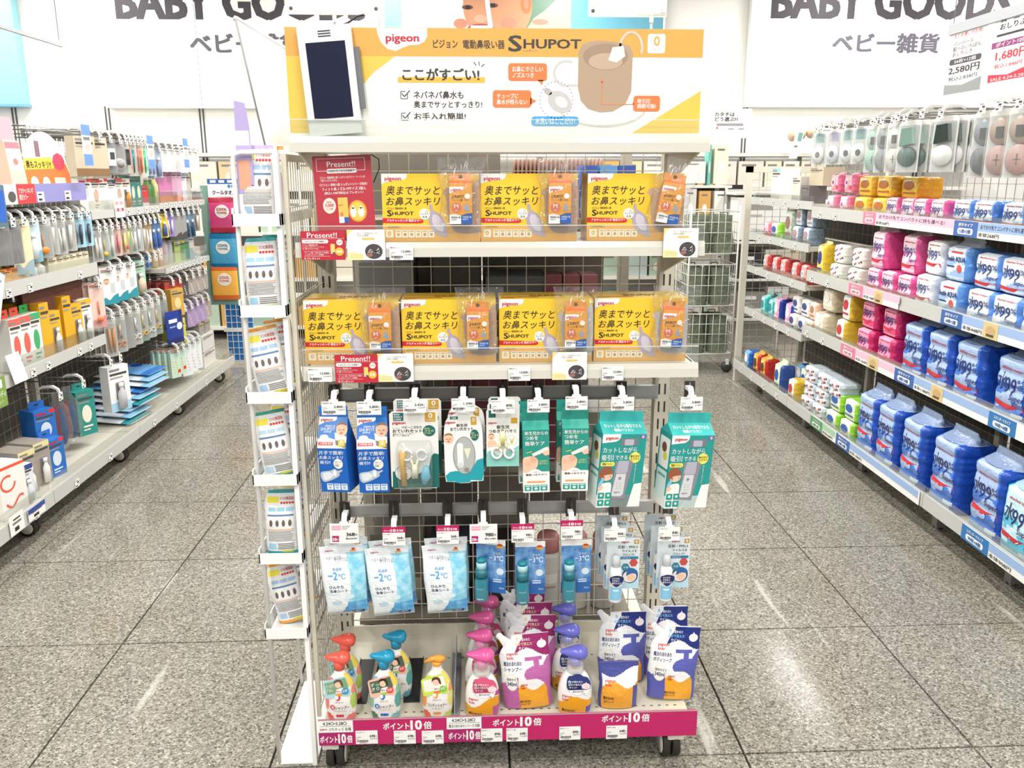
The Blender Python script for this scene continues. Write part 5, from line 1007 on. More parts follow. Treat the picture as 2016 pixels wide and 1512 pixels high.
# grey divider pusher left of the pink bottles and dark pushers under the left bottles
for px, l_ in ((895, 'grey shelf divider left of the pink foam bottles'),):
    a = W(px, 1400, 1.84); m = MB(); m.box(-.012, .012, 0, .28, 0, .004, M('8f9192', .3)); m.box(-.0012, .0012, 0, .28, .004, .06, M('a7a9aa', .3)); o = m.go('shelf_divider', None, l_, 'divider'); o.location = (a.x, 1.84, ZTR)
for px, l_ in ((705, 'black pusher track beside the red bottles'), (810, 'black pusher track beside the yellow bottle'), (745, 'black pusher track behind the blue bottles')):
    a = W(px, 1380, 1.9); m = MB(); m.box(-.018, .018, 0, .20, 0, .003, M('2a2a2b', .4)); m.box(-.020, -.018, 0, .20, 0, .008, M('3a3a3b', .4)); m.box(.018, .020, 0, .20, 0, .008, M('3a3a3b', .4)); o = m.go('pusher_track', None, l_, 'shelf track'); o.location = (a.x, 1.9, ZTR)
# ================================================================== white side rack with refill pouches
rk = empty('side_rack', (-.455, 1.85, 0), 'white wire side rack with six small trays on the left of the stand', 'rack'); RO = Vector(rk.location); PW = M('f6f5f1', .35)
def rp(mb, n_, par=None):
    mb.v = [Vector(p)-RO for p in mb.v]; return mb.go(n_, par or rk)
m = MB(); m.tube([(-.507, 1.85, 0), (-.507, 1.85, 1.468), (-.503, 1.85, 1.479), (-.49, 1.85, 1.483), (-.42, 1.85, 1.483)], .0052, PW, 8); rp(m, 'front_rod')
m = MB(); m.tube([(-.52, 2.19, 0), (-.52, 2.19, 1.45)], .0045, PW, 8); rp(m, 'rear_rod')
m = MB(); m.tube([(-.44, 2.19, 0), (-.44, 2.19, 1.45)], .0045, PW, 8); rp(m, 'rear_rod')
m = MB(); m.box(-.4235, -.4125, 1.842, 1.862, 0, 1.487, PW); rp(m, 'post')
m = MB(); m.box(-.513, -.413, 1.846, 2.2, .001, .005, PW); rp(m, 'base_plate')
ZTY = [1.333-.1945*k for k in range(6)]
for z in ZTY:
    m = MB(); m.box(-.512, -.414, 1.838, 2.19, z, z+.003, PW); m.box(-.514, -.4125, 1.834, 1.838, z-.002, z+.024, PW); m.box(-.514, -.5115, 1.834, 2.19, z, z+.036, PW); m.box(-.4145, -.4125, 1.834, 2.19, z, z+.024, PW); rp(m, 'tray')
def backpouch(cols, seed, lean=1):
    rr = random.Random(seed); m = MB(); wh = crinkle('eeeeec', .3, 40, .35); cm = [crinkle(c, .3, 40, .35) for c in cols]; rows = []; w_, h_ = .076, .155
    for k in range(21):
        v = k/20; rows.append((v*h_, -w_/2+(.012*max(0, v-.8)/.2), w_/2, .003+.016*math.sin(PI*min(1, .2+v*.8))*(1-v**3)+.0012*math.sin(v*14+seed)))
    m.skin(rows, 14, lambda u, v: cm[0] if v > .93 or v < .05 else wh, 2.2, wh); c = m.mesh('pouch')
    q = MB(); q.surf = m.surf; q.fr((0, 0, 78, 155), (-w_/2, 0, 0), (w_, 0, 0), (0, 0, h_)); q.R(8, 16, 36, 30, M('efe04a'), 2); q.TX('5つの無添加', 40, 16, 70, 24, M('cc3a3a'), 2, .015)
    for k in range(5): q.C(42+k*6.6, 31, 3, M('d23c34'), 2, n=10)
    for k in range(3): q.RR(10+k*21, 42, 28+k*21, 51, 2, M(cols[1]), 2)
    q.R(8, 58, 70, 62, M('5f7fae'), 2)
    for k in range(4): q.C(16+k*15, 78, 4, M('6a5a52'), 2, 8, 10)
    q.R(8, 92, 70, 95, M('e9b9a0'), 2)
    for k in range(9): q.R(8, 97+k*3, 70-rr.random()*8, 98.4+k*3, M('8b8884'), 2)
    q.R(8, 128, 26, 142, M(cols[1]), 2)
    for k in range(4): q.R(30, 128+k*4, 68, 130+k*4, M('77746f'), 2)
    q.R(40, 145, 66, 150, M('d8d24a'), 2)
    return [('pouch', c, None), ('printed_back', q.mesh('printed_back'), 0)]
BP = [backpouch(('35a9ae', '9fd0e6'), 1), backpouch(('e9a23c', 'a9c9e6'), 2), backpouch(('3f9f8a', 'bcd8ea'), 3), backpouch(('c9b4dd', 'a9c9e6'), 4)]
lv = ('top', 'second', 'third', 'fourth', 'fifth', 'lowest'); pat = ((3, 1), (0, 0), (1, 1), (2, 2), (0, 1), (1, 1))
for k, z in enumerate(ZTY):
    for j in range(2):
        h0 = (-.466, -.462)[j]+(.009 if k in (2, 3, 5) else 0)
        yy = 1.875+.10*j+(.03 if k == 5 else 0)
        place(BP[pat[k][j]], 'refill_pouch', '%s refill pouch on the %s tray of the white side rack' % (('front left', 'rear right')[j] if k != 1 else ('front', 'rear')[j], lv[k]), 'pouch', (h0, yy, z+.0105), math.radians((5, -4)[j] if k not in (1, 4) else 2), 'side rack pouches', math.radians(-3), math.radians(((0, -2), (-3, 0), (-11, -9), (-9, -6), (0, 3), (-12, -8))[k][j]))
# purple card header on the top tray
m = MB(); m.prism([(-.02, 0), (.02, 0), (.016, .2), (.01, .245), (-.012, .25)], 0, .001, M('b9a9d8', .4)); m.fr((0, 0, 40, 250), (-.02, 0, 0), (.04, 0, 0), (0, 0, .25)); m.R(6, 60, 34, 90, WHITE, 1); m.RR(8, 120, 32, 180, 4, M('eba98a'), 1); m.R(4, 190, 36, 235, WHITE, 1)
o = m.go('header_card', None, 'narrow lilac card standing in the top tray of the side rack', 'card'); o.location = (-.487, 1.862, ZTY[0]+.004)
# ================================================================== goods seen through the wire mesh behind the stand
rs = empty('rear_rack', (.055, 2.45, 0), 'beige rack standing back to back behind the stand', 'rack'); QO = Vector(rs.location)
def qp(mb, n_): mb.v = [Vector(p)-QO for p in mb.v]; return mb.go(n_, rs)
for z in (.12, .60, 1.02, 1.30):
    m = MB(); m.box(XL+.03, XR-.05, 2.31, 2.66, z, z+.02, M('8d8577', .5)); qp(m, 'shelf')
for x in (XL+.03, XR-.05):
    m = MB(); m.box(x-.015, x+.015, 2.6, 2.64, 0, 1.52, M('a79f90', .5)); qp(m, 'upright')
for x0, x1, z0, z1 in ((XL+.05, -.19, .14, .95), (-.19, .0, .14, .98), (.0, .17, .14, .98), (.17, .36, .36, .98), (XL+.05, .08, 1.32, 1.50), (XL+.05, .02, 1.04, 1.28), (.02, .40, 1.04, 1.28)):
    m = MB(); m.box(x0, x1-.004, 2.62, 2.63, z0, z1, M('8f877a' if x0 > -.1 and x0 < .01 else '6d675e', .5)); qp(m, 'back_infill')  # darker panels added to close the view through the mesh in darkness
def carton(w_, h_, d_, c, c2='', marks=0):
    m = MB(); m.box(-w_/2, w_/2, 0, d_, 0, h_, M(c, .45)); m.face((0, 0, 100, 100), w_, h_)
    if c2: m.R(6, 60, 94, 92, M(c2), 1)
    if marks:
        m.RR(30, 30, 52, 70, 4, M('6b7580'), 1); m.TX('FSC', 34, 52, 48, 60, M('cfd4d8'), 2); m.RR(58, 30, 78, 70, 4, M('6b7580'), 1)
    return [('carton', m.mesh('carton'), None)]
GB = carton(.17, .12, .2, '5c6468', '', 1); place(GB, 'grey_carton', 'dark grey carton behind the mesh above the middle shelf', 'box', (.112, 2.34, 1.041), 0)
for k, (x, c) in enumerate(((.215, '8d4a58'), (.265, '9c5a66'), (.315, 'b07078'))):
    place(carton(.045, .125, .1, c, 'b98a90'), 'burgundy_carton', 'burgundy carton behind the mesh, %s of three' % ORD[k], 'box', (x, 2.33, 1.041), 0, 'burgundy cartons')
place(carton(.13, .2, .2, '3b3a3c', ''), 'dark_carton', 'black carton behind the mesh left of the grey carton', 'box', (-.055, 2.36, 1.041)); place(carton(.15, .16, .2, '8f9396', 'c9cdd0'), 'silver_carton', 'silver grey carton behind the mesh at upper left', 'box', (-.25, 2.36, 1.041))
for k, x in enumerate((-.05, .03, .11, .19)):
    place(carton(.074, .25, .12, ('6e2f3c', '7d3848', '5e2a36', '74333f')[k], ('a05a6a', '', 'a05a6a', '')[k]), 'burgundy_carton', 'tall wine red carton behind the nail care row, %s from the left' % ORD[k], 'box', (x, 2.34, .621), 0, 'tall wine red cartons')
place(carton(.14, .21, .14, '55524f', '8f8a86'), 'grey_carton', 'charcoal carton behind the blue pump boxes', 'box', (-.22, 2.36, .621)); place(carton(.1, .13, .14, '9a958c', 'd0ccc4'), 'grey_carton', 'light grey carton behind the clipper boxes', 'box', (.33, 2.40, .621))
def palebottle():
    m = MB(); m.lathe([(.001, 0), (.036, 0), (.038, .005), (.038, .17), (.034, .185)], M('d9d5cd', .35), 18); m.lathe([(.034, .185), (.034, .23), (.028, .24), (.001, .242)], M('d98f8c', .35), 18); m.surf = lambda X, Z: math.sqrt(max(0, .0382**2-X*X)); m.fr((0, 0, 60, 100), (-.03, 0, .03), (.06, 0, 0), (0, 0, .1)); m.R(4, 10, 56, 40, M('f2efe8'), 1); m.R(10, 50, 50, 56, M('b59a94'), 1)
    return [('bottle', m.mesh('bottle'), None)]
PBt = palebottle()
for k, x in enumerate((.21, .295, .38)): place(PBt, 'pale_bottle', 'pale bottle with a pink cap behind the mesh, %s from the left' % ORD[k], 'bottle', (x, 2.37, .141), 0, 'pale bottles behind the mesh')
place(carton(.13, .18, .15, '26262a', '4a4a50'), 'dark_carton', 'black carton behind the cooling sprays', 'box', (.04, 2.4, .141)); place(carton(.12, .2, .15, '3a4a58', '5f7888'), 'blue_carton', 'slate blue carton behind the body wipes', 'box', (-.09, 2.38, .141)); place(carton(.16, .24, .15, '6a655c', 'a9a294'), 'brown_carton', 'taupe carton behind the leftmost body wipes', 'box', (-.25, 2.38, .141))
dm = MB(); dm.lathe([(.001, 0), (.036, 0), (.037, .003), (.036, .006), (.001, .006)], M('8a6253', .5), 16, axis='y'); dme = [('disc', dm.mesh('disc'), None)]
for k in range(22): place(dme, 'brown_disc', 'brown round lid hanging in a row behind the upper shelf, %s from the left' % (ORD[k] if k < 20 else ('twenty-first', 'twenty-second')[k-20]), 'lid', (.12+.0118*k, 2.50, 1.445), math.radians(78), 'brown lids in a row')
for k, (x, c) in enumerate(((.31, '3f62b8'), (.365, '5f9ad8'), (.415, '3a57a8'))): place(carton(.048, .14, .08, c, 'dfe6f2'), 'blue_carton', 'blue carton at the right end behind the upper shelf, %s from the left' % ORD[k], 'box', (x, 2.36, 1.321), 0, 'blue cartons behind the upper shelf')
# ================================================================== shelving runs left and right: shared pieces
def mini_tag():
    m = MB(); m.box(-.019, .019, -.0008, 0, 0, .036, WHITE); m.face((0, 0, 38, 36), .038, .036, -.0008); m.eps = .0004
    m.R(3, 4, 24, 7, M('55504c'), 1); m.R(17, 11, 34, 18, M('2f2b29'), 1); m.R(22, 21, 34, 24, M('77726e'), 1); m.R(4, 26, 20, 32, M('3a3634'), 1)
    return m.mesh('price_tag')
MTAG = mini_tag()
def hookmesh(L):
    m = MB(); hk = M('8f8d89', .3, .7); ar = M('e2e1dc', .35)
    m.tube([(0, .0, -.004), (0, L, -.004)], .003, hk, 5); m.tube([(0, .03, .016), (0, L, .016)], .003, hk, 5); m.box(-.015, .015, L-.004, L+.004, -.02, .03, hk)
    m.prism([(.075, .012), (.075, .022), (.06, .03), (.012, .032), (-.012, .016), (-.016, -.002), (-.010, -.002), (-.002, .014), (.02, .022), (.055, .02)], -.007, .007, ar, 'x')
    return m.mesh('hook')
HOOK = hookmesh(.36)
def poly_item(m, kind, c, w_, h_):
    im = M(c, .3)
    if kind == 'scissors':
        for s_ in (-1, 1): m.tube([(s_*w_*.19+w_*.15*math.cos(t), -.008, h_*.22+w_*.19*math.sin(t)) for t in [2*PI*k/10 for k in range(11)]], .0042, im, 5); m.tube([(s_*w_*.1, -.008, h_*.36), (0, -.008, h_*.5), (-s_*w_*.05, -.008, h_*.72)], [.005, .005, .002], im if s_ > 0 else M('c9c9c6', .25, .6), 5)
    elif kind == 'comb':
        m.tube([(0, -.007, h_*.1), (0, -.008, h_*.45), (w_*.03, -.008, h_*.72)], [.006, .008, .01], im, 6); m.box(-w_*.12, w_*.12, -.012, -.003, h_*.52, h_*.74, im)
    elif kind == 'ball': m.ball((0, -.012, h_*.2), w_*.22, im, 8, (1, .6, 1)); m.tube([(0, -.006, h_*.3), (0, -.006, h_*.6)], .003, im, 5)
    elif kind == 'bottle': m.lathe([(.001, h_*.06), (w_*.22, h_*.07), (w_*.22, h_*.42), (w_*.1, h_*.52), (w_*.1, h_*.56)], im, 10, (0, -.012), .6); m.lathe([(w_*.13, h_*.56), (w_*.13, h_*.66), (.001, h_*.67)], WHITE, 10, (0, -.012), .6)
    elif kind == 'pair':
        for s_ in (-1, 1): m.tube([(s_*w_*.16, -.008, h_*.1), (s_*w_*.16, -.009, h_*.4), (s_*w_*.2, -.008, h_*.7)], [.004, .0075, .005], im, 6)
    elif kind == 'unit': m.rbox(-w_*.26, w_*.26, -.03, 0, h_*.25, h_*.72, .01, im); m.box(-w_*.14, w_*.14, -.0312, -.03, h_*.42, h_*.62, M('4a4846', .2))
    elif kind == 'round': m.lathe([(.001, -.016), (w_*.36, -.016), (w_*.40, -.010), (w_*.40, 0)], im, 18, (0, h_*.3), axis='y'); m.lathe([(.001, -.0175), (w_*.24, -.0172), (w_*.24, -.016)], M('8d8d8b', .4), 16, (0, h_*.3), axis='y')
def hpack(w_, h_, base, acc, kind=None, ic='ffffff', film=False, foot=None, th=.0015):
    m = MB(); bm = M(base, .35); r = .004
    m.prism([(-w_/2+r, 0), (w_/2-r, 0), (w_/2, r), (w_/2, h_-r), (w_/2-r, h_), (-w_/2+r, h_), (-w_/2, h_-r), (-w_/2, r)], 0, th, bm)
    m.face((0, 0, 100, 100*h_/w_), w_, h_); H = 100*h_/w_; m.eps = .0004
    m.C(50, 6, 4, M('3a3836'), 1, 4, 8); m.R(8, 13, 46, 19, RED if acc == 'r' else M('9a9690'), 1); m.R(8, 23, 88, 29, M('4a4644'), 1); m.R(8, 33, 70, 37, M('8a8682'), 1)
    if acc not in ('', 'r'): m.R(0, H*.0, 100, 10, M(acc), 1); m.R(66, H*.72, 96, H*.84, M(acc), 1)
    if foot: m.P(curve([(0, H*.86), (22, H*.80), (45, H*.88), (70, H*.78), (100, H*.72)], 3)+[(100, H), (0, H)], M(foot), 1)
    if kind == 'face': babyface(m, 36, H*.38, 20, 2); m.RR(58, H*.42, 84, H*.7, 8, M('c9ccce'), 2)
    elif kind == 'dots':
        for k in range(10): m.C(16+((k*37) % 70), H*(.4+.05*k), 9, M(ic), 2, 7, 8)
    elif kind: poly_item(m, kind, ic, w_, h_)
    if film: m.rbox(-w_/2*.9, w_/2*.9, -.016, -.001, h_*.04, h_*.8, .005, BLIS)
    return [('pack', m.mesh('pack'), None)]
def cbox(w_, h_, d_, base, acc='', tab=None, win=None, foot=None, pic=None):
    m = MB(); m.box(-w_/2, w_/2, 0, d_, 0, h_, M(base, .4)); m.face((0, 0, 100, 100*h_/w_), w_, h_); H = 100*h_/w_; m.eps = .0005
    m.R(8, H*.06, 56, H*.11, RED if acc == 'r' else M('8a8682'), 2); m.R(8, H*.15, 90, H*.20, M('4a4644'), 2); m.R(8, H*.24, 70, H*.27, M('9a9690'), 2)
    if acc not in ('', 'r'): m.R(0, 0, 100, H*.13, M(acc), 1)
    if acc == 'r': m.R(70, 0, 100, H*.10, M('d8343a'), 1)
    if tab: m.box(-w_*.36, w_*.36, d_*.5, d_*.5+.001, h_, h_+.035, M(tab, .35)); m.box(-w_*.1, w_*.1, d_*.5-.0006, d_*.5, h_+.016, h_+.022, M('2a2826'))
    if win: m.RR(30, H*.36, 74, H*.74, 6, M('8a8788', .2), 2); poly_item(m, 'bottle', win, w_*.9, h_*.95)
    if foot: m.R(0, H*.8, 100, H, M(foot), 1)
    if pic: m.C(50, H*.52, 26, M(pic), 2, H*.2); m.R(24, H*.78, 76, H*.82, M(pic), 2); m.R(24, H*.86, 60, H*.89, M(pic), 2)
    return [('box', m.mesh('box'), None)]
def jar(c, cap, w_=.03, h_=.1, dots=None):
    m = MB(); m.T = Matrix.Translation((0, w_*1.05, 0)); m.lathe([(.001, 0), (w_, 0), (w_, h_*.62), (w_*.5, h_*.78), (w_*.5, h_*.84)], M(c, .3), 14); m.lathe([(w_*.62, h_*.84), (w_*.62, h_), (.001, h_)], M(cap, .3), 12)
    if dots:
        m.surf = lambda X, Z: math.sqrt(max(0, w_*w_*1.02-X*X)); m.fr((0, 0, 100, 100), (-w_*.9, 0, 0), (w_*1.8, 0, 0), (0, 0, h_*.6)); m.eps = .0006
        for i in range(3):
            for j in range(3): m.C(20+30*i, 20+30*j, 12, M(dots), 1, n=8)
    return [('bottle', m.mesh('bottle'), None)]
def floppy(w_, h_, base, acc, ink):
    """a bag lying flat"""
    m = MB(); bm = crinkle(base, .25, 40, .4); rows = [(h_*k/12, -w_/2, w_/2, .003+.006*math.sin(PI*k/12)) for k in range(13)]
    am = crinkle(acc, .25, 40, .4); m.skin(rows, 12, lambda u, v: am if v > .86 or (u > .7 and v < .3) else bm, 2.4, bm); m.fr((0, 0, 100, 100*h_/w_), (-w_/2, 0, 0), (w_, 0, 0), (0, 0, h_)); m.eps = .0006
    m.R(12, 30, 60, 44, M(ink), 2); m.C(72, 60, 18, M(ink), 2, 14); m.R(14, 56, 48, 62, M('8fa4c4'), 2)
    return [('bag', m.mesh('bag'), None)]
def lrow(side, xf, bay, rown, z, items, kind='hook', gap=0., depth=3, step=.03, root=None, dz=0., zs=.86, zsc=1.):
    """place a row along a run. items: (y, parts, w, h, description); kind hook hangs below z, kind shelf stands on z"""
    rz = PI/2 if side == 'L' else -PI/2; s_ = -1 if side == 'L' else 1
    for k, (y, parts, w_, h_, desc) in enumerate(items):
        big = w_ > .09; zz = z-h_*zs-.014 if kind == 'hook' else z+.0006
        for d in range(1 if 'thermometer' in desc else depth):
            lab = '%s, %s on the %s hook, %s' % (desc, ('front', 'second', 'third', 'fourth', 'fifth')[d], ORD[k], rown) if kind == 'hook' else '%s, %s along the %s%s' % (desc, ORD[k], rown, '' if d == 0 else ', rear one')
            ob_ = place(parts, KIND.get(desc.split()[-1], desc.split()[-1]), lab, desc.split()[-1], (xf+s_*((.006 if kind == 'hook' else .022)+step*d), y, zz+dz*d), rz+s_*(.45 if kind == 'hook' else .18), ('%s %s' % (desc.split()[-1], rown))[:60])
            ob_.scale = (1 if big else 1.25, 1, zs) if kind == 'hook' else (1, 1, zsc)
        if kind == 'hook' and root is not None:
            o = link('hook', HOOK, root); o.location = Vector((xf, y, z))-root.location; o.rotation_euler = (0, 0, rz)
            t = link('price_tag', MTAG, o); t.location = (0, -.016, -.036)
KIND = {'pack': 'blister_pack', 'box': 'carton', 'bottle': 'bottle', 'bag': 'bag', 'jar': 'jar'}
def run_frame(side, X0, XU, XB, Y0, Y1, seams, name, label, zt=1.72, zpan=1.34):
    s_ = -1 if side == 'L' else 1; root = empty(name, (XB, (Y0+Y1)/2, 0), label, 'shelving'); o = Vector(root.location); wm = M('a9a59b', .4, .2)
    def pp(mb, n_, par=None): mb.v = [Vector(p)-o for p in mb.v]; return mb.go(n_, par or root)
    for y in seams: m = MB(); m.box(XB-.02, XB+.02, y-.018, y+.018, .06, zt, M('cfc8b8', .45)); pp(m, 'upright')
    for a, b in zip(seams, seams[1:]):
        m = MB(); wires(m, 'y', a+.02, b-.02, .18, zt-.02, XB, .06, .06, .0018, wm); pp(m, 'back_wire_mesh')
        m = MB(); xp = XB+s_*.03; m.box(min(xp, xp+s_*.01), max(xp, xp+s_*.01), a+.02, b-.02, .15, zpan, M('5a554d', .6)); pp(m, 'back_infill')  # dark sheet added for the shaded interior behind the open mesh
    return root, pp
def run_shelf(root, pp, side, xf, xb, y0, y1, z, tags=(), lip=.0, rail=.04, mat='c6c6c2', popc=None):
    s_ = -1 if side == 'L' else 1; x0, x1 = sorted((xf, xb)); m = MB(); m.box(x0, x1, y0+.003, y1-.003, z-.025, z, M('d8d3c5', .45)); sh = pp(m, 'shelf')
    m = MB(); xa, xb_ = sorted((xf, xf-s_*.01)); m.box(xa, xb_, y0+.002, y1-.002, z-.03, z-.03+rail, M(mat, .3)); pp(m, 'price_rail', sh)
    if lip: m = MB(); xa, xb_ = sorted((xf-s_*.002, xf+s_*.0005)); m.box(xa, xb_, y0+.004, y1-.004, z-.03+rail, z-.03+rail+lip, LIP); pp(m, 'clear_lip', sh)
    for y in tags:
        t = link('price_tag', MTAG, sh); t.location = Vector((xf-s_*.0115, y, z-.031))-root.location; t.rotation_euler = (0, 0, PI/2 if side == 'L' else -PI/2)
    return sh
# ================================================================== left shelving run
LX0, LXU, LXB = -1.77, -1.885, -2.27
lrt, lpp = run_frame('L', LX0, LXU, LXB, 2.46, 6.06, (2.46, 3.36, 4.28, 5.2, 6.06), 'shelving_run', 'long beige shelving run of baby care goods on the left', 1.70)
for y0, y1 in ((2.46, 3.36), (3.36, 4.28), (4.28, 5.2), (5.2, 6.06)):
    run_shelf(lrt, lpp, 'L', LX0, LXB, y0, y1, .14, [y0+.2, y0+.55] if y0 > 2.5 else [y0+.75], .045, .06)
for y in (2.9, 3.30, 4.22, 5.1, 5.95):
    m = MB(); m.box(LX0-.1, LX0-.05, y-.03, y+.03, .07, .115, CREAM); m.v = [Vector(p) for p in m.v]
    for dy in (-.014, .014):
        q = MB(); q.lathe([(.006, -.009), (.036, -.009), (.037, 0), (.036, .009), (.006, .009)], M('2b2825', .6), 16, axis='y'); m.add([Vector((p.x+LX0-.075, p.y+y+dy, p.z+.038)) for p in q.v], q.f, M('2b2825', .6), True)
        q = MB(); q.lathe([(.003, -.0095), (.026, -.0098), (.026, .0098), (.003, .0095)], CREAM, 14, axis='y'); m.add([Vector((p.x+LX0-.075, p.y+y+dy, p.z+.038)) for p in q.v], q.f, CREAM, True)
    lpp(m, 'castor')
NB, MBY, FB = 'near left bay', 'middle left bay', 'far left bay'
def ys(y0, y1, n): return [y0+(y1-y0)*(k+.5)/n for k in range(n)]
# --- near bay (3.36-4.28)
shp = run_shelf(lrt, lpp, 'L', LXU, LXB, 3.0, 4.28, 1.365, (), .0, .03)
m = MB(); m.box(LXU+.0103, LXU+.0143, 3.40, 4.24, 1.322, 1.402, M('8f8cc8', .35)); m.fr((0, 0, 84, 8), (LXU+.0143, 3.40, 1.322), (0, .84, 0), (0, 0, .08)); m.eps = .0006
m.R(10, 0, 21, 8, WHITE, 1); m.C(17, 5, 3, M('55504c'), 2, 2.2); m.R(21, 0, 36, 8, M('d0343e'), 1); m.TX('アカチャンホンポ\n限定カラー', 22.5, 1.5, 34, 6.5, WHITE, 2, .02)
for x in (4, 37, 62): m.R(x, 3.4, x+6, 7.6, WHITE, 2); m.R(x+1, 4.2, x+4, 4.8, BK, 3); m.R(x+1, 6.2, x+4, 7.1, BK, 3)
m.go('promotion_strip', None, 'lilac promotion strip with a red card on the near left shelf', 'strip')
def leaflet():
    m = MB(); m.prism([(0, 0), (.09, 0), (.09, .24), (.0, .20)], -.045, .045, M('e7cdb9', .5), 'x')
    for k in range(5): m.box(-.042, .042, .012+k*.012, .017+k*.012, .05, .30-k*.006, M('a8606a' if k else 'e9a9b4', .5))
    m.fr((0, 0, 90, 200), (-.045, -.0005, 0), (.09, 0, 0), (0, 0, .2)); m.R(4, 4, 86, 120, M('f6f1ee'), 1); m.R(4, 4, 86, 30, M('e07f8d'), 2); m.C(46, 84, 14, M('e07f70'), 2)
    return [('holder', m.mesh('holder'), None)]
place(leaflet(), 'leaflet_holder', 'leaflet holder filled with pink leaflets on the lilac shelf', 'holder', (LXU-.04, 3.76, 1.377), PI/2-.2, None, math.radians(-6))
m = MB(); m.prism([(-.16, 0), (.16, 0)]+[(.16*math.cos(t), .06+.20*math.sin(t)) for t in [PI*k/16 for k in range(17)]], 0, .003, WHITE)
m.fr((0, 0, 320, 260), (-.16, -.0004, 0), (.32, 0, 0), (0, 0, .26)); m.eps = .0006; m.P([(0, 150), (120, 120), (300, 140), (320, 190), (320, 260), (0, 260)], M('ee7d35'), 1); m.TX('奥もスッキリ!!', 20, 126, 190, 160, BK, 3, .02); m.P([(10, 120), (200, 110), (210, 160), (10, 166)], M('f2d34a'), 2)
m.C(250, 130, 44, M('e2405f'), 2, 40, 8); m.C(60, 220, 26, WHITE, 2); m.C(140, 222, 26, WHITE, 2); m.R(200, 200, 280, 240, M('f7e3cf'), 2); m.P([(100, 40), (130, 44), (128, 110), (96, 110)], M('8a6a78'), 1)
o = m.go('promotion_board', None, 'white round-topped promotion board with an orange foot on the lilac shelf', 'sign'); o.location = (LXU-.03, 3.99, 1.3665); o.rotation_euler = (math.radians(-3), 0, PI/2-.15)
place([('body', (lambda m: (m.lathe([(.001, 0), (.07, 0), (.078, .02), (.08, .12), (.074, .14), (.06, .14), (.06, .1), (.001, .1)], M('cdb493', .5), 20), m.mesh('body'))[1])(MB()), None)], 'nasal_aspirator', 'beige cup-shaped nasal aspirator sample on the lilac shelf', 'device', (LXU-.09, 3.50, 1.366))
m = MB(); m.prism([(-.1, 0), (.1, 0), (.1, .12), (-.1, .14)], 0, .003, M('bfe0ef', .4)); m.face((0, 0, 200, 140), .2, .14); m.C(60, 50, 40, M('d8343a'), 1); m.RR(96, 30, 190, 80, 6, M('f2e24a'), 1); m.RR(60, 90, 190, 130, 6, M('4aa3d8'), 1); o = m.go('promotion_board', None, 'small red and blue promotion board at the left edge of the lilac shelf', 'sign'); o.location = (LXU-.02, 3.42, 1.44); o.rotation_euler = (0, 0, PI/2)
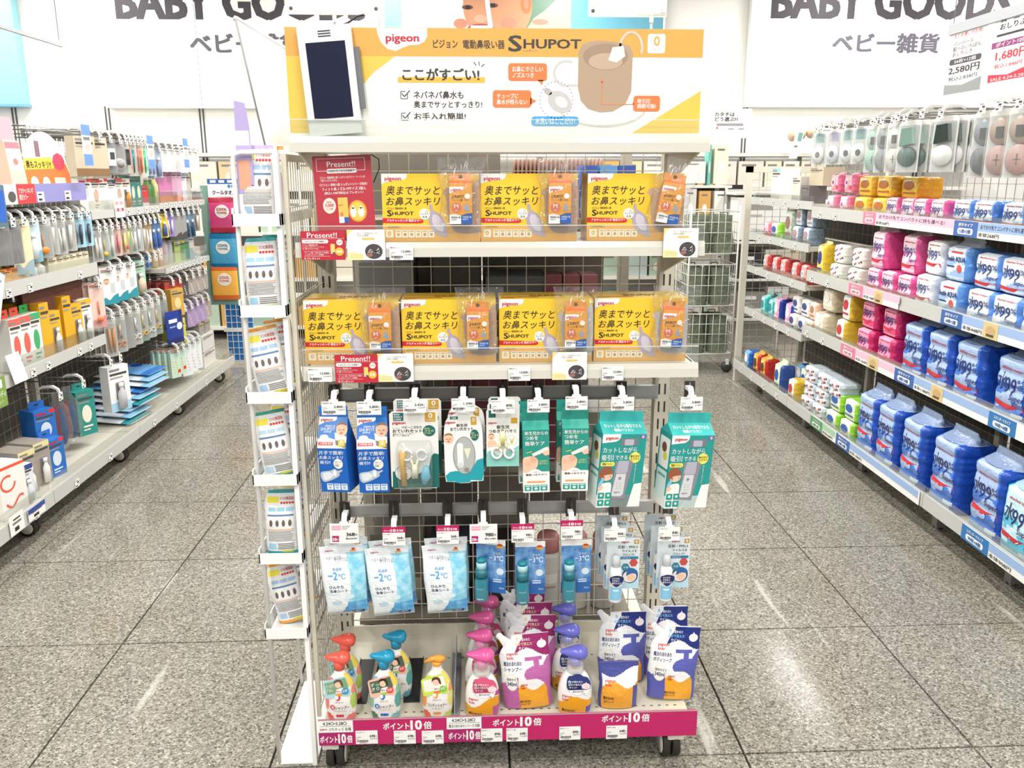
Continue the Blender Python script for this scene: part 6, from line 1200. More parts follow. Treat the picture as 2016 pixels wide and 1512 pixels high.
P_ = dict(grey=hpack(.085, .2, '8f908e', 'r', None, film=True), cream=hpack(.075, .26, 'efe3bd', '', None, foot='9fb4bc'), spray=hpack(.07, .21, 'cfe0ea', '', 'bottle', 'e4ecf0', foot='7fb8cc'), orange=hpack(.085, .2, 'c9c7c2', 'r', 'ball', 'e88a2c', film=True),
          comb=hpack(.06, .19, 'dcd9d2', '', 'comb', 'f2f2ee', film=True), blue=hpack(.07, .18, 'a9cfe0', '', 'pair', '3f4a58'), brown=hpack(.06, .18, '6e4437', 'r', 'dots', '84503f', th=.03), toy=hpack(.07, .26, 'e9c9bd', 'r', 'ball', 'e8743c', foot='d98f8f'),
          wh=hpack(.05, .2, 'd9d8d3', '', 'pair', 'f1efe6', film=True), yel=hpack(.06, .2, 'cfd2cb', '', 'ball', 'e7b93c', film=True, foot='7f9f8f'), pink=hpack(.06, .19, 'd3b7a8', 'r', 'pair', 'd98a92'), redz=hpack(.075, .19, 'b9a29c', 'c23a44', 'pair', 'e7d27a'), green=hpack(.05, .19, 'a9b77a', '', 'comb', 'c3d04a', film=True),
          taup=hpack(.05, .2, '9c8f80', '', 'comb', 'cfc6b8'), bl2=hpack(.05, .2, '5f7fb0', '', 'bottle', '3f62a8'), tan=hpack(.05, .21, 'b49a72', 'r', 'pair', 'e9e4da'),
          face=hpack(.085, .23, 'f1f1ee', 'r', 'face', 'ffffff', foot='2a93a3'), sci1=hpack(.075, .25, 'c6c5c0', '', 'scissors', 'd98a4a', film=True), sci2=hpack(.075, .25, 'd6d4ce', '', 'scissors', 'efe8dd', film=True), sci3=hpack(.07, .25, 'cfcfc8', '', 'scissors', 'e8bf3c', film=True, foot='8fae9f'), plain=hpack(.075, .25, 'b3b1ab', '', None, film=True), teeth=hpack(.06, .25, 'd0cec8', '', 'pair', 'd98f4a', film=True),
          thermo=cbox(.12, .25, .06, 'cdbfa6', '', None, None, '8d6a4a'), unit=hpack(.1, .24, '8d8b89', '', 'unit', 'ecebe6', film=True), rnd=hpack(.1, .24, 'a7a2a0', '', 'round', 'f3f2ef', film=True), blk=hpack(.07, .23, 'b9b9a8', '', 'unit', '2a2a2a'), br1=hpack(.05, .24, 'b5a9a2', 'e07f8d', 'comb', 'd8525a'), br2=hpack(.06, .25, 'cfc8bd', '', 'comb', '2a7f8a'), br3=hpack(.05, .25, 'e7cdb9', 'e8a07a', 'comb', 'ea7a3a'), br4=hpack(.05, .25, 'b9dcc8', '6fc09a', 'comb', '3fae7f'), bl3=hpack(.055, .25, 'a9b3c4', '', 'bottle', '8f9fc0'), pal=hpack(.06, .2, 'e9e6e6', '', 'dots', 'e3c9d6'), wht=hpack(.06, .2, 'f2f1ee', '', 'dots', 'd3dbe9'),
          yp=hpack(.06, .2, 'e7cf4a', '', 'bottle', '4a5fa8'), pur=hpack(.065, .2, '9a86c4', '', 'pair', 'cfc4e4'), gry=hpack(.08, .24, '9a9a98', '', None, foot='4a4846'), dbl=hpack(.05, .25, '6f8a9f', '', 'bottle', '2f4a68'), pat=hpack(.08, .19, 'a49a94', '', 'dots', 'd6cdc4', th=.02), pat2=hpack(.06, .19, '55524f', '', 'dots', 'e9e6e0', th=.02), purp=hpack(.08, .2, 'a58fb4', '', 'dots', 'c9b9d8', th=.02), grn=hpack(.06, .2, 'c2dccb', 'd8343a', 'dots', 'f0c04a', th=.02), kit=hpack(.07, .24, 'dfe6e6', '', 'dots', 'e9b0b4', th=.025), redb=hpack(.07, .2, 'b0453a', '', None, th=.03))
def HR(y0, y1, keys):
    return [(y, P_[k], w_, h_, d_) for y, (k, w_, h_, d_) in zip(ys(y0, y1, len(keys)), keys)]
R1 = [('grey', .085, .2, 'small grey film pack'), ('grey', .085, .2, 'grey film pack'), ('cream', .075, .26, 'long cream card pack'), ('spray', .07, .21, 'pale blue nasal spray pack'), ('orange', .085, .2, 'grey pack'), ('comb', .06, .19, 'comb pack'), ('wh', .05, .2, 'white brush pack'), ('comb', .06, .19, 'white comb pack'), ('blue', .07, .18, 'light blue tweezer pack'), ('blue', .07, .18, 'blue tweezer pack')]
lrow('L', LXU, NB, 'near left bay upper row', 1.27, HR(3.42, 4.27, R1), depth=4, step=.028, root=lrt)
run_shelf(lrt, lpp, 'L', LXU, LXB, 3.0, 4.28, .99, (3.45, 3.62, 4.08), .03, .06)
ORB = cbox(.075, .075, .06, 'ebab4c', 'r', 'e09a3a'); WJ = jar('f1efe9', 'e9dfc0', .033, .085); CRB = cbox(.06, .085, .06, 'eadfc0', '', None, None, 'd8d0e2')
lrow('L', LXU, NB, 'near left bay jar shelf', .991, [(y, ORB, .07, .08, 'small orange box') for y in (3.40, 3.50, 3.60)]+[(y, WJ, .06, .09, 'squat white jar') for y in (3.68, 3.75, 3.82)]+[(y, CRB, .06, .09, 'cream and lilac box') for y in (3.90, 3.965, 4.03, 4.095, 4.16, 4.225)], kind='shelf', depth=1)
lrow('L', LXU-.06, NB, 'near left bay brown row', .985, [(y, P_['brown'], .06, .18, 'dark brown film pack') for y in ys(3.72, 4.22, 7)], depth=1, root=None)
lrow('L', LXU, NB, 'seam after the near left bay', .93, [(4.265, P_['toy'], .07, .26, 'peach toy pack')], depth=3, root=lrt)
run_shelf(lrt, lpp, 'L', LXU, LXB, 3.0, 4.28, .64, (3.55, 3.68, 3.98, 4.1), .055, .05)
wred = cbox(.07, .22, .09, 'efeee9', 'e8665a', 'e8553f', None, None, 'e8665a'); wgrn = cbox(.07, .22, .09, 'efeee9', '3fae6a', '2f9f4a', None, None, '3fae6a'); ylw = cbox(.085, .20, .09, 'eab12c', '', 'e0a420', 'e6e6e6'); ywh = cbox(.09, .21, .09, 'f0efea', 'eab12c', None, 'f3f3f1', None); ytall = cbox(.06, .25, .09, 'e8ad28', '', None, None)
lrow('L', LXU, NB, 'near left bay boxed goods shelf', .641, [(3.52, wred, .07, .22, 'white and red toothbrush box'), (3.60, wred, .07, .22, 'white and red brush box'), (3.68, wgrn, .07, .22, 'white and green toothbrush box'), (3.77, ytall, .06, .25, 'tall yellow box'), (3.85, ylw, .085, .2, 'yellow window box'), (3.98, ytall, .06, .25, 'second tall yellow box'), (4.065, ylw, .085, .2, 'yellow bottle box'), (4.165, ywh, .09, .21, 'white and yellow box')], kind='shelf', depth=2, step=.11)
m = MB(); m.box(-.05, .05, 0, .002, 0, .12, WHITE); o = m.go('blank_card', None, 'blank white card on the boxed goods shelf lip', 'card'); o.location = (LXU+.03, 3.42, .62); o.rotation_euler = (math.radians(-12), 0, PI/2)
m = MB(); m.box(-.045, .045, 0, .002, 0, .12, M('7f9f4a', .4)); m.face((0, 0, 90, 120), .09, .12); m.TX('ハンディ', 8, 56, 82, 82, WHITE, 1, .02); m.RR(26, 10, 44, 44, 4, WHITE, 1); m.RR(48, 10, 66, 44, 4, WHITE, 1); m.TX('タイプ', 30, 92, 60, 106, WHITE, 1); o = m.go('shelf_sign', None, 'green hanging shelf sign at the left edge', 'sign'); o.location = (LXU+.016, 3.28, .55); o.rotation_euler = (0, 0, PI/2)
m = MB(); m.box(-.06, .06, 0, .002, 0, .2, M('eef3f5', .4)); m.face((0, 0, 120, 200), .12, .2); m.LN([(0, 2), (120, 2)], 4, M('7fc0d8'), 1); m.C(60, 110, 30, M('e9a9a4'), 1); m.R(20, 30, 100, 40, M('5f9fc0'), 1); o = m.go('shelf_sign', None, 'white and blue slanted shelf sign at the left edge', 'sign'); o.location = (LXU+.03, 3.27, .90); o.rotation_euler = (0, math.radians(25), PI/2)
m = MB(); m.box(-.06, .06, 0, .012, 0, .16, M('5a7486', .3)); m.box(-.05, .05, -.001, 0, .02, .14, M('2f66c8', .15)); o = m.go('video_screen', None, 'small blue video screen at the left edge under the lilac shelf', 'screen'); o.location = (LXU+.045, 3.40, 1.24); o.rotation_euler = (0, 0, PI/2)
# bottom shelf, near bay
blb = cbox(.10, .17, .10, '2a6fc0', 'r', '2a6fc0', None, None, 'd6e2ee'); beb = cbox(.09, .19, .13, 'a39a90', 'e3d9a0', None, 'f0efec'); wor = (lambda m: (m.box(-.065, .065, 0, .1, 0, .21, M('f5f0ea', .4)), m.face((0, 0, 130, 210), .13, .21), setattr(m, 'eps', .0006), m.R(0, 0, 130, 12, M('ee5a44'), 1), m.LN([(40+34*math.cos(t), 70+30*math.sin(t)) for t in [k*.35 for k in range(16)]], 8, M('ee5a44'), 2), m.LN([(20+k*8, 150+18*math.sin(k*.5)) for k in range(12)], 8, M('ee5a44'), 2), [('box', m.mesh('box'), None)])[-1])(MB()); navy = cbox(.08, .16, .08, 'e7e9ee', '2f4a98', None, 'dfe3ea', None)
for y, pr, x, l_ in ((3.17, wor, 0, 'white box with a red drawing at the left edge'), (3.30, navy, .02, 'white and navy box on the bottom shelf'), (3.40, beb, .06, 'second grey-beige box on the bottom shelf'), (3.52, beb, .06, 'grey-beige box with a white device on the bottom shelf'), (3.62, blb, .05, 'front blue box on the bottom shelf'), (3.44, blb, .22, 'blue box behind the grey-beige boxes'), (3.33, blb, .24, 'second blue box behind the grey-beige boxes')):
    place(pr, 'carton', l_, 'box', (LX0-.04-x, y, .141), PI/2-(.25 if x < .2 else .1), 'cartons on the bottom left shelf')
place(blb, 'carton', 'blue box hanging above the bottom shelf', 'box', (LX0-.14, 3.66, .262), PI/2-.5, 'cartons on the bottom left shelf')
def capsule():
    m = MB(); m.skin([(0, -.008, .008, .004), (.03, -.04, .04, .02), (.1, -.055, .055, .026), (.2, -.045, .045, .022), (.24, -.02, .02, .006), (.28, -.02, .02, .004)], 14, lambda u, v: BLIS, 2.4); m.surf = None
    m.skin([(.03, -.02, .02, .01), (.08, -.036, .036, .015), (.16, -.03, .03, .014), (.21, -.012, .012, .008)], 12, lambda u, v: M('8f2a30', .3) if u < .5 else M('2a4f78', .3), 2.2); m.surf = None
    return [('pack', m.mesh('pack'), None)]
CAP = capsule()
for k, y in enumerate((3.80, 3.90)): place(CAP, 'blister_pack', 'clear capsule shaped pack with a red and blue tool, %s of two' % ORD[k], 'pack', (LX0-.15, y, .20), PI/2-.9, 'capsule packs')
tealb = cbox(.10, .22, .08, '2f9087', '', '2f9087', None, None, 'f0e9d8'); whb = cbox(.13, .24, .06, 'f0f1f2', '', None, 'c9c9d0', 'a9d3ea', None)
place(tealb, 'carton', 'teal clipper box hanging over the bottom left shelf', 'box', (LX0-.13, 4.03, .205), PI/2-.5, 'hung cartons'); place(whb, 'carton', 'white window box with a pale blue foot over the bottom left shelf', 'box', (LX0-.10, 4.36, .235), PI/2-.45, 'hung cartons')
for k, y in enumerate((3.75, 3.98, 4.3, 4.42)):
    o = link('hook', HOOK, lrt); o.location = Vector((LX0-.12, y, .52-(.03 if k < 2 else 0)))-lrt.location; o.rotation_euler = (0, 0, PI/2); t = link('price_tag', MTAG, o); t.location = (0, -.016, -.036)
# --- middle bay (4.28-5.2)
R2 = [('thermo', .12, .25, 'beige and brown thermometer box'), ('thermo', .12, .25, 'second thermometer box'), ('unit', .1, .24, 'grey monitor pack'), ('rnd', .1, .24, 'white round alarm pack'), ('blk', .07, .23, 'black device pack'), ('br1', .05, .24, 'red brush pack'), ('br2', .06, .25, 'teal brush pack'), ('br1', .05, .24, 'pink brush pack'), ('br3', .05, .25, 'orange spoon pack'), ('br4', .05, .25, 'green spoon pack'), ('bl3', .055, .25, 'blue-grey bottle pack'), ('bl3', .055, .25, 'navy bottle pack')]
lrow('L', LXU, MBY, 'middle left bay top row', 1.635, [(4.33, P_['thermo'], .12, .25, R2[0][3]), (4.47, P_['thermo'], .12, .25, R2[1][3]), (4.59, P_['unit'], .1, .24, R2[2][3]), (4.71, P_['rnd'], .1, .24, R2[3][3])]+HR(4.76, 5.2, R2[4:]), depth=3, step=.04, root=lrt, zs=.76)
run_shelf(lrt, lpp, 'L', LXU, LXB, 4.28, 5.2, 1.255, (4.72, 4.86, 4.98, 5.06, 5.14), .05, .04)
wr = cbox(.10, .2, .06, 'e9e6df', 'r'); wn = cbox(.07, .19, .06, 'f0eee9', '2a3350', None, None); wrd = cbox(.07, .2, .06, 'efece6', 'd8473f', None, None, None, 'c9a48f'); tl = cbox(.06, .22, .06, '2f8f86', '', None, None, None, 'e9dfc8'); rdb = cbox(.07, .15, .06, 'c9303a', '', None, None, 'f0e9e4'); ora = cbox(.09, .2, .06, 'f2e3d6', '', None, 'ea8a2c', None)
lrow('L', LXU-.02, MBY, 'middle left bay boxed goods shelf', 1.256, [(4.36, wr, .1, .2, 'white box'), (4.48, wrd, .07, .2, 'white and red box'), (4.56, wr, .1, .2, 'second white box'), (4.68, wn, .07, .19, 'white and navy box'), (4.77, wrd, .07, .2, 'second white and red box'), (4.86, ora, .09, .2, 'orange window box'), (4.96, tl, .06, .22, 'teal box'), (5.04, tl, .06, .22, 'second teal box'), (5.13, rdb, .07, .15, 'red box')], kind='shelf', depth=1, zsc=.82)
m = MB(); m.box(0, .002, 0, .12, 0, .1, WHITE); m.fr((0, 0, 120, 100), (.002, 0, 0), (0, .12, 0), (0, 0, .1)); m.eps = .0006; m.TX('1,980', 8, 50, 54, 72, RED, 1, .02); m.TX('1,980', 66, 50, 112, 72, RED, 1, .02); m.R(8, 16, 50, 34, M('eaa4ac'), 1); m.R(66, 16, 108, 34, M('eaa4ac'), 1); o = m.go('sale_card', None, 'white sale card with two red prices on the middle left shelf', 'card'); o.location = (LXU+.013, 4.55, 1.22)
R3 = [('wh', .05, .2, 'white brush pack'), ('yel', .06, .2, 'yellow ring pack'), ('wh', .05, .2, 'plain brush pack'), ('pink', .06, .19, 'pink spoon pack'), ('redz', .075, .19, 'red zip pack'), ('green', .05, .19, 'green comb pack'), ('wh', .05, .2, 'slim white pack'), ('comb', .06, .19, 'clear comb pack'), ('taup', .05, .2, 'taupe pack'), ('tan', .05, .21, 'tan pack'), ('bl2', .05, .2, 'blue bottle pack'), ('bl2', .05, .2, 'deep blue bottle pack')]
lrow('L', LXU, MBY, 'middle left bay second row', 1.20, HR(4.30, 5.2, R3), depth=3, step=.03, root=lrt)
R4 = [('face', .085, .23, 'white baby face pack'), ('face', .085, .23, 'second baby face pack'), ('face', .085, .23, 'third baby face pack')]
lrow('L', LXU, MBY, 'middle left bay third row', .99, HR(4.36, 4.74, R4), depth=4, step=.03, root=lrt, zs=.82)
mint = cbox(.15, .185, .08, 'a9d0ba', '', None, 'd8c4ae'); place(mint, 'carton', 'mint green hairbrush pack on the third hook row', 'pack', (LXU-.02, 4.86, .782), PI/2-.1)
for y in (4.84, 4.95, 5.04, 5.12): o = link('hook', HOOK, lrt); o.location = Vector((LXU, y, .99))-lrt.location; o.rotation_euler = (0, 0, PI/2); t = link('price_tag', MTAG, o); t.location = (0, -.016, -.036)
R5 = [('teeth', .06, .25, 'slim brush pack'), ('sci1', .075, .25, 'orange scissors pack'), ('plain', .075, .25, 'plain clear pack'), ('sci2', .075, .25, 'white scissors pack'), ('sci3', .07, .25, 'yellow scissors pack'), ('sci2', .075, .25, 'grey scissors pack'), ('sci3', .07, .25, 'second yellow scissors pack'), ('plain', .075, .25, 'clear pack')]
lrow('L', LXU, MBY, 'middle left bay fourth row', .75, HR(4.32, 5.16, R5), depth=5, step=.028, root=lrt)
BAGS = [floppy(.26, .32, 'dfeaf6', '8fc4e4', '2f5fb0'), floppy(.24, .3, '6fa9e4', '3a78c8', '1f3f98'), floppy(.26, .32, 'eef3f8', '2f8f98', '3f6fc0')]
for k in range(9):
    y = 4.50+.05*k; place(BAGS[(2, 0, 0, 2, 0, 1, 0, 0, 1)[k]], 'bag', 'flat blue and white bag, %s in the bottom left shelf pile' % ORD[k], 'bag', (LX0-.06-.02*(k % 3), y, .152+.0215*k), PI/2-.1, 'bags piled on the bottom left shelf', math.radians(-86))
place(floppy(.16, .2, '1f3a8f', '16296a', 'dfe4f2'), 'bag', 'deep blue bag hanging at the end of the scissors row', 'bag', (LXU+.05, 5.14, .44), PI/2-.3)
# --- far bay (5.2-6.06)
R6 = [('bl3', .055, .25, 'grey bottle pack'), ('pal', .06, .2, 'pale pink pack'), ('wht', .06, .2, 'pale white pack'), ('pal', .06, .2, 'pale dotted pack'), ('wht', .06, .2, 'white dotted pack'), ('pal', .06, .2, 'rose pack'), ('wht', .06, .2, 'ivory pack')]
lrow('L', LXU, FB, 'far left bay top row', 1.61, HR(5.22, 6.04, R6), depth=2, step=.05, root=lrt, zs=.7)
run_shelf(lrt, lpp, 'L', LXU, LXB, 5.2, 6.06, 1.27, ys(5.25, 6.0, 9), .07, .035)
JG = jar('5f8f4a', 'efece0', .024, .16); lrow('L', LXU-.03, FB, 'far left bay upper shelf', 1.271, [(5.25, JG, .05, .16, 'green bottle'), (5.31, JG, .05, .16, 'leafy green bottle'), (5.37, jar('e7e29a', 'f3f0e6', .024, .17), .05, .17, 'pale yellow bottle')], kind='shelf', depth=1)
pk = cbox(.09, .2, .06, 'c97aa8', '8d3a5c', None, None, 'e98a5a'); pk2 = cbox(.08, .2, .06, 'd8a9c4', 'b05a90', None, None, 'ea7a4a'); lrow('L', LXU-.03, FB, 'far left bay upper shelf', 1.271, [(5.46, pk, .09, .2, 'pink and orange box'), (5.56, pk, .09, .2, 'plum box'), (5.66, pk2, .08, .2, 'rose and orange box'), (5.75, pk2, .08, .2, 'pale rose box'), (5.85, cbox(.07, .18, .06, 'e9e4ea', '8f9fc4'), .07, .18, 'white and blue box'), (5.94, cbox(.07, .18, .06, 'c4bdae', ''), .07, .18, 'beige box')], kind='shelf', depth=1)
R7 = [('yp', .06, .2, 'yellow card pack'), ('pur', .065, .2, 'purple pack'), ('gry', .08, .24, 'grey card pack'), ('gry', .08, .24, 'dark grey pack'), ('dbl', .05, .25, 'dark blue pack'), ('dbl', .05, .25, 'slate blue pack'), ('taup', .05, .2, 'taupe card pack')]
lrow('L', LXU, FB, 'far left bay second row', 1.225, HR(5.22, 5.95, R7), depth=3, step=.035, root=lrt, zs=.72)
run_shelf(lrt, lpp, 'L', LXU, LXB, 5.2, 6.06, .885, ys(5.25, 6.0, 9), .08, .035)
lrow('L', LXU-.04, FB, 'far left bay bottle shelf', .886, [(5.16, jar('e9eef4', '2f5fb0', .04, .24, '3f7fc0'), .08, .24, 'tall bottle'), (5.28, jar('e6cfae', 'efc93a', .027, .19), .05, .19, 'yellow-capped bottle'), (5.37, jar('e9c9b9', 'e8707a', .027, .18), .05, .18, 'coral-capped bottle'), (5.46, jar('d6c4c8', 'e7a0b4', .028, .20), .05, .2, 'pink-capped bottle'), (5.54, jar('cfd2dc', 'e9cf5a', .028, .2), .05, .2, 'pale bottle'), (5.64, cbox(.07, .13, .05, 'b9cf7a', 'e9e4c0'), .07, .13, 'green and cream box'), (5.73, cbox(.07, .13, .05, '5f9f5a', 'e7d24a'), .07, .13, 'green box'), (5.82, cbox(.07, .13, .05, '4f8f6a', '8fb8a0'), .07, .13, 'dark green box'), (5.92, cbox(.07, .15, .05, 'c9c4bb', ''), .07, .15, 'grey box')], kind='shelf', depth=1)
R8 = [('redb', .07, .2, 'red and gold box'), ('redb', .07, .2, 'rust red box'), ('pat2', .06, .19, 'black spotted pack'), ('pat', .08, .19, 'brown spotted pack'), ('pat', .08, .19, 'taupe spotted pack'), ('pat', .08, .19, 'grey spotted pack')]
lrow('L', LXU, FB, 'far left bay third row', .81, HR(5.22, 5.98, R8), depth=3, step=.05, root=lrt, zs=.68)
place(cbox(.12, .17, .1, 'cfa24a', '', None, None, None, 'e7cf9a'), 'carton', 'golden box hanging in front of the red boxes', 'box', (LXU+.03, 5.29, .585), PI/2-.3)
R9 = [('pat2', .06, .19, 'black patterned pack'), ('pat2', .06, .19, 'black and white pack'), ('purp', .08, .2, 'purple animal pack'), ('purp', .08, .2, 'lilac animal pack'), ('purp', .08, .2, 'violet animal pack'), ('pat', .08, .19, 'grey star pack')]
lrow('L', LXU, FB, 'far left bay fourth row', .62, HR(5.28, 6.0, R9), depth=3, step=.05, root=lrt, zs=.72)
place(cbox(.13, .19, .08, 'cdc85a', '', None, None, None, '3f5fa8'), 'carton', 'olive yellow box hanging at the start of the fourth hook row', 'box', (LXU+.03, 5.27, .375), PI/2-.3)
R10 = [('grn', .06, .2, 'mint green set pack'), ('grn', .06, .2, 'second mint green pack'), ('kit', .07, .24, 'white sticker pack'), ('kit', .07, .24, 'pastel sticker pack'), ('kit', .07, .24, 'pink sticker pack')]
lrow('L', LX0-.06, FB, 'far left bay lowest row', .42, HR(5.05, 5.55, R10), depth=4, step=.035, root=lrt)
gcb = cbox(.26, .11, .14, 'd9d6d0', '', None, None); 
for k, z in enumerate((.141, .256)): place(gcb, 'carton', 'white tray carton at the far end of the bottom shelf, %s' % ('lower', 'upper')[k], 'box', (LX0-.10, 5.86, z), PI/2, 'tray cartons')
for k, y in enumerate((5.80, 5.93)): place(cbox(.11, .08, .1, '9a968f', 'c9a04a', None, None), 'carton', 'grey small box on the white tray cartons, %s of two' % ORD[k], 'box', (LX0-.12, y, .367), PI/2, 'grey small boxes')
# blue vertical shelf talkers
for (px, py0, py1, wpx), X in (((157, 244, 326, 18), -1.80), ((287, 266, 332, 11), -1.80), ((358, 272, 330, 9), -1.80)):
    a = WX(px, py0, X); b = WX(px+wpx+3, py1, X); hh = a.z-b.z; m = MB(); m.box(0, .002, 0, .09, 0, hh, WHITE); m.fr((0, 0, 90, 100), (.002, 0, 0), (0, .09, 0), (0, 0, hh)); m.eps = .0008; m.R(0, 0, 90, 26, M('5f8fd8'), 1); m.R(0, 72, 90, 100, M('5f8fd8'), 1); m.C(50, 54, 26, M('d9bdb4'), 1, 12); m.R(12, 30, 78, 38, M('77726e'), 1)
    o = m.go('shelf_talker', None, 'blue and white upright shelf talker above the %s' % {157: 'thermometer boxes', 287: 'brush packs', 358: 'far left bay'}[px], 'sign', 'blue shelf talkers'); o.location = (X, a.y, b.z)
# empty double hooks at the top of the near bay
for k, y in enumerate((3.56, 3.70, 3.84, 3.98)):
    m = MB(); m.tube([(0, 0, 0), (.24, 0, .0), (.25, 0, .012)], .0035, M('6d6b6a', .3, .7), 6); m.tube([(0, 0, .05), (.235, 0, .05), (.24, 0, .0)], .003, M('6d6b6a', .3, .7), 6); m.v = [Vector(p)+Vector((LXB+.05, y, 1.60)) for p in m.v]; lpp(m, 'empty_hook')
m = MB(); m.box(LXB+.03, LXB+.05, 3.4, 4.2, 1.55, 1.61, M('8d8f8f', .4, .4)); lpp(m, 'hook_bar')
# end panel with cool towel packs
ep = empty('end_panel', (-1.86, 6.2, 0), 'sage green end strip hung with cool towel packs beyond the left run', 'panel'); a = W(413, 592, 6.2); b = W(466, 365, 6.2)
m = MB(); m.box(a.x+1.86, b.x+1.86, 0, .01, a.z-.03, b.z, M('7fa596', .5)); m.go('strip', ep)
m = MB(); m.box(b.x+1.86-.05, b.x+1.86-.02, .02, .05, 0, 1.5, M('cfc8b8', .45)); m.go('post', ep)
def towel(c, c2, txt=True):
    w_, h_ = .185, .245; m = MB(); cm = crinkle(c, .25, 30, .3); c2m = crinkle(c2, .25, 30, .3)
    m.skin([(h_*k/14, -w_/2, w_/2, .004+.018*math.sin(PI*k/14)**.7) for k in range(15)], 16, lambda u, v: c2m if v > .88 or v < .12 else cm, 3, cm); m.face((0, 0, 100, 143), w_, h_); m.eps = .0012
    m.C(52, 56, 27, M('e9e4dc'), 2, 27, 16)
    if txt: m.TX('COOL', 32, 42, 72, 53, M(c2), 3, .04); m.TX('TOWEL', 32, 57, 72, 66, M(c2), 3, .03)
    return [('pack', m.mesh('pack'), None)]
for (px, py), c, c2, l_ in (((441, 458), 'd0487f', 'b0203f', 'pink cool towel pack, topmost on the end strip'), ((443, 528), '4aa0c8', '1a6f9f', 'blue cool towel pack in the middle of the end strip'), ((446, 590), 'f0b04a', 'd8682a', 'orange cool towel pack, lowest on the end strip')):
    a = W(px, py, 6.17); place(towel(c, c2), 'towel_pack', l_, 'towel pack', (a.x, 6.17, a.z), 0, 'cool towel packs')
m = MB(); a = W(441, 395, 6.18); m.box(-.11, .11, 0, .004, 0, .16, M('f2f3f2', .4)); m.face((0, 0, 220, 160), .22, .16); m.eps = .0012; m.R(0, 0, 220, 34, M('2a66a8'), 1); m.TX('クールタオル', 30, 78, 196, 108, NAVY, 1, .03); m.TX('COOL TOWEL', 70, 120, 160, 132, M('8a8f98'), 1)
for k in range(3): m.C(150+k*26, 50, 11, M('3f8fd0'), 2); m.R(20+k*60, 8, 60+k*60, 26, WHITE, 2)
o = m.go('header_card', None, 'white and blue cool towel header card above the pink pack', 'card'); o.location = (a.x, 6.19, W(441, 398, 6.19).z)
# blue mesh cart side behind the end strip
bc = empty('mesh_cart', (-1.85, 6.55, 0), 'white wire cart with a blue panel beyond the left run', 'cart'); a = W(449, 712, 6.5); b = W(492, 585, 6.5)
m = MB(); m.box(a.x+1.85, b.x+1.85, 0, .006, a.z, b.z, M('2f78c4', .4)); m.go('panel', bc)
m = MB(); wires(m, 'x', a.x+1.85, b.x+1.85, a.z, b.z, -.012, .04, .05, .003, WHITE); m.box(a.x+1.83, b.x+1.87, -.02, -.008, a.z+.23, a.z+.26, WHITE); m.box(a.x+1.83, b.x+1.87, -.02, .3, a.z-.14, a.z-.11, WHITE); m.go('wire_frame', bc)

for px, py, w_, h_, l_ in ((33, 1030, .10, .075, 'large white price card on the bottom left rail'), (72, 1005, .13, .05, 'white and blue price card on the bottom left rail')):
    a = WX(px, py, LX0+.014); m = MB(); m.box(0, .0015, -w_/2, w_/2, -h_/2, h_/2, WHITE); m.fr((0, 0, 100, 75), (.0015, -w_/2, -h_/2), (0, w_, 0), (0, 0, h_)); m.eps = .0006; m.R(26, 14, 76, 20, BK, 1); m.R(20, 28, 80, 36, M('77736f'), 1); m.R(30, 48, 60, 64, BK, 1)
    if w_ > .12: m.R(0, 0, 100, 30, M('2f4a98'), 2)
    o = m.go('price_card', None, l_, 'price card'); o.location = a
# ================================================================== right shelving run: wet wipes
RX0, RXU, RXB = 1.82, 1.875, 2.30
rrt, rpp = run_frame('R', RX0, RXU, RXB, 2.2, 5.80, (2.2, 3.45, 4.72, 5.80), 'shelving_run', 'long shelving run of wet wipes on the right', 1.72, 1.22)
SEAM = 4.70
for y0, y1 in ((2.2, 3.15), (3.15, SEAM), (SEAM, 5.76)):
    run_shelf(rrt, rpp, 'R', RX0, RXB, y0, y1, .145, ys(SEAM+.05, 5.7, 4) if y0 == SEAM else (), .03, .06)
m = MB(); m.box(RX0+.02, RX0+.06, 5.80, 5.84, 0, 1.49, M('cfcabc', .45)); m.box(RX0+.02, RXB, 5.80, 5.84, 1.45, 1.49, M('cfcabc', .45)); rpp(m, 'end_post')
m = MB(); m.T = None; wires(m, 'x', RX0+.06, RXB, .12, 1.45, 5.82, .05, .05, .002, M('b9b5aa', .4, .2)); rpp(m, 'end_wire_mesh')
for y in (2.7, 3.2, 3.9, 4.65, 5.5):
    m = MB(); m.box(RX0+.08, RX0+.12, y-.02, y+.02, .0, .115, M('8d8a84', .4, .3)); m.lathe([(.02, .0), (.024, .006), (.02, .014)], M('3a3836', .5), 12, (RX0+.10, y)); rpp(m, 'foot')
for z in (1.235, .885, .575): run_shelf(rrt, rpp, 'R', RXU, RXB, 2.2, SEAM, z, (4.38, 4.58) if z > 1 else (4.12, 4.4, 4.62), .02, .06)
for z in (1.275, 1.04, .82, .53): run_shelf(rrt, rpp, 'R', RXU, RXB, SEAM, 5.76, z, ys(SEAM+.1, 5.66, 4), .03, .045)
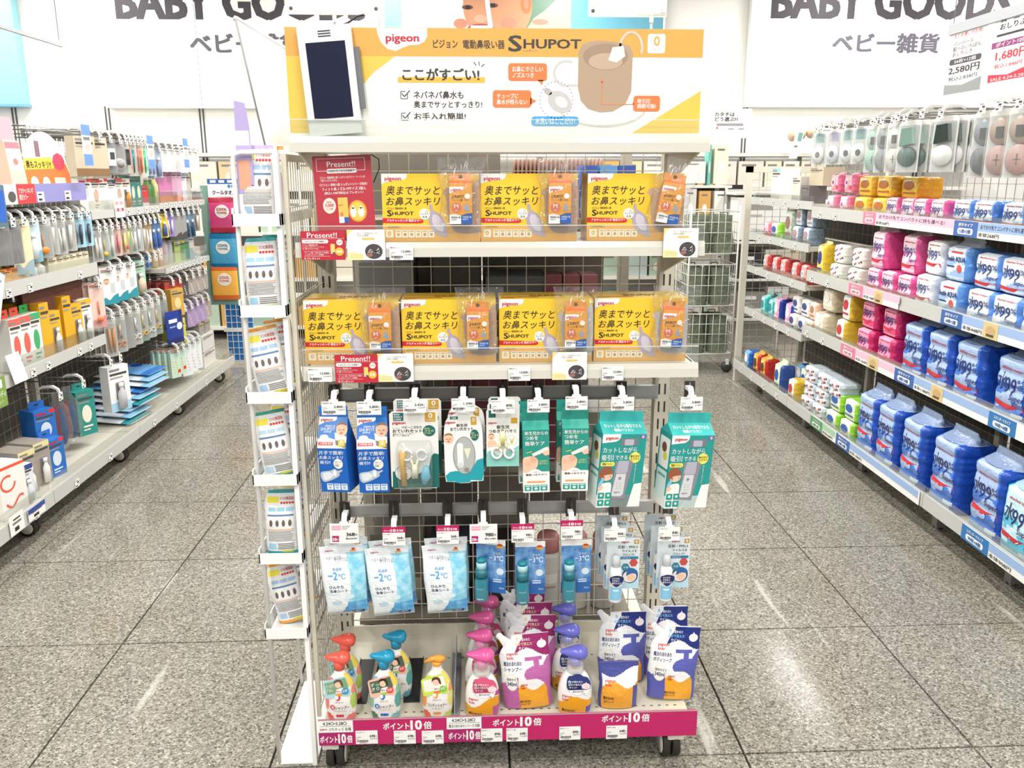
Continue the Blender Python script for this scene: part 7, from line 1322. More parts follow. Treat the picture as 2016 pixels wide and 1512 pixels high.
# coloured price strips
def pop(z, Y0, Y1, X, segs, lab, h_=.058):
    """segs along the strip from the far end: (fraction, colour, text)"""
    m = MB(); m.box(-.003, 0, -(Y0-Y1), 0, 0, h_, WHITE); L_ = Y0-Y1; m.fr((0, 0, L_*1000, h_*1000), (-.003, 0, 0), (0, -L_, 0), (0, 0, h_)); m.eps = .0007; x = 0; H = h_*1000
    for ln, c, top, kind, t in segs:
        ln *= 1000; m.R(x, 0, x+ln, H*(1 if kind == 'type' else .55), M(c), 1)
        if kind == 'type': m.TX(t[0], x+ln*.2, H*.14, x+ln*.8, H*.36, WHITE, 2, .02); m.RR(x+ln*.18, H*.46, x+ln*.82, H*.86, H*.18, WHITE, 2); m.TX(t[1], x+ln*.27, H*.52, x+ln*.73, H*.8, M(c), 3, .02)
        if kind == 'msg': m.TX(t[0], x+ln*.05, H*.12, x+ln*.9, H*.42, BK, 2, .005)
        if kind in ('msg', 'price'): m.TX(t[-1], x+6, H*.62, x+6+H*2.2, H*.9, BK, 2, .01)
        if kind == 'face': m.R(x, 0, x+ln, H, M('d8c48f'), 2); m.C(x+ln/2, H*.5, ln*.32, M('c9a878'), 3, H*.3); m.R(x+ln*.25, H*.72, x+ln*.75, H*.86, M('5a4630'), 4)
        x += ln
    o = m.go('price_strip', None, lab, 'price strip', 'price strips on the right shelves'); o.location = (X-.0135, Y0, z-.0285)
PK, PKL, BU, BUL = 'd9809a', 'f2bfd3', '3f68ae', '9db9e2'
def yx(px, py, X): return WX(px, py, X).y
pop(1.235, yx(1705, 440, RXU), 2.45, RXU, [(.13, PK, 1, 'type', ('厚手タイプ', '15枚×2個')), (.66, PKL, 1, 'msg', ('おでかけ先でコンパクトに持ち運べる!', '本体268円')), (.16, BU, 1, 'type', ('厚手タイプ', '15枚×2個')), (.34, BUL, 1, 'msg', ('おでかけ先でコンパクトに持ち運べる!', '本体268円'))], 'pink and blue price strip along the top right shelf')
pop(.885, yx(1676, 580, RXU), yx(1774, 610, RXU), RXU, [(.16, PK, 1, 'type', ('薄手タイプ', '80枚×2個')), (.12, PKL, 1, 'price', ('本体198円',)), (.08, 'd8c48f', 1, 'face', ()), (.16, PKL, 1, '', ())], 'pink price strip on the second right shelf')
pop(.885, yx(1856, 660, RXU), 2.45, RXU, [(.15, BU, 1, 'type', ('厚手タイプ', '60枚×2個')), (.14, BUL, 1, 'price', ('本体448円',)), (.09, 'd8c48f', 1, 'face', ()), (.16, BUL, 1, '', ())], 'blue price strip on the second right shelf')
pop(.575, yx(1660, 700, RXU), 2.45, RXU, [(.17, PK, 1, 'type', ('薄手タイプ', '80枚×6個')), (.14, PKL, 1, 'price', ('本体1,064円',)), (.1, 'd8c48f', 1, 'face', ()), (.16, PKL, 1, '', ()), (.17, BU, 1, 'type', ('厚手タイプ', '60枚×10個')), (.14, BUL, 1, 'price', ('本体1,980円',)), (.09, 'd8c48f', 1, 'face', ()), (.31, BUL, 1, '', ()), (.16, '2f78b8', 1, 'type', ('スタンダードタイプ', '90枚×8個'))], 'pink and blue price strip on the third right shelf')
pop(.145, yx(1602, 820, RX0), yx(1655, 862, RX0), RX0, [(.16, '5f9a6a', 1, 'type', ('ノンアルタイプ', '80枚×3個')), (.16, 'a9cfae', 1, 'price', ('本体448円',))], 'green price strip on the bottom right shelf')
pop(.145, yx(1652, 862, RX0), 3.17, RX0, [(.16, BU, 1, 'type', ('厚手タイプ', '60枚×10個')), (.65, BUL, 1, 'price', ('本体1,980円',))], 'blue price strip on the bottom right shelf')
pop(.145, yx(1902, 1040, RX0), 2.45, RX0, [(.17, '2f78b8', 1, 'type', ('スタンダードタイプ', '90枚×8個')), (.2, BUL, 1, 'price', ('本体908円',))], 'blue standard type price strip at the near end of the bottom right shelf')
# ---- wipes packs
def wpack(w_, h_, d_, base, side, pale, layers=1, art='99', fin=.035, ink='1f2f78', big=True, sup=True, seed=0):
    rr = random.Random(seed+layers); m = MB(); m.T = Matrix.Translation((0, d_, 0)); bm = crinkle(base, .22, 22, .45, .012); sm_ = crinkle(side, .22, 22, .45, .012); pm = crinkle(pale, .22, 22, .45, .012); fm = clear(pale, .35, .1, bump=30, fac=.4, key='gathered_film')
    rows = []; N = 8*max(2, layers)
    for k in range(N+1):
        v = k/N; fl = abs(math.sin(PI*layers*v)) if layers > 1 else math.sin(PI*v)
        g_ = 1-.035*(1-fl**.5); e_ = min(1, (v+.03)*16, (1.015-v)*14)**.5
        rows.append((v*h_, -w_/2*g_*e_**.25+rr.uniform(-.002, .002), w_/2*g_*e_**.25+rr.uniform(-.002, .002), d_*(.93+.07*fl)*e_**.6))
    def col(u, v):
        if u < .10 or u > .88: return sm_
        if abs(v-.62-.08*math.sin(u*7)) < .10 or abs(v-.9) < .05: return pm
        if v < .42 and .12 < u < .84: return pm if big else bm
        return bm
    m.skin(rows, 26, col, 5, sm_)
    sf = m.surf
    if fin:
        m.surf = None; rows2 = [(h_*.985+fin*k/5, -w_/2*(.93-.02*k)+rr.uniform(-.008, .008), w_/2*(.93-.03*k)+rr.uniform(-.008, .008), d_*(.9, .55, .3, .16, .1, .04)[k]) for k in range(6)]
        m.skin(rows2, 12, lambda u, v: fm, 2.2, fm)
    m.surf = sf; m.face((0, 0, 100, 100*h_/w_), w_, h_); H = 100*h_/w_; m.eps = .0009; im = M(ink)
    if art == '99':
        k = H/100 if H < 100 else 1; y0 = H*.16 if H > 110 else H*.10; sc = min(1, H/95)
        m.TX('akachan honpo', 24, y0, 82, y0+6*sc, M('c8343c'), 2, .02)
        m.TX('水', 14, y0+11*sc, 41, y0+45*sc, im, 2, .012, .15); m.TX('99', 38, y0+18*sc, 70, y0+48*sc, im, 2, .008, .2); m.TX('%', 72, y0+18*sc, 86, y0+32*sc, im, 2, .0)
        if sup and H > 70: m.TX('Super', 54, y0+47*sc, 92, y0+62*sc, im, 2, .012, .2)
        yr = y0+(64 if sup and H > 70 else 52)*sc
        if yr+14*sc < H: m.P(curve([(14, yr), (50, yr+4*sc), (90, yr+2*sc)], 3)+[(94, yr+14*sc), (50, yr+13*sc), (16, yr+10*sc)], M('c8343c'), 3)
        if H > 120: m.C(84, H*.74, 7, M('5f7fc4'), 2); m.R(66, H*.83, 92, H*.88, M('e6edf6'), 2); m.C(50, H*.7, 14, M(pale), 2, 7)
    elif art == 'aqua': m.TX('Double AQUA', 10, H*.28, 88, H*.46, im, 2, .03); m.R(30, H*.14, 76, H*.19, M('c8343c'), 2); m.C(70, H*.62, 9, M('d8524a'), 2); m.R(16, H*.56, 50, H*.6, im, 2)
    elif art == 'blob': m.C(48, H*.4, 26, M(ink), 2, H*.2); m.R(20, H*.7, 80, H*.78, M(ink), 2); m.R(20, H*.14, 60, H*.2, M('f4f2ee'), 2)
    elif art == 'spots':
        for k in range(14): m.C(12+(k*29) % 78, H*(.1+.8*((k*17) % 14)/14), 5, M((ink, 'c8343c', '5a4436')[k % 3]), 2, 4, 8)
    elif art == 'flower': m.C(40, H*.45, 24, M('f0f0f4'), 2, H*.2); m.C(40, H*.45, 12, im, 3, H*.1); m.C(78, H*.7, 10, M('e8524a'), 2); m.P([(6, H*.82), (94, H*.76), (94, H*.92), (6, H*.94)], M('6fae4a'), 2)
    return [('pack', m.mesh('pack'), None)]
BL3 = wpack(.195, .235, .085, '4a78cc', '1f4fb4', 'a9c0e6', 4, fin=.02); BLT = wpack(.195, .285, .085, '4a78cc', '1f4fb4', 'a9c0e6', 5, fin=.045); BLM = wpack(.165, .13, .06, '3f74c8', '2a5ab4', 'c4d6ef', 2, fin=.02, sup=False); BLS = wpack(.15, .105, .055, '8fb0e4', '4a7fd0', 'e6eef9', 1, fin=.0, sup=True)
PNM = wpack(.15, .12, .06, 'e87fae', 'd84a8c', 'f6cfe0', 2, fin=.0, ink='2f2a7c', sup=False); PNS = wpack(.13, .10, .05, 'f2a9c9', 'e05a9c', 'fae6ef', 1, fin=.0, ink='2f2a7c', sup=True); PND = wpack(.155, .13, .06, 'e0487f', 'c82a68', 'f09ab8', 2, fin=.0, ink='2f2a7c', sup=False); PNT = wpack(.15, .17, .06, 'f0a4c6', 'd8508f', 'f9dbe8', 2, fin=.02, ink='2f2a7c')
WHP = wpack(.14, .14, .06, 'eef0f3', 'dfe3ea', 'ffffff', 2, fin=.0, ink='2a3a88', sup=False); AQL = wpack(.17, .135, .07, '9fc0ea', '5f93d8', 'dfeaf8', 1, 'aqua', .0, '1f2f78'); AQU = wpack(.17, .135, .07, '9fc0ea', '5f93d8', 'dfeaf8', 1, 'aqua', .04, '1f2f78'); CY3 = wpack(.2, .23, .08, '5fc4e4', '2a9fcc', 'cfeef8', 1, fin=.02, ink='17306f'); CYN = wpack(.2, .26, .08, '5fc4e4', '2a9fcc', 'cfeef8', 1, fin=.05, ink='17306f')
LBM = wpack(.18, .13, .07, 'a4bfe8', '5a8ad6', 'eaf1fa', 2, fin=.0, sup=True)
YEL = wpack(.18, .095, .06, 'efb42c', 'e0a01c', 'f6cf4a', 1, 'blob', .0, 'b5651f'); FLO = wpack(.11, .095, .05, 'f29ab4', 'e87a9c', 'f7cfd8', 1, 'flower', .01, 'd8408f'); SPO = wpack(.13, .095, .06, 'f3f0ea', 'e9e4da', 'fbf9f5', 1, 'spots', .0, '2f4a9c'); YTL = wpack(.10, .18, .05, 'f0d04a', 'e0bc30', 'f6e08a', 1, 'blob', .02, '2f3a7c'); REDT = wpack(.09, .2, .05, 'e9dfd6', 'd0433f', 'f3eee8', 1, 'blob', .0, '3a55a8')
BEI = wpack(.15, .12, .07, 'ece0c9', 'dccdb2', 'f4ecdc', 1, 'blob', .01, 'f6efe2'); PEA = wpack(.10, .10, .06, 'e9cdb6', 'd9b59a', 'f3e3d6', 1, 'blob', .0, 'c07a5a'); WHG = wpack(.13, .1, .06, 'efece8', 'd9d4ce', 'f8f6f3', 1, 'blob', .0, '3a4a80'); WRD = wpack(.11, .13, .06, 'f1efe9', 'e0b93c', 'fbfaf6', 1, 'blob', .0, 'c8343c')
TEA = wpack(.09, .13, .06, '5fc6c4', '3fb0b0', 'b0e4e0', 1, 'blob', .04, '2f8f98'); PKN = wpack(.11, .15, .05, 'ef86b4', '2a3f98', 'f5b4d0', 1, 'blob', .02, 'fbf3f7'); RED2 = wpack(.10, .11, .05, 'd8675f', 'c24a48', 'eeb4ae', 1, 'flower', .0, '8fb0c8'); GRP = wpack(.15, .10, .06, 'cfe39a', '8fcf3c', 'f3f7e6', 1, 'blob', .0, '2f5fb0'); ROL = wpack(.17, .085, .06, 'dfe2e6', 'b9c4cc', 'f4f5f7', 2, 'spots', .0, '7fa8c0'); BLB = wpack(.12, .13, .06, '2f7fd0', '1f5fb0', '7fb8ea', 1, 'blob', .0, 'f0f4fa'); REDR = wpack(.11, .15, .05, 'd8453a', 'b9302a', 'f0c04a', 1, 'blob', .02, '5a3a1c'); GRL = wpack(.12, .17, .05, 'd3ea8f', '2f4f98', 'f0f6d8', 1, 'blob', .03, '2a58a8'); SAGE = wpack(.14, .19, .06, 'a9b4a4', '94a08f', 'c4ccbf', 1, 'blob', .0, '8f6a62'); BLG = wpack(.11, .10, .05, 'b9c8d6', '7f8f9f', 'd9e2ea', 1, 'blob', .0, 'b08a90')
RC = [0]
def rput(pk, h_, px, py, z, desc, where, X=RXU, dx=.008, rz=0.):
    y = yx(px, py, X); RC[0] += 1
    place(pk, 'wipes_pack', '%s, %s' % (desc, where), 'wipes', (X+dx, y, z+.001), -PI/2+rz, 'packs on the '+where.split(',')[-1].strip() if ',' in where else 'packs on the '+where)
def rrow(pk, h_, xs, y0, y1, z, desc, where, X=RXU, dx=.008, rows_=1, lay=('',), rz=0.):
    """centres from image x; y interpolated along the shelf edge"""
    for j, nm in enumerate(lay):
        for k, px in enumerate(xs):
            py = y0+(y1-y0)*(px-xs[0])/max(1, (xs[-1]-xs[0]))
            rput(pk, h_, px, py, z+j*h_, desc+(', %s layer' % nm if nm else ''), '%s from far, %s' % (ORD[k], where), X, dx+(.015*j), rz+(RND.uniform(-.02, .02)))
S1, S2, S3, S4 = 'top right shelf', 'second right shelf', 'third right shelf', 'bottom right shelf'
rrow(FLO, .108, (1629, 1655), 418, 420, 1.235, 'pink flower wipes pack', S1, lay=('lower', 'upper')); rrow(YEL, .098, (1688, 1724), 424, 428, 1.235, 'yellow wipes pack', S1, lay=('lower', 'upper'))
rput(YEL, .09, 1762, 425, 1.235, 'rear yellow wipes pack', 'behind the pink packs, '+S1, dx=.15); rput(YEL, .09, 1762, 425, 1.33, 'big yellow wipes pack', 'top of the yellow pile, '+S1, dx=.05)
rrow(PNS, .1, (1748, 1778, 1802, 1836), 432, 446, 1.235, 'small pink wipes pack', S1); rrow(BLS, .1, (1884, 1926, 1984, 2040), 446, 458, 1.235, 'small pale blue wipes pack', S1)
rput(YTL, .18, 1609, 535, .885, 'yellow upright wipes pack', 'far end, '+S2); rrow(SPO, .098, (1637, 1672), 545, 558, .885, 'spotted white wipes pack', S2, lay=('lower', 'upper')); rput(REDT, .2, 1694, 560, .885, 'white and red upright wipes pack', 'behind the pink packs, '+S2, dx=.14)
rrow(PNM, .125, (1712, 1739, 1772), 570, 590, .885, 'pink wipes pack', S2, lay=('lower',)); rput(PNT, .2, 1716, 572, 1.008, 'tall pink wipes pack', 'left of the upper layer, '+S2); rput(PNT, .2, 1766, 585, 1.008, 'second tall pink wipes pack', 'right of the upper layer, '+S2, dx=.03)
for k, px in enumerate((1850, 1905)): rput(PND, .13, px, 590, .887, 'deep pink wipes pack', '%s behind the pale blue packs, %s' % (ORD[k], S2), dx=.22)
rput(WHP, .16, 1808, 600, .885, 'white wipes pack', 'between pink and blue packs, '+S2); rput(WHP, .16, 1812, 600, 1.028, 'upper white wipes pack', 'on the lower white one, '+S2, dx=.03)
rput(AQL, .16, 1856, 618, .885, 'pale blue wipes pack', 'lower one beside the white packs, '+S2); rput(AQU, .16, 1858, 618, 1.024, 'pale blue wipes pack', 'upper one beside the white packs, '+S2, dx=.02)
rrow(LBM, .134, (1914, 1966, 2026), 640, 668, .885, 'pale blue 99 wipes pack', S2, lay=('lower', 'upper'))
rput(BEI, .12, 1606, 650, .575, 'cream wipes pack', 'lower left, '+S3); rput(BEI, .12, 1612, 650, .712, 'cream wipes pack', 'upper left, '+S3, dx=.03); rput(WRD, .13, 1648, 665, .575, 'white and red wipes pack', 'lower one, '+S3); rput(WRD, .13, 1652, 665, .708, 'white and red wipes pack', 'upper one, '+S3, dx=.02)
rrow(PND, .133, (1693, 1734), 685, 702, .575, 'deep pink wipes pack', S3, lay=('lower', 'upper')); rrow(BL3, .28, (1786, 1834, 1890, 1975), 722, 800, .575, 'tall blue wipes pack', S3, dx=.01); rput(CY3, .24, 2050, 840, .575, 'cyan wipes pack', 'near end, '+S3)
for px, py, h0 in ((1578, 835, .145), (1600, 850, .145)): rput(ROL, .085, px, py, h0, 'grey striped roll pack', ('lower left' if px < 1590 else 'lower right')+', '+S4, X=RX0)
for k, (px, py, z) in enumerate(((1578, 835, .23), (1600, 850, .23), (1578, 835, .315), (1602, 850, .315), (1626, 850, .315))): rput(ROL, .085, px, py, z, 'grey striped roll pack', '%s of the upper layers, %s' % (ORD[k], S4), X=RX0, dx=.02)
rrow(GRP, .103, (1628, 1655), 862, 888, .145, 'white and green wipes pack', S4, X=RX0, lay=('lower', 'upper')); rrow(BLT, .28, (1690, 1728, 1776, 1838, 1918), 902, 1068, .145, 'tall blue wipes pack', S4, X=RX0, dx=.01); rput(CYN, .24, 1985, 1100, .145, 'cyan wipes pack leaning out', 'near end, '+S4, X=RX0, dx=.008); rput(CYN, .24, 2085, 1180, .145, 'second cyan wipes pack', 'near end, '+S4, X=RX0)
rput(BLT, .28, 2000, 1110, .145, 'tall blue wipes pack', 'behind the cyan packs, '+S4, X=RX0, dx=.2)
# far bay
F1, F2, F3, F4, F5 = ['far right bay %s shelf' % s_ for s_ in ('top', 'second', 'third', 'fourth', 'bottom')]
m = MB(); m.add([(0, 0, 0), (.16, 0, 0), (.16, .0, .004), (0, 0, .004), (.02, .12, .16), (.14, .12, .16)], [(0, 1, 5, 4), (3, 2, 5, 4)], M('d9dcd6', .4))
bx1 = cbox(.13, .15, .12, 'd9d4cb', '', None, None); bx2 = cbox(.12, .1, .1, '6f6a6c', ''); bx3 = cbox(.16, .2, .12, 'efeae0', '9ec9d2', None, None)
rput(bx3, .2, 1522, 402, 1.275, 'slanted white and teal box', 'far end, '+F1); rput(bx1, .15, 1562, 404, 1.275, 'grey-beige box', 'middle, '+F1); rput(bx2, .1, 1580, 405, 1.275, 'dark grey box', 'near end, '+F1); rput(cbox(.2, .1, .12, 'cdbfa6', ''), .1, 1585, 405, 1.375, 'tan box', 'on the dark grey box, '+F1, dx=.05)
rput(FLO, .09, 1503, 478, 1.04, 'small pink wipes pack', 'far end, '+F2); rput(GRP, .1, 1519, 482, 1.04, 'small green wipes pack', 'beside the pink one, '+F2); rput(SAGE, .19, 1545, 485, 1.04, 'sage green upright pack', 'middle, '+F2); rrow(BLG, .103, (1560, 1581), 488, 490, 1.04, 'grey-blue wipes pack', F2, lay=('lower', 'upper'))
rrow(RED2, .11, (1502, 1520, 1536, 1558, 1576), 545, 568, .82, 'coral flower wipes pack', F3)
rrow(TEA, .13, (1497, 1512), 622, 628, .53, 'turquoise wipes pack', F4); rrow(PKN, .15, (1524, 1546), 632, 640, .53, 'pink and navy wipes pack', F4); rrow(WHG, .103, (1554, 1572), 648, 655, .53, 'white wipes pack', F4, lay=('lower', 'upper')); rrow(PEA, .103, (1587,), 656, 656, .53, 'peach wipes pack', F4, lay=('lower', 'upper'))
rput(BLB, .13, 1466, 716, .145, 'blue wipes pack', 'far end, '+F5, X=RX0); rput(REDR, .15, 1497, 742, .145, 'red wipes pack', 'middle, '+F5, X=RX0); rput(REDR, .15, 1483, 730, .145, 'grey-sided red wipes pack', 'beside the blue one, '+F5, X=RX0); rput(GRL, .17, 1524, 770, .145, 'lime and navy upright wipes pack', 'middle, '+F5, X=RX0); rput(GRL, .17, 1540, 770, .145, 'lime wipes pack', 'rear middle, '+F5, X=RX0, dx=.12); rput(WRD, .13, 1551, 795, .145, 'white and red wipes pack', 'near end, '+F5, X=RX0); rput(BLB, .13, 1510, 745, .145, 'dark blue wipes pack', 'rear, '+F5, X=RX0, dx=.2)
# ---- hanging snack cases and bibs at the top
def casepack(c, c2, kind, w_=.12, h_=.21):
    m = MB(); m.prism([(-w_/2, 0), (w_/2, 0), (w_/2, h_*.93), (w_/2*.8, h_), (-w_/2*.8, h_), (-w_/2, h_*.93)], 0, .0015, M('e2dfda', .35)); cm = M(c, .35); dm_ = M(c2, .35)
    def disc(z, r, mt, ey=1.): m.lathe([(.001, -.013), (r*.86, -.013), (r*.9, -.010), (r*.96, -.010), (r, -.006), (r, 0)], mt, 20, (0, z), ey, axis='y')
    if kind == 'cup': disc(h_*.68, w_*.40, cm); disc(h_*.26, w_*.42, dm_); m.box(-w_*.12, w_*.12, -.017, -.013, h_*.58, h_*.74, M('55524f', .3)); m.box(-.002, .002, -.0145, -.013, h_*.18, h_*.34, M('77736f')); m.box(-w_*.12, w_*.12, -.0145, -.013, h_*.255, h_*.265, M('77736f'))
    elif kind == 'lid': disc(h_*.3, w_*.42, cm, .8); m.prism([(-w_*.3, h_*.5), (w_*.3, h_*.55), (w_*.2, h_*.86), (-w_*.25, h_*.84)], -.018, 0, dm_)
    else: m.lathe([(.001, -.010), (w_*.38, -.010), (w_*.40, -.004), (w_*.40, 0)], cm, 16, (0, h_*.30), axis='y'); m.face((0, 0, 100, 175), w_, h_); m.R(20, 12, 80, 60, dm_, 1); m.C(50, 122, 16, M('4a4a4c'), 50)
    m.rbox(-w_/2*.95, w_/2*.95, -.018, -.001, h_*.03, h_*.9, .01, BLIS)
    return [('pack', m.mesh('pack'), None)]
CP = {'grn': casepack('a9c4b4', '9cc0ac', 'cup'), 'gry': casepack('8f9696', '8a8f8f', 'cup'), 'wht': casepack('e0ddd6', 'd8d4cc', 'cup'), 'mint': casepack('3f5f54', 'b0d4c4', 'lid'), 'whl': casepack('f1efea', '4a5a52', 'lid'), 'gr2': casepack('8a8f94', '6d7074', 'cup', .12, .23), 'ros': casepack('b49a8a', 'c09a92', 'cup', .12, .23), 'bib': casepack('ecebe8', '7fb4b4', 'bib', .11, .17), 'bi2': casepack('dfe3ec', 'c4b4d8', 'bib', .11, .17), 'bi3': casepack('efe9dc', 'd9a98f', 'bib', .11, .17)}
seq = [(1612, 'bib', 'white bib pack'), (1640, 'bi2', 'pale blue bib pack'), (1668, 'bib', 'plain bib pack'), (1692, 'bib', 'round bib pack'), (1722, 'grn', 'sage green snack cup pack'), (1742, 'gry', 'grey snack cup pack'), (1764, 'wht', 'ivory snack cup pack'), (1788, 'mint', 'mint lid pack'), (1858, 'whl', 'white lid pack'), (1940, 'gr2', 'charcoal snack cup pack'), (1972, 'ros', 'rose snack cup pack'), (2012, 'ros', 'blush snack cup pack')]
for k, (px, key, d_) in enumerate(seq):
    hh = .23 if key in ('gr2', 'ros') else (.17 if key[:2] == 'bi' else .21); y = yx(px, 262-(px-1612)*.07, RX0-.02); nd = 7 if key in ('whl', 'mint', 'bib', 'ros') else 3
    for d in range(min(nd, 5)):
        place(CP[key], 'hanging_pack', '%s on the top right hooks, %s on its hook' % (d_, ('front one', 'second one', 'third one', 'fourth one', 'fifth one')[d]), 'pack', (RX0-.01+.028*d, y-.022*d*(1 if key in ('whl', 'mint', 'bib') else .3), 1.655-hh), -PI/2+.3, 'packs on the top right hooks')
    o = link('hook', HOOK, rrt); o.location = Vector((RX0-.02, y, 1.665))-rrt.location; o.rotation_euler = (0, 0, -PI/2); t = link('price_tag', MTAG, o); t.location = (0, -.016, -.02)
for k in range(6):
    y = 3.35+.2*k+.1; o = link('hook', HOOK, rrt); o.location = Vector((RX0-.02, y, 1.675))-rrt.location; o.rotation_euler = (0, 0, -PI/2); t = link('price_tag', MTAG, o); t.location = (0, -.016, -.02)
m = MB(); m.prism([(-.02, 0), (.025, .0), (.06, .16), (.015, .17)], 0, .002, WHITE); m.fr((0, 0, 80, 170), (-.02, 0, 0), (.08, 0, 0), (0, 0, .17)); m.eps = .0008; m.P([(46, 30), (70, 34), (60, 80), (40, 76)], M('6f9f94'), 1); m.R(24, 100, 44, 110, M('77736f'), 1); o = m.go('shelf_talker', None, 'white slanted shelf talker beside the bib packs on the right run', 'sign'); a = WX(1560, 312, RX0-.04); o.location = a; o.rotation_euler = (0, 0, -PI/2+.9)
# ================================================================== beyond the aisle: wall shelving and bag baskets
bk = empty('wall_shelving', (0, 7.7, 0), 'pale wall shelving of boxed goods along the back wall', 'shelving')
def bp(mb, n_): mb.v = [Vector(p)-Vector((0, 7.7, 0)) for p in mb.v]; return mb.go(n_, bk)
for z in (.12, .55, .95, 1.33, 1.62):
    m = MB(); m.box(-4.2, 4.6, 7.55, 7.97, z-.03, z, M('e9e5da', .4)); bp(m, 'shelf')
for x in (-4.2, -3.0, -1.8, -.6, .6, 1.8, 3.0, 4.2): m = MB(); m.box(x-.015, x+.015, 7.93, 7.97, 0, 1.72, M('d8d4c9', .4)); bp(m, 'upright')
pal = ['e9e2d2', 'f2efe8', 'dcd3c0', 'd6a45a', 'e3c9a0', 'c9d8d4', 'efe6d0', 'b9cdb9', 'e8ded6', 'd9c4b0', 'f0ece2', '9fb8a8']
BXS = {}
def bbox(w_, h_, c, v):
    k = (w_, h_, c, v)
    if k not in BXS:
        m = MB(); m.box(-w_/2, w_/2, 0, .2, 0, h_, M(c, .45)); m.face((0, 0, 100, 100*h_/w_), w_, h_); H = 100*h_/w_; m.eps = .0012
        m.R(12, H*.12, 70, H*.2, M('8a857c'), 1)
        if v == 1: m.R(14, H*.45, 86, H*.8, M('f6f2ea'), 1)
        if v == 2: m.C(50, H*.58, 26, M('f3e6d0'), 1, H*.2)
        BXS[k] = [('box', m.mesh('box'), None)]
    return BXS[k]
for lv_, z in (('bottom', .121), ('second', .551), ('third', .951), ('fourth', 1.331), ('top', 1.621)):
    x = -2.6; k = 0
    if z > 1.5: continue
    while x < 2.9:
        w_ = RND.choice((.14, .18, .22)); h_ = RND.choice((.2, .25, .28)) if z < 1.3 else .22
        vis = x > .95 or x < -1.2
        if vis: place(bbox(w_, h_, RND.choice(pal), RND.randint(0, 2)), 'carton', 'pale carton on the %s wall shelf, %s from its left end' % (lv_, ORD[k]), 'box', (x+w_/2, 7.57, z), 0, 'cartons on the wall shelving')
        x += w_+.02; k += 1
# dark price rail, sign and soft goods of the wall shelving
a = W(1440, 375, 7.4); b = W(1384, 364, 7.4); m = MB(); m.box(b.x-.1, a.x+.1, 7.40, 7.44, a.z, b.z, M('2a2826', .4)); bp(m, 'price_rail')
m = MB(); a = W(1396, 272, 7.5); b = W(1480, 214, 7.5); m.box(0, b.x-a.x, 0, .01, 0, b.z-a.z, M('f7f6f2', .5)); pxf(m, 1396, 214, 1480, 272, 7.5); m.o = Vector((0, 0, 0)); m.eps = .001; m.TX('カタチは\nどう選ぶ??', 1404, 221, 1450, 239, BK, 1, .02); m.R(1409, 243, 1461, 248, M('9a979c'), 1); m.R(1432, 253, 1443, 255, M('8a8784'), 1); m.R(1452, 253, 1463, 255, M('8a8784'), 1); m.C(1410, 252, 2, M('d8524a'), 1)
o = m.go('shelf_sign', None, 'white sign with handwritten lettering on the wall shelving', 'sign'); o.location = (a.x, 7.49, a.z)
for k, (px, py) in enumerate(((1560, 262), (1578, 258), (1596, 256), (1614, 257), (1632, 260))):
    a = W(px, py+6, 7.5); m = MB(); m.ball((0, 0, 0), .042, M('cdb49a', .8), 8, (.95, .9, 1.1)); m.box(-.012, .012, -.04, -.037, -.02, 0, M('b99a80')); o = m.go('plush_cushion', None, 'beige round cushion above the right shelves, %s from the left' % ORD[k], 'cushion', 'beige cushions'); o.location = a
# teal and cream big boxes right of the stand
for (x0, y0, x1, y1), c, l_ in (((1392, 285, 1402, 365), '6fbfae', 'tall mint green carton right of the stand'), ((1404, 285, 1436, 362), 'efe6d0', 'cream patterned carton right of the stand'), ((1340, 318, 1390, 361), 'f0eee9', 'white carton beside the upper shelf bracket'), ((1346, 372, 1372, 440), 'd9d6d0', 'grey dotted carton behind the bag baskets'), ((1374, 376, 1400, 440), 'd8a55c', 'orange patterned carton behind the bag baskets'), ((1404, 376, 1436, 440), 'f3f1ec', 'white carton behind the bag baskets')):
    A = W(x0, y1, 7.0); B = W(x1, y0, 7.0); m = MB(); m.box(0, B.x-A.x, 0, .12, 0, B.z-A.z, M(c, .45)); m.fr((0, 0, 10, 20), (0, 0, 0), (B.x-A.x, 0, 0), (0, 0, B.z-A.z)); m.eps = .001; m.R(2, 2, 7, 3, M('77736f'), 1); m.C(5, 11, 2, M('f8f3e6'), 1, 3)
    o = m.go('carton', None, l_, 'box'); o.location = (A.x, 7.0, A.z)
m = MB(); m.box(.9, 2.1, 7.0, 7.4, 1.02, 1.04, M('e9e5da', .4)); m.box(.9, 2.1, 7.0, 7.4, 1.33, 1.35, M('e9e5da', .4))
for x in (.95, 2.05): m.box(x, x+.03, 7.3, 7.33, 0, 1.5, M('d8d4c9', .4))
m.go('gift_shelf', None, 'low pale shelf of gift boxes right of the stand', 'shelf')
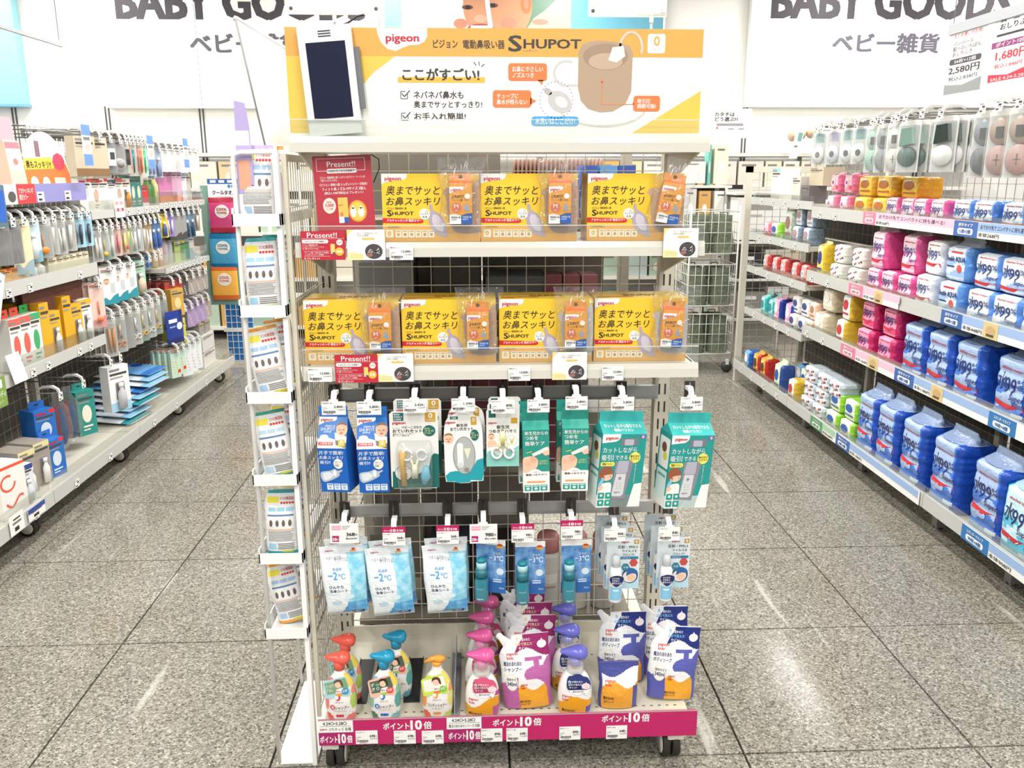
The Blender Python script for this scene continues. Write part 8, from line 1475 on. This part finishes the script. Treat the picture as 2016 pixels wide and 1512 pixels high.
# wire basket tower with green bags
XA = W(1345, 725, 6.1).x; XZ = W(1436, 725, 6.1).x; YA, YZ = 6.08, 6.45
bt = empty('basket_tower', ((XA+XZ)/2, YA, 0), 'tower of white wire baskets on castors holding green bags', 'basket'); bo_ = Vector(bt.location); BW_ = M('dcdad2', .4)
levels = [(.14, .44), (.50, .80), (.88, 1.18)]
for z0, z1 in levels:
    m = MB()
    for (p, q) in (((XA, YA), (XZ, YA)), ((XZ, YA), (XZ, YZ)), ((XA, YA), (XA, YZ)), ((XA, YZ), (XZ, YZ))):
        for t in range(5): z = z0+(z1-z0)*t/4; m.tube([(p[0], p[1], z), (q[0], q[1], z)], .003 if t not in (0, 4) else .005, BW_, 4)
        n = 7
        for t in range(n+1): x = p[0]+(q[0]-p[0])*t/n; y = p[1]+(q[1]-p[1])*t/n; m.tube([(x, y, z0), (x, y, z1)], .0025, BW_, 4)
    m.box(XA, XZ, YA, YZ, z0-.004, z0, M('c9c7bf', .4)); m.v = [Vector(p)-bo_ for p in m.v]; m.go('basket', bt)
m = MB()
for x in (XA, XZ):
    for y in (YA, YZ): m.tube([(x, y, .07), (x, y, 1.22)], .007, BW_, 6)
m.v = [Vector(p)-bo_ for p in m.v]; m.go('frame', bt)
for x in (XA+.03, XZ-.03):
    m = MB(); m.lathe([(.005, -.012), (.04, -.012), (.042, 0), (.04, .012), (.005, .012)], M('3a3836', .5), 16, (x-bo_.x, .042), axis='y'); m.box(x-bo_.x-.012, x-bo_.x+.012, -.016, .016, .06, .10, BW_); m.go('castor', bt)
def gbag(sd):
    rr = random.Random(sd); m = MB(); gm = crinkle('6b7460', .8, 14, .8, .03); rows = []
    for k in range(11):
        v = k/10; rows.append((v*.27, -.07-.006*math.sin(v*5+sd), .07+.006*math.sin(v*6), .066*(1-.6*v)*(1+.12*math.sin(v*9+sd))+.004))
    m.skin(rows, 14, lambda u, v: gm, 2.6, gm); m.tube([(-.03, 0, .245), (-.025, 0, .29), (.025, 0, .29), (.03, 0, .245)], .005, gm, 5); return [('bag', m.mesh('bag'), None)]
GBG = [gbag(1), gbag(2), gbag(3)]
for lv_, (z0, z1) in zip(('lowest', 'middle', 'top'), levels):
    for k in range(2):
        for j in range(2):
            x = XA+.088+(XZ-XA-.176)*k; place(GBG[(k+j) % 3], 'fabric_bag', 'dark green fabric bag in the %s basket, %s %s' % (lv_, ('front', 'rear')[j], ('left', 'right')[k]), 'bag', (x, YA+.094+.182*j, z0+.001), RND.uniform(-.06, .06), 'green bags in the wire baskets')
# dark goods and a grey box under the upper shelf beyond the mesh at right: end of the basket aisle
A = W(1450, 470, 6.7); re_ = empty('storage_rack', (A.x, 6.7, 0), 'white storage rack seen through the wire end of the right run', 'rack')
for z in (.30, .62, .92, 1.30): m = MB(); m.box(-.03, .50, 0, .3, z-.02, z, M('e6e4de', .5)); m.go('shelf', re_)
for x in (-.03, .48): m = MB(); m.box(x, x+.02, .28, .3, 0, 1.34, M('d8d4c9', .5)); m.go('upright', re_)
m = MB(); m.box(-.03, .5, .29, .30, .05, 1.32, M('b7b2a8', .6)); m.go('back_infill', re_)
for k, (dx, z, w_, h_, c) in enumerate(((.0, .93, .40, .33, 'efeeea'), (.02, .63, .2, .2, '2a2828'), (.25, .63, .2, .22, 'c9c2b4'), (.03, .31, .24, .2, '8d8a84'), (.29, .31, .17, .24, 'd9d6d0'))):
    m = MB(); m.box(0, w_, 0, .2, 0, h_, M(c, .5)); m.fr((0, 0, 100, 100), (0, 0, 0), (w_, 0, 0), (0, 0, h_)); m.eps = .001; m.R(14, 16, 70, 30, M('f3f1ec' if c[0] in '28' else '9a958c'), 1); m.R(14, 40, 50, 46, M('b9b4aa'), 1)
    o = m.go('carton', None, ('large white carton', 'black carton', 'tan carton', 'grey carton', 'pale carton')[k]+' in the storage rack behind the wire end', 'box'); o.location = (A.x+dx, 6.72, z+.001)
